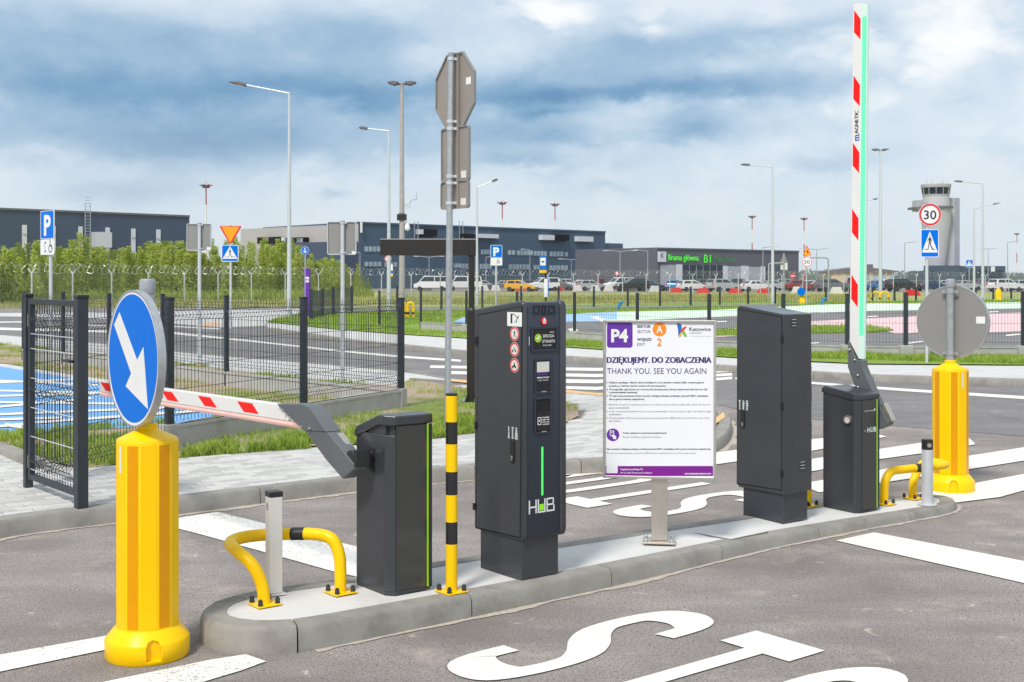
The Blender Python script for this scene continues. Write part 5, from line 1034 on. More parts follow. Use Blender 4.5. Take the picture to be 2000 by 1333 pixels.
# stop sign seen from behind, with two plates under it
foot = G(873.5, 851, .12); kz = foot.y/F; zz = lambda y: H-(y-HZ)*kz-foot.z
T = pole_sign('tall pole with an octagonal sign and two plates all seen from behind', foot, zz(104)+foot.z, .033, 0)
T.children[0].rotation_euler = (0, .011, 0); T.children[1].rotation_euler = (0, .011, 0)
wd = -NN; nf = -U; off = U*.055; xo = lambda z: Vector((.011*z, 0, 0))
def back_plate(name, poly, zc, cshift):
    O = xo(zc)+off+wd*cshift+Z*zc; o = MB().plate(poly, O, wd, Z, U*.012).build(name, 'signback_warm', T)
    n_ = len(poly); cx = sum(p[0] for p in poly)/n_; cz = sum(p[1] for p in poly)/n_; rim = MB()
    for i in range(n_):
        a, b = poly[i], poly[(i+1) % n_]; sh = lambda p, f: (cx+(p[0]-cx)*f, cz+(p[1]-cz)*f)
        rim.plate([sh(a, 1.01), sh(b, 1.01), sh(b, .965), sh(a, .965)], O-U*.014, wd, Z, U*.03)
    rim.build('rim', 'signback', o); return o
zc = (zz(104)+zz(250))/2; R_ = (zz(104)-zz(250))/2/math.cos(math.pi/8)
o = back_plate('octagon_plate', [(R_*.88*math.cos(math.pi/8+i*math.pi/4), R_*math.sin(math.pi/8+i*math.pi/4)) for i in range(8)], zc, -.005)
MB().plate(rrect(.22, .04, .30, .11, .003, 1), xo(zc)+off+wd*-.04+Z*zc-U*.0005, wd, Z, -U*.0008).build('sticker', 'white', o)
for y0, y1, nm in ((247, 356, 'upper_plate'), (353, 409, 'lower_plate')):
    za, zb = zz(y1), zz(y0); h_ = (zb-za)/2-.006; o = back_plate(nm, rrect(-.235, -h_, .235, h_, .03, 3), (za+zb)/2, .012)
    MB().plate(rrect(.10, -h_+.03, .19, -h_+.10, .003, 1), xo(za)+off+wd*.012+Z*(za+zb)/2-U*.0005, wd, Z, -U*.0008).build('sticker', 'off_white', o)
c = MB()
for y in (116, 238, 252, 345, 358, 397):
    z = zz(y); c2 = MB(); O = xo(z); c2.ring(O+Z*(z-.016), X, Yv, .0335, .040, (0, 0, .032), 16); c2.hexa(O+U*.03-NN*.02+Z*(z-.014), U*.03, NN*.04, Z*.028); c2.hexa(O+Vector((.036, -.02, z-.012)), (.045, 0, 0), (0, .012, 0), (0, 0, .024)); c2.build('clamp', 'galv_pale', T)
for s_ in (-.16, .16): MB().hexa(off+xo(zz(245))+wd*.05-U*.02+Z*zz(408)+wd*0, wd*.03, U*.02, Z*(zz(108)-zz(408))).build('stiffener', 'signback_warm', T) if s_ > 0 else None
# two blank sign backs
for lab, px, fy, yt, x0, x1, y0, y1 in (('small grey blank sign back on a pole left of the orange triangle', 389.5, 704, 436, 364, 412, 437, 490), ('large grey blank sign back on a pole in front of the blue office building', 669, 741, 432, 638.5, 695.5, 433, 498)):
    foot = G(px, fy, .12); T = pole_sign(lab, foot, P(px, yt, foot.y).z, .031 if px > 500 else .033, 0, 'galv_pale'); lx, lz = px_local(foot, px)
    w_ = rrect(lx(x0), lz(y1), lx(x1), lz(y0), .03, 3); o = MB().plate(w_, (0, .036, 0), X, Z, (0, .012, 0)).build('sign_plate', 'signback', T)
    cx, cz = (lx(x0)+lx(x1))/2, (lz(y0)+lz(y1))/2; rm = MB(); s1 = rrect(lx(x0), lz(y1), lx(x1), lz(y0), .03, 3); s2 = rrect(lx(x0)+.012, lz(y1)+.012, lx(x1)-.012, lz(y0)-.012, .02, 3)
    for i in range(len(s1)): j = (i+1) % len(s1); rm.plate([s1[i], s1[j], s2[j], s2[i]], (0, .018, 0), X, Z, (0, .02, 0))
    rm.build('rim', 'galv_pale', o); MB().plate(rrect(lx(x1-9), lz(y1-2), lx(x1-2), lz(y1-7), .002, 1), (0, .0355, 0), X, Z, (0, -.0008, 0)).build('sticker', 'white', o); clamps(T, (lz(y0+3), lz(y1-4)), .034, 0)
# generic faces
def ped_face(T, x0, x1, z0, z1, yo):
    o = plate(T, 'crossing_plate', rrect(x0, z0, x1, z1, (x1-x0)*.08, 3), yo, 'white'); w = x1-x0; h = z1-z0; cx = (x0+x1)/2; e = w*.035
    b = plate(T, 'blue_face', rrect(x0+e, z0+e, x1-e, z1-e, w*.06, 3), yo, 'blue', .001, o, .012); tz0, tz1 = z0+h*.17, z1-h*.07
    plate(T, 'white_triangle', [(cx-w*.44, tz0), (cx+w*.44, tz0), (cx, tz1)], yo, 'white', .001, o, .013)
    g = MB(); kk = (tz1-tz0)*.40; fig(g, [[(x*.75, y) for x, y in p] for p in PED], (cx, yo-.014, tz0+(tz1-tz0)*.42), kk, X, (0, -.001, 0))
    for a in (-.30, .10): g.plate([(cx+w*a, tz0+h*.10), (cx+w*(a+.20), tz0+h*.10), (cx+w*(a+.20), tz0+h*.125), (cx+w*a, tz0+h*.125)], (0, yo-.0139, 0), X, Z, (0, -.0005, 0))
    g.build('walking_figure', 'black', o); return o
def round_face(T, cx, cz, r, yo, txt=None, ring='signred', fill='white', rw=.16):
    o = MB().disc((cx, yo, cz), X, Z, r, (0, -.012, 0), 36).build('round_plate', 'white', T); MB().ring((cx, yo-.012, cz), X, Z, r*(1-rw), r*.97, (0, -.001, 0), 36).build('red_ring', ring, o)
    if fill != 'white': MB().disc((cx, yo-.012, cz), X, Z, r*(1-rw), (0, -.0008, 0), 36).build('inner_face', fill, o)
    if txt: lt = MB(); text(lt, txt, (0, yo-.0140, 0), X, Z, cx-r*.56, cx+r*.56, cz-r*.40, r*.80, bold=.012); lt.build('numerals', 'dark_text', o, smooth=False)
    return o
def chair(mb, O, k):
    fig(mb, [[(-.1, .8), (.1, .8), (.1, 1.), (-.1, 1.)], [(-.12, .75), (.08, .75), (.12, .25), (.5, .25), (.7, -.3), (.55, -.35), (.38, .1), (-.1, .1)]], O, k, X, (0, -.001, 0)); mb.ring((O[0]+.05*k, O[1], O[2]-.25*k), X, Z, .38*k, .52*k, (0, -.001, 0), 20)
# yield + crossing
foot = G(450.5, 641, .03); T = pole_sign('orange give way triangle above a blue pedestrian crossing sign', foot, P(450, 441, foot.y).z, .04, 0, 'galv_pale'); lx, lz = px_local(foot, 450.5)
o = plate(T, 'give_way_plate', [(lx(430.5), lz(442)), (lx(471), lz(442)), (lx(472), lz(444)), (lx(453), lz(476)), (lx(448.5), lz(476)), (lx(430), lz(444))], -.045, 'signred'); plate(T, 'orange_face', [(lx(433), lz(443.2)), (lx(468.5), lz(443.2)), (lx(451), lz(473.5)), (lx(450), lz(473.5))], -.045, 'signyellow', .001, o, .012)
ped_face(T, lx(433.5), lx(466.5), lz(511.5), lz(479), -.045)
# angled parking sign, far left
foot = G(99, 702, .12); T = pole_sign('blue parking sign with a wheelchair plate turned edgeways near the shrubs', foot, P(99, 412, foot.y).z, .033, -math.pi/2+UA+.12, 'galv_pale'); lz = lambda y: H-(y-HZ)*foot.y/F-foot.z
o = plate(T, 'parking_plate', rrect(-.33, lz(467), .27, lz(412), .03, 3), -.045, 'white'); plate(T, 'blue_face', rrect(-.31, lz(466), .25, lz(413), .03, 3), -.045, 'blue', .001, o, .012)
lt = MB(); text(lt, 'P', (0, -.0585, 0), X, Z, -.17, .13, lz(459), (lz(420)-lz(459)), bold=.035); lt.build('letter', 'white', o, smooth=False)
o = plate(T, 'wheelchair_plate', rrect(-.33, lz(498), .27, lz(468), .02, 3), -.045, 'white'); g = MB(); chair(g, (.10, -.058, (lz(498)+lz(468))/2), .15); fig(g, [[(-1., .8), (-.4, .8), (-.4, .6), (-.9, .6), (-.9, -.6), (-.4, -.6), (-.4, -.8), (-1., -.8)]], (-.02, -.058, (lz(498)+lz(468))/2), .12, X, (0, -.001, 0)); g.build('pictogram', 'black', o)
# parking sign behind the column
foot = G(969, 604, .12); T = pole_sign('blue parking sign with a wheelchair plate above the yellow car', foot, P(969, 479, foot.y).z, .05, 0, 'galv_pale'); lx, lz = px_local(foot, 969)
o = plate(T, 'parking_plate', rrect(lx(958), lz(503.5), lx(981), lz(479), .05, 3), -.06, 'white'); plate(T, 'blue_face', rrect(lx(958.7), lz(503), lx(980.3), lz(479.7), .05, 3), -.06, 'blue', .001, o, .012)
lt = MB(); text(lt, 'P', (0, -.074, 0), X, Z, lx(963.5), lx(975), lz(500), lz(483.5)-lz(500), bold=.04); lt.build('letter', 'white', o, smooth=False)
o = plate(T, 'wheelchair_plate', rrect(lx(958), lz(519), lx(981), lz(504), .04, 3), -.06, 'white'); g = MB(); chair(g, (lx(972.5), -.073, lz(511.5)), .15); g.build('pictogram', 'black', o)
# bus stop pole
foot = G(1066, 603, .12); T = pole_sign('blue bus stop post with a yellow band and a white timetable plate', foot, P(1066, 500, foot.y).z, .05, 0, 'gantry', cat='bus stop sign', name='bus_stop_sign'); lx, lz = px_local(foot, 1066)
plate(T, 'blue_panel', rrect(lx(1053), lz(527.5), lx(1067.5), lz(500), .05, 3), -.06, 'logo_blue', .08); plate(T, 'white_panel', rrect(lx(1055), lz(519), lx(1065.5), lz(504), .03, 2), -.141, 'white', .004); plate(T, 'bus_symbol', rrect(lx(1057.5), lz(513), lx(1063), lz(510.5), .01, 2), -.1455, 'black', .003)
plate(T, 'yellow_panel', rrect(lx(1053), lz(533.5), lx(1067), lz(528), .02, 2), -.06, 'logo_yellow', .08); plate(T, 'timetable', rrect(lx(1062.5), lz(580.5), lx(1069.5), lz(545), .02, 2), -.06, 'white', .06); plate(T, 'timetable_back', rrect(lx(1068), lz(580), lx(1071.5), lz(544), .02, 2), -.05, 'logo_blue', .06)
# 30 + crossing sign
foot = G(1809, 709, .12); T = pole_sign('round red ringed 30 sign above a blue crossing sign in front of the control tower', foot, P(1809, 396, foot.y).z, .036, 0, 'galv_pale'); lx, lz = px_local(foot, 1809)
round_face(T, lx(1814.5), lz(420), lx(1836.5)-lx(1814.5)+.0, -.045, '30', rw=.21); T.children[-1].scale = (.80, 1, 1); T.children[-1].location = (lx(1814.5)*.2, 0, 0)
ped_face(T, lx(1796.5), lx(1831.5), lz(503), lz(448.5), -.045)
# 50 + warning sign
foot = G(1575, 598, .1); T = pole_sign('orange warning triangle above a round 50 sign beside the gate building', foot, P(1574, 481, foot.y).z, .05, 0, 'galv'); lx, lz = px_local(foot, 1574)
o = plate(T, 'warning_plate', [(lx(1566.5), lz(499.5)), (lx(1583), lz(499.5)), (lx(1575), lz(480))], -.06, 'signred'); plate(T, 'orange_face', [(lx(1568.2), lz(498.6)), (lx(1581.3), lz(498.6)), (lx(1574.9), lz(482.8))], -.06, 'signyellow', .001, o, .012)
plate(T, 'arrow_mark', [(lx(1573), lz(497)), (lx(1576), lz(494)), (lx(1573.6), lz(492)), (lx(1575), lz(488)), (lx(1577), lz(491)), (lx(1577.5), lz(495))], -.06, 'black', .001, o, .0135); round_face(T, lx(1574.5), lz(511.5), lx(1585)-lx(1575), -.06, '50')
# round blue cycle sign
foot = G(596, 622, .1); T = pole_sign('small round blue sign in front of the bushes by the purple pylon', foot, P(596, 482, foot.y).z, .03, 0, 'galv'); lx, lz = px_local(foot, 596)
round_face(T, lx(596), lz(490), lx(604)-lx(596), -.045, None, 'white', 'blue', .06); o = T.children[-1]; g = MB(); fig(g, [[(-.7, -.03), (.7, -.03), (.7, .05), (-.7, .05)], [(-.12, .15), (.12, .15), (.16, .7), (-.16, .7)], [(-.45, -.5), (-.1, -.15), (.35, -.2), (.45, -.5), (.1, -.6)]], (lx(596), -.0585, lz(490)), lx(604)-lx(596)-.02, X, (0, -.001, 0)); g.build('pictogram', 'white', o)
# small distant crossing sign, triangular back, round red signs
foot = G(1893, 572, .03); T = pole_sign('small far crossing sign between the two slender lamp posts', foot, P(1893, 507, foot.y).z, .06, 0, 'galv'); lx, lz = px_local(foot, 1893); ped_face(T, lx(1886), lx(1899.5), lz(522.5), lz(508), -.08)
foot = G(1531, 590, .1); T = pole_sign('grey triangular and square sign backs on a bracket arm by the gate building', foot, P(1531, 495, foot.y).z, .05, 0, 'galv'); lx, lz = px_local(foot, 1531)
plate(T, 'triangle_back', [(lx(1524), lz(513)), (lx(1538.5), lz(513)), (lx(1531.5), lz(495))], .07, 'signback'); plate(T, 'square_back', [(lx(1525), lz(527.5)), (lx(1538.5), lz(527.5)), (lx(1538.5), lz(514)), (lx(1525), lz(514))], .07, 'off_white'); MB().tube([(lx(1501.5), 0, lz(585)), (lx(1501.5), 0, lz(518)), (lx(1503), 0, lz(515.5)), (lx(1506), 0, lz(515)), (lx(1530), 0, lz(514))], .05, 8).build('bracket_arm', 'galv', T)
foot = G(1205, 566, .05); T = pole_sign('tiny round red sign left of the gate building behind the razor wire', foot, P(1208, 529, foot.y).z, .05, 0, 'galv'); lx, lz = px_local(foot, 1208); round_face(T, lx(1208), lz(534.5), .35, -.08, None, 'signred', 'white', .4)
foot = G(1548, 567, .05); T = pole_sign('small round no entry sign beside the gate building corner', foot, P(1548, 534, foot.y).z, .05, 0, 'galv'); lx, lz = px_local(foot, 1548); round_face(T, lx(1548), lz(539.5), .4, -.08, None, 'signred', 'signred', .1); plate(T, 'white_bar', [(lx(1548)-.26, lz(539.5)-.07), (lx(1548)+.26, lz(539.5)-.07), (lx(1548)+.26, lz(539.5)+.07), (lx(1548)-.26, lz(539.5)+.07)], -.08, 'white', .002, None, .013)
foot = G(758, 607, .1); T = pole_sign('round red sign and small blue yellow plates behind the slim white lamp post', foot, P(758, 500, foot.y).z, .035, 0, 'galv'); lx, lz = px_local(foot, 758); round_face(T, lx(758), lz(506), lx(765)-lx(758), -.05, None, 'signred', 'white', .3); plate(T, 'white_plate', rrect(lx(763), lz(529), lx(767.5), lz(517), .01, 1), -.05, 'white'); plate(T, 'blue_plate', rrect(lx(763), lz(535.5), lx(767.5), lz(529.5), .01, 1), -.05, 'logo_blue'); plate(T, 'yellow_plate', rrect(lx(763), lz(541), lx(767.5), lz(536), .01, 1), -.05, 'logo_yellow')
foot = G(1647, 588, .05); T = thing('height_gauge', 'plain dark arch of bent pipe standing in the grass beside the raised boom', 'height gauge', foot); lx, lz = px_local(foot, 1618); MB().tube([(lx(1618), 0, 0), (lx(1618), 0, lz(510)), (lx(1616.5), 0, lz(506)), (lx(1613), 0, lz(504)), (lx(1583), 0, lz(503.5))], .06, 8).build('bent_pipe', 'galv', T); T.location = (foot[0]*0+(1618-1000)/F*foot[1], foot[1], foot[2])
T.children[0].location = (-lx(1618), 0, 0)
# purple pylon
foot = G(600, 621, .12); T = thing('totem_pylon', 'slim purple totem pylon with a white P box in front of the bushes', 'pylon', foot, -.35); k = foot.y/F; hh = (621-525)*k
MB().box(-.13, -.06, 0, .13, .06, hh).build('pylon_body', 'purple', T, bev=.01); MB().plate([(-.05, hh*.72), (.12, hh*.72), (.12, hh*.83), (-.05, hh*.83)], (0, -.061, 0), X, Z, (0, -.004, 0)).build('logo_box', 'white', T); lt = MB(); text(lt, 'P4', (0, -.0662, 0), X, Z, -.03, .10, hh*.74, hh*.06, bold=.03); lt.build('logo_lettering', 'purple', T, smooth=False)
# black gantry
foot = G(921, 785, .12); T = thing('camera_gantry', 'black portal post with a long dark cross panel behind the column', 'gantry', foot); lx, lz = px_local(foot, 921)
MB().tube([(0, 0, 0), (0, 0, lz(612))], .062, 20).build('lower_post', 'gantry', T); MB().lathe([(.066, lz(613)), (.066, lz(607)), (.042, lz(603)), (.040, lz(600))], 20).build('collar', 'gantry', T); MB().tube([(0, 0, lz(603)), (0, 0, lz(498))], .038, 18).build('upper_post', 'gantry', T)
MB().box(lx(743), -.05, lz(499.5), lx(916.5), .05, lz(468.5)).build('cross_panel', 'gantry', T, bev=.004); MB().box(lx(917.5), -.054, lz(500), lx(929.5), .054, lz(468)).build('end_box', 'gantry', T, bev=.006); MB().box(lx(743), -.054, lz(468.5), lx(929), .054, lz(467)).build('top_rail', 'alu', T)
MB().box(-.12, -.12, 0, .12, .12, .012).build('base_plate', 'gantry', T); 
for k_, a in enumerate((.785, 2.356, 3.927, 5.498)): MB().plate([(.058, .0), (.11, .0), (.066, .10)], (0, 0, .012), (math.cos(a), math.sin(a), 0), Z, (-math.sin(a)*.008, math.cos(a)*.008, 0)).build('gusset', 'gantry', T)
bolts(T, [(a*.095, c*.095, .012) for a in (-1, 1) for c in (-1, 1)], .03, .012, 'galv')
# small yellow bollards, hoops and blue markers far off
for px, fy, ty, lab, bl in ((1567, 593, 567, 'small yellow bollard with a round blue sign in the far lawn', True), (1950, 588, 564, 'small yellow bollard on the far lawn behind the grey round sign', False)):
    foot = G(px, fy, .12); k = foot.y/F; T = thing('lawn_bollard', lab, 'bollard', foot, 0, 'small yellow bollards on the far lawn'); MB().lathe([(.26, 0), (.26, .08), (.20, .16), (.20, (fy-ty)*k-.2), (.12, (fy-ty)*k)], 14).build('bollard_body', 'yellow', T)
    if bl: MB().tube([(-.1, -.05, 0), (-.1, -.05, 1.2)], .03, 8).build('sign_pole', 'galv', T); MB().disc((-.12, -.24, .75), (.85, -.5, 0), Z, .26, (-.02, -.03, 0), 20).build('round_plate', 'blue', T)
for px, fy, w, hgt, lab in ((797, 622, 18, 30, 'yellow hoop barrier with black feet at the foot of the tall double lamp'), (1720, 590, 28, 19, 'pair of yellow hoops round the foot of the far double lamp')):
    foot = G(px, fy, .12); k = foot.y/F; T = thing('far_hoop', lab, 'hoop guard', foot, 0, 'yellow hoops round far lamp posts')
    for dx in ((-.35, .0), (.35, .3)) if px > 1000 else ((-.25, .3), (.12, -.2)):
        w_, h_ = w*k*(.28 if px > 1000 else .30), hgt*k; O = Vector((dx[0], dx[1], 0)); MB().tube([O+Vector(q) for q in crom([(-w_, 0, 0), (-w_, 0, h_*.7), (-w_*.7, 0, h_*.95), (0, 0, h_), (w_*.7, 0, h_*.95), (w_, 0, h_*.7), (w_, 0, 0)], 5)], .06, 8).build('hoop', 'yellow_steel', T)
        for s_ in (-1, 1): MB().tube([O+Vector((s_*w_, 0, h_*.25)), O+Vector((s_*w_, 0, h_*.42))], .063, 8).build('black_band', 'black', T)
for px, fy, lab in ((1205, 607, 'small slanting blue marker in the lawn above the notice board'), (1603, 597, 'small slanting blue marker in the lawn left of the raised boom'), (1977, 591, 'small blue marker at the lawn edge by the far yellow bollard'), (1336, 602, 'tiny blue marker low in the lawn behind the notice board')):
    foot = G(px, fy, .12); T = thing('hydrant_marker', lab, 'marker', foot, .2, 'blue markers in the far lawn'); s_ = .35 if px > 1900 or px == 1336 else 1
    MB().tube([(0, 0, 0), (.10*s_, 0, .22*s_), (.22*s_, 0, .40*s_)], .06*s_+.01, 8).build('marker_body', 'plastic_blue', T); MB().hexa((.12*s_, -.08*s_, .34*s_), (.22*s_, 0, .05*s_), (0, .16*s_, 0), (0, 0, .08*s_)).build('marker_head', 'plastic_blue', T)
# ------------------------------------------------------------------ lamp posts and masts
def lamp(label, px, fy, ytop, arms, r0, r1, m='galv_pale', z=.1, base=None):
    foot = G(px, fy, z); k = foot.y/F; T = thing('lamp_post', label, 'lamp post', foot, 0, 'street lamps'); h = (fy-ytop)*k
    MB().tube([(0, 0, 0), (0, 0, h*.5), (0, 0, h)], [r0, (r0+r1)/2, r1], 14).build('pole', m, T)
    if base: MB().tube([(0, 0, 0), (0, 0, base)], r0*1.25, 14).build('pole_base', m, T)
    for ax, ay in arms:                  # arm tip, photo pixels from the pole top
        dx, dz = ax*k, -ay*k; L = math.hypot(dx, dz); e = Vector((dx/L, 0, dz/L)); a = Vector((0, 0, h-.06)); b = a+e*L*.72
        arm = MB().tube([a, b], [r1*.8, r1*.6], 8).build('arm', m, T)
        hd = MB(); up = Vector((-e.z, 0, e.x)); up = up if up.z > 0 else -up
        hd.plate([(0, -.05), (.18, -.07), (L*.28, -.03), (L*.28, .0), (.3, .06), (0, .05)], b-Vector((0, .14, 0)), e, up, (0, .28, 0)); hd.build('lamp_head', 'roof_dark', T, bev=.01)
        MB().plate([(.08, 0), (L*.24, 0), (L*.24, .2), (.08, .2)], b-up*.072-Vector((0, .1, 0)), e, Yv, -up*.008).build('lens', 'off_white', T)
    return T, h, k
lamp('tall white street lamp with its arm to the left beside the orange triangle', 565, 622, 180, [(-117, -23)], .105, .045)
lamp('white street lamp with a short left arm next to the tall double lamp', 759.5, 611, 254, [(-58, -7)], .11, .045)
lamp('slender street lamp with its arm raised to the right behind the gantry', 931.5, 596, 365, [(41, -17)], .10, .045)
lamp('street lamp with a left arm in front of the gate building', 1509, 595, 325, [(-62, -6)], .11, .05)
lamp('street lamp with a left arm just right of the control tower', 1919.5, 585, 358, [(-56, -6)], .13, .05)
lamp('street lamp with its arm raised to the right next to the small crossing sign', 1902.5, 575, 407, [(51, -12)], .14, .06)
lamp('lamp half hidden behind the raised boom with only its right arm showing', 1684, 580, 392, [(30, -5)], .14, .06)
def flood(label, px, fy, ytop, m, rings):
    foot = G(px, fy, .1); k = foot.y/F; h = (fy-ytop)*k; T = thing('flood_light', label, 'lamp post', foot, 0, 'double flood lamps')
    MB().tube([(0, 0, 0), (0, 0, h)], [.13, .07], 14).build('pole', m, T); 
    for s_ in (-1, 1):
        MB().box(min(0, s_*.25), -.05, h-.03, max(0, s_*.25), .05, h+.03).build('crossbar', 'roof_dark', T)
        hd = MB(); hd.plate([(.12, .0), (.30, -.07), (.56, .02), (.58, .06), (.36, .09), (.12, .06)], (0, -.2, h+.02), (s_, 0, 0), Z, (0, .4, 0)); hd.build('lamp_head', 'roof_dark', T, bev=.01)
    return T, h, k
T, h, k = flood('tall brown grey double flood lamp carrying a box and a camera half way up', 785, 622, 165, mat('brown_grey_pole', lin(176, 168, 164), .5, .2), 0)
zz = lambda y: (622-y)*k
MB().box(-.19, -.16, zz(431), .19, -.03+.12, zz(419)).build('control_box', 'gantry', T, bev=.01); MB().box(-.12, -.14, zz(419.5), .12, .1, zz(417)).build('box_lid', 'roof_dark', T)
MB().lathe([(.02, zz(452)), (.10, zz(449)), (.11, zz(445)), (.09, zz(440)), (.03, zz(436))], 14, (.22, -.05, 0)).build('dome_camera', 'white', T); MB().tube([(.06, -.05, zz(436)), (.22, -.05, zz(434)), (.22, -.05, zz(438))], .035, 8).build('camera_arm', 'white', T)
MB().tube([(0, 0, zz(401)), (.25, 0, zz(401)), (.33, 0, zz(396)), (.40, 0, zz(391)), (.56, 0, zz(390))], .015, 6).build('aerial_arm', 'galv', T); MB().tube([(.585, 0, zz(391)), (.585, 0, zz(378))], .012, 5).build('aerial', 'galv', T); MB().box(.20, -.08, zz(407), .34, .06, zz(398)).build('radio_box', 'galv_pale', T)
flood('far double flood lamp right of the raised boom', 1719.5, 590, 294, 'galv_pale', 0)
MASTR = mat('faded_mast_red', lin(176, 84, 82), .6)
def mast(label, px, ytop, Y):
    foot = Vector(((px-1000)/F*Y, Y, 0)); T = thing('lighting_mast', label, 'light mast', foot, 0, 'red and white apron light masts'); h = H+(HZ-ytop)*Y/F
    src = None
    for i in range(5): MB().tube([(0, 0, h*i/5), (0, 0, h*(i+1)/5)], [.30-.03*i, .27-.03*i], 8).build('pole_band', MASTR if i % 2 == 0 or i == 4 else 'off_white', T)
    MB().lathe([(.9, h-.8), (1., h-.6), (.9, h-.4)], 12).build('ring_platform', 'roof_dark', T)
    for i in range(7):
        a = i*.9; e = Vector((math.cos(a), math.sin(a), 0)); MB().hexa(Vector((0, 0, h-.5))+e*.8-e.cross(Z)*.3, e*.8+Z*.25, e.cross(Z)*.6, Z*.22).build('flood_head', MASTR if i % 3 == 0 else 'roof_dark', T)
    MB().tube([(0, 0, h), (0, 0, h+.9)], .05, 5).build('spike', MASTR, T)
for lab, px, yt, Y in (('red and white light mast above the left hangar roof end', 402.5, 361, 305), ('red and white light mast above the office roof nearer the gantry', 981, 395, 376), ('red and white light mast at the right part of the office roof', 1084, 398, 384), ('red and white light mast behind the middle of the gate building', 1469, 422, 458), ('red and white light mast above the orange warning triangle', 1570.5, 426, 474), ('distant red and white light mast at the picture edge past the control tower', 1986, 456, 630)): mast(lab, px, yt, Y)
def small_lamp(label, px, Y, ytop, arm):
    foot = Vector(((px-1000)/F*Y, Y, .05)); h = H+(HZ-ytop)*Y/F; T = thing('car_park_lamp', label, 'lamp post', foot, 0, 'thin lamps over the far car park'); MB().tube([(0, 0, 0), (0, 0, h)], [.09, .05], 7).build('pole', 'galv', T)
    for s_ in arm: MB().tube([(0, 0, h-.05), (s_, 0, h+.12)], .05, 6).build('arm', 'galv', T); MB().box(min(s_, s_*1.5), -.12, h+.06, max(s_, s_*1.5), .12, h+.16).build('lamp_head', 'galv_pale', T)
for lab, px, Y, yt, arm in (('thin single lamp post in front of the blue office beside the blank sign back', 703, 185, 494, [-1.2]), ('thin double lamp under the dark gantry panel', 838, 190, 503, [-1.6, 1.6]), ('thin lamp post right of the gantry post before the office windows', 949, 200, 503, [1.3]), ('thin single lamp between the parking sign and bus stop post', 1035, 200, 489, [-1]), ('thin double lamp right of the bus stop post', 1116, 195, 508, [-1.4, 1.4]),
        ('thin lamp at the blank grey side wall of the gate building', 1211, 170, 492, [-1.6, 1.6]), ('thin lamp left of the white emblem on the gate building', 1265, 168, 491, [-1.3]), ('thin lamp with a right arm in front of the gate building doors', 1490, 172, 484, [1.6]), ('thin double lamp right of the 50 sign', 1595, 190, 488, [-1.8, 1.4]), ('thin lamp with a right arm between the double flood lamp and the tower', 1767, 200, 475, [1.5]), ('thin double lamp right of the far crossing sign', 1930, 220, 487, [-1.2, 1.2]), ('thin lamp post near the picture edge by the distant mast', 1968, 200, 474, [1.3])): small_lamp(lab, px, Y, yt, arm)
# ------------------------------------------------------------------ buildings
def facade(A, B, h, th, name, m, parent):
    A, B = Vector(A), Vector(B); e = (B-A).normalized(); nv = Vector((-e.y, e.x, 0)); o = MB(); o.hexa(A, B-A, nv*th, Z*h); return o.build(name, m, parent, smooth=False), e, nv
def wall_box(parent, name, m, A, e, nv, L0, L1, z0, z1, proud, depth=None):
    return MB().hexa(Vector(A)+e*L0-nv*proud+Z*z0, e*(L1-L0), nv*(depth or proud), Z*(z1-z0)).build(name, m, parent, smooth=False)
# left hangar
A, B = P(0, 545, 150), P(370, 545, 168); A.z = B.z = 0; e = (B-A).normalized(); A0 = A-e*90
T = thing('hangar', 'long dark blue hangar with tall white window strips behind the shrubs', 'hangar', A0); hh = H+135*150/F; Aw = A-A0
o, e, nv = facade((0, 0, 0), B-A0, hh, 40, 'wall', 'clad_dark', T); fl = lambda x, y: planeL(x, y, A, e)
wall_box(T, 'roof_edge', 'roof_dark', (0, 0, 0), e, nv, 0, (B-A0).length, hh, hh+.25, .15, 40)
for x0, x1, y0, y1 in ((43, 52, 440, 476), (104, 108, 442, 478), (153, 161, 443, 480), (206, 214, 445, 481), (256, 264, 447, 483), (305, 313, 449, 486)):
    L0, za = fl(x0, y1); L1, zb = fl(x1, y0); w_ = wall_box(T, 'window', 'facade_white', Aw, e, nv, L0, L1, za-3, zb, .12); wall_box(w_, 'mullion', 'galv', Aw, e, nv, L0, L1, (za+zb)/2, (za+zb)/2+.1, .2, .1)
L0, _ = fl(168, 450); ld = MB()
for s_ in (-.35, .35): ld.tube([Aw+e*(L0+s_)-nv*.5+Z*3, Aw+e*(L0+s_)-nv*.5+Z*(hh+1.3)], .06, 5)
for i in range(24): ld.tube([Aw+e*(L0-.35)-nv*.5+Z*(3+i*.4), Aw+e*(L0+.35)-nv*.5+Z*(3+i*.4)], .04, 4)
ld.build('ladder', 'galv', T, smooth=False); L0, za = fl(175, 484); L1, zb = fl(205, 455); wall_box(T, 'vent_unit', 'galv_pale', Aw, e, nv, L0, L1, za, zb, 2, 2)
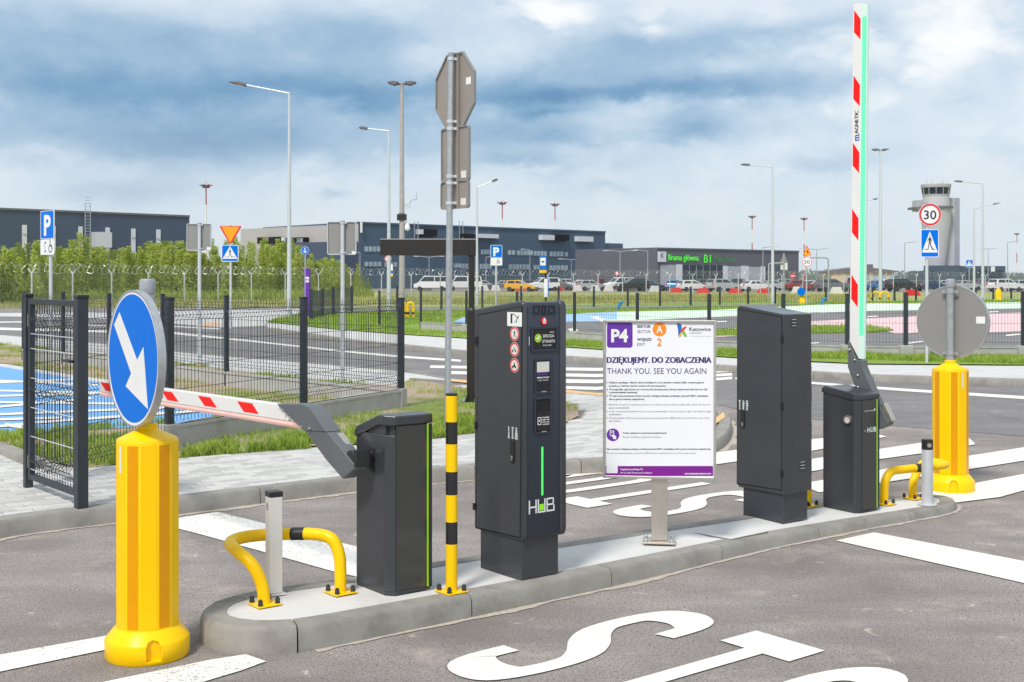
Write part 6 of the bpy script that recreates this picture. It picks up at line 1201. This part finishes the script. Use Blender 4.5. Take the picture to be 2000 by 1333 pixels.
# blue office
A, B = P(700, 545, 200), P(1182, 545, 240); A.z = B.z = 0; T = thing('office_building', 'large dark blue office block with two rows of pale windows and roof units', 'building', A); hh = H+108*200/F
o, e, nv = facade((0, 0, 0), B-A, hh, 30, 'wall', 'clad_blue', T); O0 = Vector((0, 0, 0)); fl = lambda x, y: planeL(x, y, A, e)
wall_box(T, 'parapet', 'clad_blue', O0, e, nv, 0, (B-A).length, hh, hh+.3, .2, 30)
L1, zt = fl(1224, 476); wall_box(T, 'lower_wing', 'clad_blue', O0, e, nv, (B-A).length, L1, 0, zt, 0, 25) if False else MB().hexa(e*(B-A).length+nv*1.0, e*(L1-(B-A).length), nv*25, Z*zt).build('lower_wing', 'clad_blue', T, smooth=False)
C2 = P(470, 545, 221); C2.z = 0; C2 = C2-A; dv = C2.normalized(); n2 = Vector((dv.y, -dv.x, 0)); MB().hexa((0, 0, 0), C2, n2*28 if n2.y > 0 else -n2*28, Z*(hh-.05)).build('side_wall', 'clad_metal', T, smooth=False)
sd = lambda x, y: planeL(x, y, A, dv); ns = n2 if n2.y > 0 else -n2
for x0, x1, y0, y1, m in ((513, 555, 463, 477, 'gap'), (570, 604, 464, 474, 'gap'), (528, 535, 464, 471, 'facade_white'), (560, 566, 464, 472, 'facade_white'), (590, 602, 466, 474, 'facade_white')):
    L0, za = sd(x0, y1); L1, zb = sd(x1, y0); wall_box(T, 'wall_unit', m, O0, dv, ns, min(L0, L1), max(L0, L1), za, zb, 1.2, 1.2)
L0, za = sd(700, 545); L1, zb = sd(580, 476); wall_box(T, 'low_annexe', 'clad_dark', O0, dv, ns, 0, L1, 0, zb, 3, 2.9)
ws = None
def windows(x0, x1, y0, y1, n):
    global ws
    for i in range(n):
        L0, za = fl(x0+(x1-x0)*(i+.08)/n, y1); L1, zb = fl(x0+(x1-x0)*(i+.92)/n, y0)
        w_ = wall_box(T, 'window', 'galv', O0, e, nv, L0, L1, za, zb, .10, .12); wall_box(w_, 'pane', 'pane', O0, e, nv, L0+.1, L1-.1, za+.1, zb-.1, .14, .04)
for a in ((711, 743, 482, 492, 4), (750, 775, 483, 492.5, 3), (711, 745, 512, 521, 4), (750, 776, 513, 522, 3), (885, 897, 515, 523, 2), (938, 960, 488, 497, 4), (991, 1006, 489.5, 498.5, 2), (1009, 1041, 490, 499, 5), (1041.5, 1068, 491, 500, 4), (1072, 1100, 492, 501, 4), (1102, 1109, 493, 501, 1), (1133, 1158, 493, 501.5, 4), (1162, 1190, 494, 502, 4), (885, 893, 515, 524, 1), (896, 919, 515.5, 525, 4), (936, 960, 516, 526, 4), (993, 1034, 517, 527, 6), (1041, 1056, 518, 527, 2), (1072, 1109, 519, 528, 5)): windows(*a)
for x0, x1, y0, y1, m in ((812, 822, 449, 458, 'facade_white'), (820, 847, 449, 461, 'gap'), (899, 925, 458, 463, 'gap'), (926, 967, 458.5, 465, 'facade_white'), (1052, 1076, 460, 469, 'facade_white'), (1076, 1105, 459.5, 470, 'gap'), (1122, 1152, 463, 472, 'facade_white')):
    L0, za = fl(x0, y1); L1, zb = fl(x1, y0); wall_box(T, 'roof_unit', m, O0, e, nv, L0, L1, za, zb, 1.0, 1.1)
for x in (805, 893): L0, zb = fl(x, 432); ld = MB(); ld.tube([e*L0-nv*.6+Z*6, e*L0-nv*.6+Z*zb], .08, 5); ld.tube([e*(L0+.8)-nv*.6+Z*6, e*(L0+.8)-nv*.6+Z*zb], .08, 5); ld.build('ladder', 'galv', T)
L0, za = fl(703, 455); MB().tube([e*L0-nv*.4+Z*(za), e*L0-nv*.4+Z*(hh+.4)], .22, 8).build('drain_pipe', 'off_white', T)
# gate building
A, B, C2 = P(1283, 545, 180), P(1560, 545, 201), P(1132, 545, 222)
for p in (A, B, C2): p.z = 0
T = thing('gate_building', 'grey flat roofed gate building with green lettering over its doors', 'building', A); hh = H+58*180/F; o, e, nv = facade((0, 0, 0), B-A, hh, 18, 'wall', 'clad_grey', T); fl = lambda x, y: planeL(x, y, A, e)
wall_box(T, 'parapet', 'clad_grey', O0, e, nv, 0, (B-A).length, hh, hh+.25, .15, 18)
C2 = C2-A; dv = C2.normalized(); ns = Vector((dv.y, -dv.x, 0)); ns = ns if ns.y > 0 else -ns; MB().hexa((0, 0, 0), C2, e*9+nv*.3, Z*(hh-.4)).build('side_wall', 'clad_grey', T, smooth=False)
for x0, x1, y0, y1, m, nm in ((1290, 1319, 518, 572, 'shutter', 'shutter'), (1320, 1331, 517, 572, 'facade_white', 'pillar'), (1331.5, 1411, 519, 572, 'glass', 'entrance'), (1411.5, 1420, 520, 572, 'facade_white', 'pillar'), (1420.5, 1446, 521, 572, 'shutter', 'shutter'), (1447, 1461, 520, 572, 'facade_white', 'pillar'), (1462, 1484, 522, 572, 'shutter', 'shutter'), (1485, 1493, 521, 572, 'facade_white', 'pillar'), (1494, 1521, 522, 572, 'glass', 'entrance')):
    L0, za = fl(x0, 570); L1, zb = fl(x1, y0); w_ = wall_box(T, nm, m, O0, e, nv, L0, L1, 0, zb, .2 if nm == 'pillar' else .06)
    if nm == 'entrance':
        for i in range(1, 6): wall_box(w_, 'mullion', 'galv', O0, e, nv, L0+(L1-L0)*i/6, L0+(L1-L0)*i/6+.08, 0, zb, .14, .07)
L0, za = fl(1283.5, 512); L1, zb = fl(1298.5, 492); o = wall_box(T, 'emblem_panel', 'facade_white', O0, e, nv, L0, L1, za, zb, .3, .2); lt = MB(); text(lt, 'K', e*((L0+L1)/2-.3)-nv*.305, e, Z, 0, .6, za+.6, .7, bold=.02); lt.build('emblem', 'grey_text', o, smooth=False)
for s_, x0, x1, y0, y1, m in (('Brama główna', 1303, 1362, 508.5, 498, 'sign_green'), ('B1', 1372.5, 1386, 513, 497.5, 'sign_green'), ('Main Gate', 1392, 1433, 511, 501, mat('dim_green_letters', lin(52, 140, 60), .4, emis=.1))):
    L0, za = fl(x0, y0); L1, zb = fl(x1, y1); lt = MB(); text(lt, s_, -nv*.25, e, Z, L0, L1, za, (zb-za), bold=.012 if m == 'sign_green' else 0); lt.build('roof_lettering', m, T, smooth=False)
# beige shed, low terminal, control tower
A = P(1620, 545, 250); A.z = 0; T = thing('beige_house', 'low beige house with a shallow dark roof behind the parked cars', 'house', A); w_ = 130*250/F; h1 = H+15*250/F; h2 = H+23*250/F
MB().box(.4, 0, 0, w_-.4, 9, h1).build('wall', 'beige', T, smooth=False); MB().plate([(-.3, h1), (w_*.45, h2), (w_*.55, h2), (w_+.6, h1), (w_+.6, h1-.2), (-.3, h1-.2)], (0, -.5, 0), X, Z, (0, 10, 0)).build('roof', 'roof_dark', T, smooth=False)
MB().box(w_*.62, 3, h1, w_*.72, 5, h2+.6).build('chimney', 'roof_dark', T, smooth=False)
for i in range(4): MB().box(7.2+i*1.7, -.05, 1.5, 8.2+i*1.7, .0, 2.5).build('window', 'pane', T, smooth=False)
Yt = 480; A = P(1828, 545, Yt); A.z = 0; k = Yt/F; T = thing('control_tower', 'grey flared control tower with a glazed cab and a tall square stair block', 'control tower', A); zt = lambda y: H+(HZ-y)*k; rr = lambda w: w*k/2
MB().lathe([(rr(32), 0), (rr(37), zt(510)), (rr(46), zt(470)), (rr(54), zt(435)), (rr(58), zt(405)), (rr(57), zt(404.5)), (rr(52), zt(404)), (rr(49), zt(385))], 40).build('shaft', 'clad_light', T)
MB().ring((0, 0, zt(408)), X, Yv, rr(56), rr(64), (0, 0, .8), 40).build('balcony', 'roof_dark', T)
MB().lathe([(rr(49), zt(385)), (rr(51), zt(382)), (rr(51.5), zt(380.8)), (rr(47), zt(380.7))], 24).build('cab_sill', 'clad_light', T); MB().lathe([(rr(49), zt(381)), (rr(53), zt(368.2))], 24).build('cab_glazing', 'glass', T)
MB().lathe([(rr(55), zt(368)), (rr(56.5), zt(367)), (rr(57), zt(361)), (rr(54), zt(360))], 32).build('cab_roof', 'clad_light', T)
for i in range(12):
    a = i*math.pi/6+.2; MB().tube([(rr(50.5)*math.cos(a), rr(50.5)*math.sin(a), zt(381)), (rr(53.5)*math.cos(a), rr(53.5)*math.sin(a), zt(368))], .12, 5).build('cab_mullion', 'clad_light', T)
for x, y in ((-17, 352), (-8, 352), (11, 353), (15, 350), (21, 353)): MB().tube([(x*k, 0, zt(361)), (x*k, 0, zt(y))], .08, 5).build('aerial', 'galv', T)
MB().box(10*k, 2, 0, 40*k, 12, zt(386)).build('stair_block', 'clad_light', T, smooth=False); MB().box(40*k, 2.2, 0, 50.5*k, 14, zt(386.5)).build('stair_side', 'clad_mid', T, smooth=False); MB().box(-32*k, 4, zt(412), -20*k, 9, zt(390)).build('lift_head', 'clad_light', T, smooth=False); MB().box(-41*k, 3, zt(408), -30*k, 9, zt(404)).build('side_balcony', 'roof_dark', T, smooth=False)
A = P(1790, 545, 470); A.z = 0; k = 470/F; T = thing('tower_annexe', 'low dark blue building around the foot of the control tower', 'building', A); zt = lambda y: H+(HZ-y)*k
MB().box(0, 0, 0, 31*k, 10, zt(530)).build('low_wing', 'clad_dark', T, smooth=False); MB().box(31*k, -1, 0, 85*k, 10, zt(519)).build('main_wing', 'clad_dark', T, smooth=False); MB().box(85*k, 0, 0, 174*k, 12, zt(520)).build('long_wing', 'clad_dark', T, smooth=False); MB().box(98*k, -.1, 0, 168*k, 0, zt(529)).build('glass_front', 'glass', T, smooth=False); MB().box(145*k, -.15, zt(531), 153*k, -.05, zt(521)).build('pale_panel', 'facade_white', T, smooth=False)
# far tree line
V = []; Fc = []
for i in range(9000):
    px = random.uniform(1540, 2100); Y = random.uniform(560, 700); x = (px-1000)/F*Y; h_ = 4.2+2.5*noise.noise(Vector((x*.03, 1, 2)))+1.0*noise.noise(Vector((x*.2, 4, 2))); z = random.uniform(0, max(1, h_)); s_ = random.uniform(.3, .7); o = len(V); a = random.uniform(0, 3.1)
    V += [(x-s_*math.cos(a), Y-s_*math.sin(a), z), (x+s_*math.cos(a), Y+s_*math.sin(a), z+random.uniform(-.3, .3)), (x, Y, z+s_*1.5)]; Fc.append((o, o+1, o+2))
me = D.meshes.new('far_wood'); me.from_pydata(V, [], Fc); me.materials.append(mat('far_wood', (.16, .20, .20), .9, var=.25, scale=.1)); o = D.objects.new('far_wood', me); C.objects.link(o); o['kind'] = 'stuff'
# ------------------------------------------------------------------ bushes behind the security fence
def crown_mesh(seed, n=9500, h=4.2, w=2.6):
    rnd = random.Random(seed); V = []; Fc = []; pl = []
    for i in range(11): pl.append((rnd.uniform(-w*.62, w*.62), rnd.uniform(-w*.5, w*.5), h*rnd.uniform(.62, 1.0), rnd.uniform(.5, 1.05)))
    for i in range(n):
        x0, y0, hh, r = rnd.choice(pl); t = rnd.random()**.8; z = .15+hh*t; rr = r*(1-t*.86)*(.55+.45*math.sin(t*7+x0*3)**2)+.06; a = rnd.uniform(0, 6.283); q = rr*math.sqrt(rnd.random())
        p = Vector((x0*(1+.12*t)+q*math.cos(a), y0*(1+.12*t)+q*math.sin(a), z)); d1 = Vector((rnd.gauss(0, 1), rnd.gauss(0, 1), rnd.gauss(0, .7)+.3)).normalized(); d2 = d1.orthogonal().normalized(); L = rnd.uniform(.075, .17); o = len(V)
        V += [p, p+d1*L*.5+d2*L*.26, p+d1*L, p+d1*L*.5-d2*L*.26]; Fc.append((o, o+1, o+2, o+3))
    me = D.meshes.new('crown'); me.from_pydata(V, [], Fc); st = MB()
    for x0, y0, hh, r in pl: st.tube([(x0*.3, y0*.3, 0), (x0*.8, y0*.8, hh*.4), (x0*1.08, y0*1.08, hh*.96)], [.05, .03, .012], 5)
    sm = D.meshes.new('stems'); sm.from_pydata(st.v, [], st.f); sm.materials.append(M['bark']); return me, sm
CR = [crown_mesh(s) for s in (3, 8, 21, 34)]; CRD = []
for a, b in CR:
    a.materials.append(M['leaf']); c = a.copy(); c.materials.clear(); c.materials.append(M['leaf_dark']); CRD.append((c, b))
def bush(px, Y, ytop, dark, label, group, wide=1.):
    i = random.randrange(4); me, sm = (CRD if dark else CR)[i]; T = thing('willow_bush', label, 'bush', ((px-1000)/F*Y, Y, -.05), random.uniform(0, 6.28), group); s_ = (H+(HZ-ytop)*Y/F)/4.1; T.scale = (s_*wide, s_*wide, s_)
    for nm, m_ in (('crown', me), ('stems', sm)): o = D.objects.new(nm, m_); C.objects.link(o); o.parent = T
tops = [(-60, 478), (-15, 474), (30, 478), (75, 476), (118, 460), (160, 480), (205, 484), (250, 489), (293, 484), (335, 462), (375, 466), (412, 478), (452, 474), (490, 468), (525, 476), (558, 470), (596, 484), (628, 498), (655, 500), (682, 516), (706, 538)]
FRONT = ['cut off by the picture edge below the hangar', 'at the picture edge under the hangar corner', 'below the first hangar window strip', 'half behind the angled parking sign', 'tall and just past the angled parking sign', 'under the roof ladder of the hangar', 'under the grey vent unit of the hangar', 'under the hangar strip right of the vent unit', 'above the grey cap of the round blue sign', 'tall, under the last hangar strip', 'behind the small grey sign back', 'between the small grey sign back and the orange triangle', 'directly behind the blue crossing sign', 'tall, just past the blue crossing sign', 'left of the tall white street lamp', 'behind the tall white street lamp', 'behind the round blue sign over the purple pylon', 'low, just past the purple pylon', 'behind the large grey sign back', 'small, just past the large grey sign back', 'smallest, last of the row by the office wall']
for i, (px, yt) in enumerate(tops): bush(px, 74+.045*(px+60)+random.uniform(0, 4), yt+3, False, 'yellow green bush '+FRONT[i], 'bushes behind the razor wire')
BACK = ['past the picture edge', 'near the first window strip', 'left of the roof ladder', 'right of the vent unit', 'near the last window strip', 'near the orange triangle', 'near the tall street lamp', 'near the large grey sign back']
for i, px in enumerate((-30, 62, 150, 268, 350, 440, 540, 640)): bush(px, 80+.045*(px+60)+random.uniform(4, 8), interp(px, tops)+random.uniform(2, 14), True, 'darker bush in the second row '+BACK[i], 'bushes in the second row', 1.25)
blades('tall_grass', [((-200-1000)/F*70, 72), ((760-1000)/F*100, 99), ((1000-1000)/F*108, 104), ((1700-1000)/F*125, 122), ((1700-1000)/F*80, 84), ((700-1000)/F*76, 76), ((-200-1000)/F*66, 65)], .03, 22000, .32, .03, mt='blade_dry', th=-.25, sc_=.12)
blades('tall_grass', [((-200-1000)/F*75, 76), ((720-1000)/F*104, 108), ((720-1000)/F*100, 101), ((-200-1000)/F*70, 71)], .03, 9000, .7, .05, mt='leaf_dark', th=-1)
# ------------------------------------------------------------------ parked cars, barrier blocks
CAR = {'saloon': ([(-2.2, .35), (-2.2, .75), (-2.0, .92), (-1.5, .98), (1.0, .95), (1.9, .78), (2.2, .62), (2.2, .32)], [(-1.55, .96), (-.95, 1.40), (.15, 1.43), (1.0, .95)], .88, 1.45),
       'hatch': ([(-1.95, .38), (-2.0, .8), (-1.9, 1.0), (.9, .98), (1.75, .82), (2.02, .62), (2.0, .34)], [(-1.9, .98), (-1.55, 1.45), (-.1, 1.50), (.95, .97)], .87, 1.3),
       'suv': ([(-2.15, .45), (-2.2, .9), (-2.1, 1.12), (1.0, 1.10), (1.95, .98), (2.2, .75), (2.2, .42)], [(-2.1, 1.10), (-1.75, 1.62), (.1, 1.66), (1.05, 1.09)], .92, 1.4),
       'van': ([(-2.05, .40), (-2.1, 1.0), (-2.08, 1.12), (1.15, 1.12), (1.9, .98), (2.15, .75), (2.15, .40)], [(-2.08, 1.10), (-2.0, 1.80), (.35, 1.84), (1.2, 1.10)], .90, 1.35),
       'minibus': ([(-2.5, .42), (-2.55, 1.1), (-2.5, 1.25), (1.7, 1.22), (2.3, 1.0), (2.5, .8), (2.5, .42)], [(-2.52, 1.22), (-2.45, 2.0), (1.1, 2.05), (1.8, 1.2)], .96, 1.65)}
WH = MB(); WH.tube([(0, -.1, 0), (0, .1, 0)], .32, 14); WH = (WH.v, WH.f)
def cmesh(vs, fs, m): me = D.meshes.new('car'); me.from_pydata(vs, [], fs); me.materials.append(M[m] if isinstance(m, str) else m); sharp(me); return me
CP = {k: mat('car_paint_'+k, c, .22, .0 if k in ('white', 'yellow', 'red') else .35, var=.03) for k, c in (('white', (.74, .74, .74)), ('silver', (.48, .50, .52)), ('grey', (.17, .18, .20)), ('black', (.022, .024, .03)), ('blue', lin(70, 130, 190)), ('navy', lin(50, 70, 105)), ('yellow', lin(226, 168, 60)), ('red', lin(140, 50, 54)))}
cache = {}
def car(kind, color, px, Y, rz, label):
    T = thing('parked_car', label, 'van' if kind in ('van', 'minibus') else 'car', ((px-1000)/F*Y, Y, .045), rz, 'cars parked beyond the security fence'); body, cab, hw, wx = CAR[kind]
    if (kind, color) not in cache:
        b = MB(); b.plate(body, (0, -hw, 0), X, Z, (0, 2*hw, 0)); bme = cmesh(b.v, b.f, CP[color])
        def cabin(sx, sz, hw0, hw1):
            vs = []; n = len(cab); mx = sum(p[0] for p in cab)/n; mz = sum(p[1] for p in cab)/n
            for s_ in (-1, 1):
                for x, z in cab: q = (z-cab[0][1])/(cab[1][1]-cab[0][1]); vs.append((x, s_*(hw0+(hw1-hw0)*q), z))
            return vs, [tuple(range(n))[::-1], tuple(range(n, 2*n))]+[(i, (i+1) % n, n+(i+1) % n, n+i) for i in range(n)]
        cme = cmesh(*cabin(1, 1, hw*.97, hw*.78), CP[color]); gl_ = MB()
        for s_ in (-1, 1):               # side glass, screen, rear screen
            def pt(x, z): q = (z-cab[0][1])/(cab[1][1]-cab[0][1]); return (x, s_*(hw*.97+(hw*.78-hw*.97)*q+.008), z)
            (ax, az), (bx_, bz_), (cx_, cz_), (dx_, dz_) = cab; z0 = az+.06; z1 = bz_-.07; lx0 = ax+(bx_-ax)*.25+.14; rx0 = dx_-(dx_-cx_)*.12-.10; mid = (ax+dx_)/2-.1
            l1 = bx_+.12; r1_ = cx_-.05
            gl_.add([pt(lx0, z0), pt(mid-.05, z0), pt(mid-.05, z1), pt(l1, z1)], [(0, 1, 2, 3)]); gl_.add([pt(mid+.05, z0), pt(rx0, z0), pt(r1_, z1), pt(mid+.05, z1)], [(0, 1, 2, 3)])
        for (x0, z0), (x1, z1) in ((cab[0], cab[1]), (cab[3], cab[2])):
            sg = -1 if x0 < 0 else 1; f0, f1 = .15, .88; g_ = lambda f, s_: (x0+(x1-x0)*f+sg*.012, s_*(hw*.97+(hw*.78-hw*.97)*f-.1), z0+(z1-z0)*f+.008)
            gl_.add([g_(f0, -1), g_(f0, 1), g_(f1, 1), g_(f1, -1)], [(0, 1, 2, 3)])
        lt_ = MB(); 
        for s_ in (-1, 1): lt_.box(body[-2][0]-.12, s_*hw*.78-.16, body[-2][1]-.02, body[-2][0]+.02, s_*hw*.78+.16, body[-2][1]+.13)
        tl = MB()
        for s_ in (-1, 1): tl.box(body[1][0]-.02, s_*hw*.86-.10, body[1][1]-.02, body[1][0]+.12, s_*hw*.86+.10, body[1][1]+.24)
        cache[(kind, color)] = (bme, cme, cmesh(gl_.v, gl_.f, 'glass'), cmesh(lt_.v, lt_.f, 'white'), cmesh(tl.v, tl.f, 'signred'))
    for nm, me in zip(('body', 'cabin', 'windows', 'headlights', 'tail_lights'), cache[(kind, color)]): o = D.objects.new(nm, me); C.objects.link(o); o.parent = T; 
    for i in range(4): o = D.objects.new('wheel', WME); C.objects.link(o); o.parent = T; o.location = ((wx if i < 2 else -wx), (hw-.09)*(1 if i % 2 else -1), .30)
WME = cmesh(WH[0], WH[1], 'rubber')
R_ = math.radians
for a in (('minibus', 'white', 846, 168, 2.9, 'white minibus nearest the razor wire left of the stop pole'), ('minibus', 'white', 904, 172, 3.4, 'white van between the stop pole and the gantry post'), ('saloon', 'grey', 981, 176, 3.0, 'dark grey car beside the parking sign pole'), ('hatch', 'yellow', 1017, 158, -.25, 'yellow hatchback parked beyond the fence'),
          ('van', 'white', 1061, 166, 3.5, 'white van behind the timetable plate'), ('saloon', 'grey', 1093, 172, -.3, 'grey car right of the timetable plate'), ('hatch', 'white', 1126, 176, 3.3, 'white hatchback two cars right of the bus stop post'), ('hatch', 'silver', 1156, 166, .25, 'silver hatchback left of the white high van'), ('suv', 'red', 1183, 190, .6, 'small red car half hidden behind the silver hatchback'), ('van', 'white', 1208, 170, -2.7, 'white high roofed van in front of the tiny red round sign'),
          ('suv', 'black', 1234, 158, 3.45, 'black car low in front of the white high van'), ('saloon', 'navy', 1272, 164, -.35, 'dark navy car right of the black one'), ('suv', 'white', 1299, 186, 1.5, 'white off-roader seen from behind under the white emblem'), ('hatch', 'blue', 1316, 166, 1.3, 'bright blue hatchback in the parked row'), ('hatch', 'white', 1353, 158, .3, 'white crossover in front of the glazed entrance'), ('suv', 'grey', 1381, 176, .4, 'grey car behind the white crossover'), ('suv', 'silver', 1412, 156, .45, 'silver off-roader with dark sides left of the white saloon'),
          ('suv', 'black', 1444, 172, 1.2, 'black car beside the silver off-roader'), ('saloon', 'white', 1475, 158, .35, 'white saloon left of the slim white lamp post'), ('saloon', 'silver', 1510, 172, .2, 'silver saloon half behind the slim white lamp post'), ('hatch', 'red', 1565, 164, .2, 'dark red hatchback under the 50 sign'), ('saloon', 'silver', 1594, 172, .5, 'silver car between the red hatchback and the dark off-roader'), ('suv', 'grey', 1626, 156, .15, 'dark grey off-roader in front of the beige house'),
          ('van', 'navy', 1664, 172, 1.4, 'navy van beside the raised boom'), ('saloon', 'blue', 1716, 174, .4, 'blue car behind the far yellow hoops'), ('suv', 'black', 1763, 160, .3, 'black off-roader above the red barrier block'), ('saloon', 'navy', 1822, 162, .25, 'navy saloon behind the 30 sign pole'), ('saloon', 'silver', 1846, 185, .2, 'silver car behind the navy saloon'), ('saloon', 'silver', 1886, 172, .3, 'silver saloon behind the grey round sign'), ('suv', 'white', 1963, 156, .35, 'white off-roader behind the small yellow bollard'), ('saloon', 'silver', 944, 182, .3, 'silver car half behind the gantry post'), ('hatch', 'grey', 1036, 196, .5, 'grey hatchback tucked behind the yellow one'), ('suv', 'white', 1108, 196, .4, 'white off-roader in the back row right of the bus stop'), ('saloon', 'grey', 1140, 200, .2, 'grey saloon in the back row above the silver hatchback'), ('saloon', 'silver', 1255, 198, .3, 'silver saloon in the back row above the black car'), ('suv', 'grey', 1335, 196, .3, 'grey off-roader in the back row above the blue hatchback'), ('suv', 'white', 1398, 200, .5, 'white off-roader in the back row left of the pale pillars'), ('saloon', 'red', 1448, 196, .3, 'red saloon in the back row above the black car'), ('suv', 'silver', 1536, 184, .3, 'silver off-roader right of the slim white lamp post'), ('saloon', 'white', 1580, 196, .2, 'white saloon in the back row by the no entry sign'), ('suv', 'white', 1738, 196, .4, 'white off-roader in the back row by the far double lamp'), ('saloon', 'grey', 1795, 192, .3, 'grey saloon between the black off-roader and the 30 sign pole'), ('suv', 'grey', 1925, 192, .3, 'grey off-roader right of the two slender lamp posts'), ('hatch', 'silver', 2002, 172, .3, 'silver hatchback cut by the picture edge')): car(*a)
BB = MB(); BB.plate([(-.75, 0), (.75, 0), (.62, .25), (.42, .78), (-.42, .78), (-.62, .25)], (0, -.25, 0), X, Z, (0, .5, 0)); 
BMW, BMR = cmesh(BB.v, BB.f, 'off_white'), cmesh(BB.v, BB.f, 'signred')
for px, fy, lab in ((834, 568.5, 'white block in front of the left minibus'), (945, 568, 'white block just left of the parking sign pole by the grass'), (968, 568, 'white block at the foot of the parking sign pole'), (1017, 568.5, 'red block in front of the yellow hatchback'), (1091, 568.5, 'red block right of the timetable plate'), (1128, 569, 'white block in front of the white hatchback'), (1163, 569, 'white block in front of the silver hatchback'), (1189, 569.5, 'white block left of the black car nose'), (1235, 570, 'white block in front of the black car'), (1279, 570.5, 'white block in front of the navy car'),
        (1320, 572, 'red block in front of the blue hatchback'), (1373, 573, 'red block at the tail of the white crossover'), (1436, 573.5, 'red block right of the silver off-roader'), (1492, 573.5, 'red block beside the slim white lamp post'), (1558, 574, 'white block behind the yellow bollard with blue sign'), (1634, 575.5, 'white block in front of the dark grey off-roader'), (1781, 578, 'red block in front of the black off-roader')):
    red = lab.startswith('red'); p = G(px, fy, .03); o = D.objects.new('barrier_block', BMR if red else BMW); C.objects.link(o); o.location = p; o.rotation_euler = (0, 0, random.uniform(-.3, .3)); o['label'] = lab; o['category'] = 'barrier block'; o['group'] = 'barrier blocks along the far car park'
    if red: o.scale = (1.15, 1, .75)
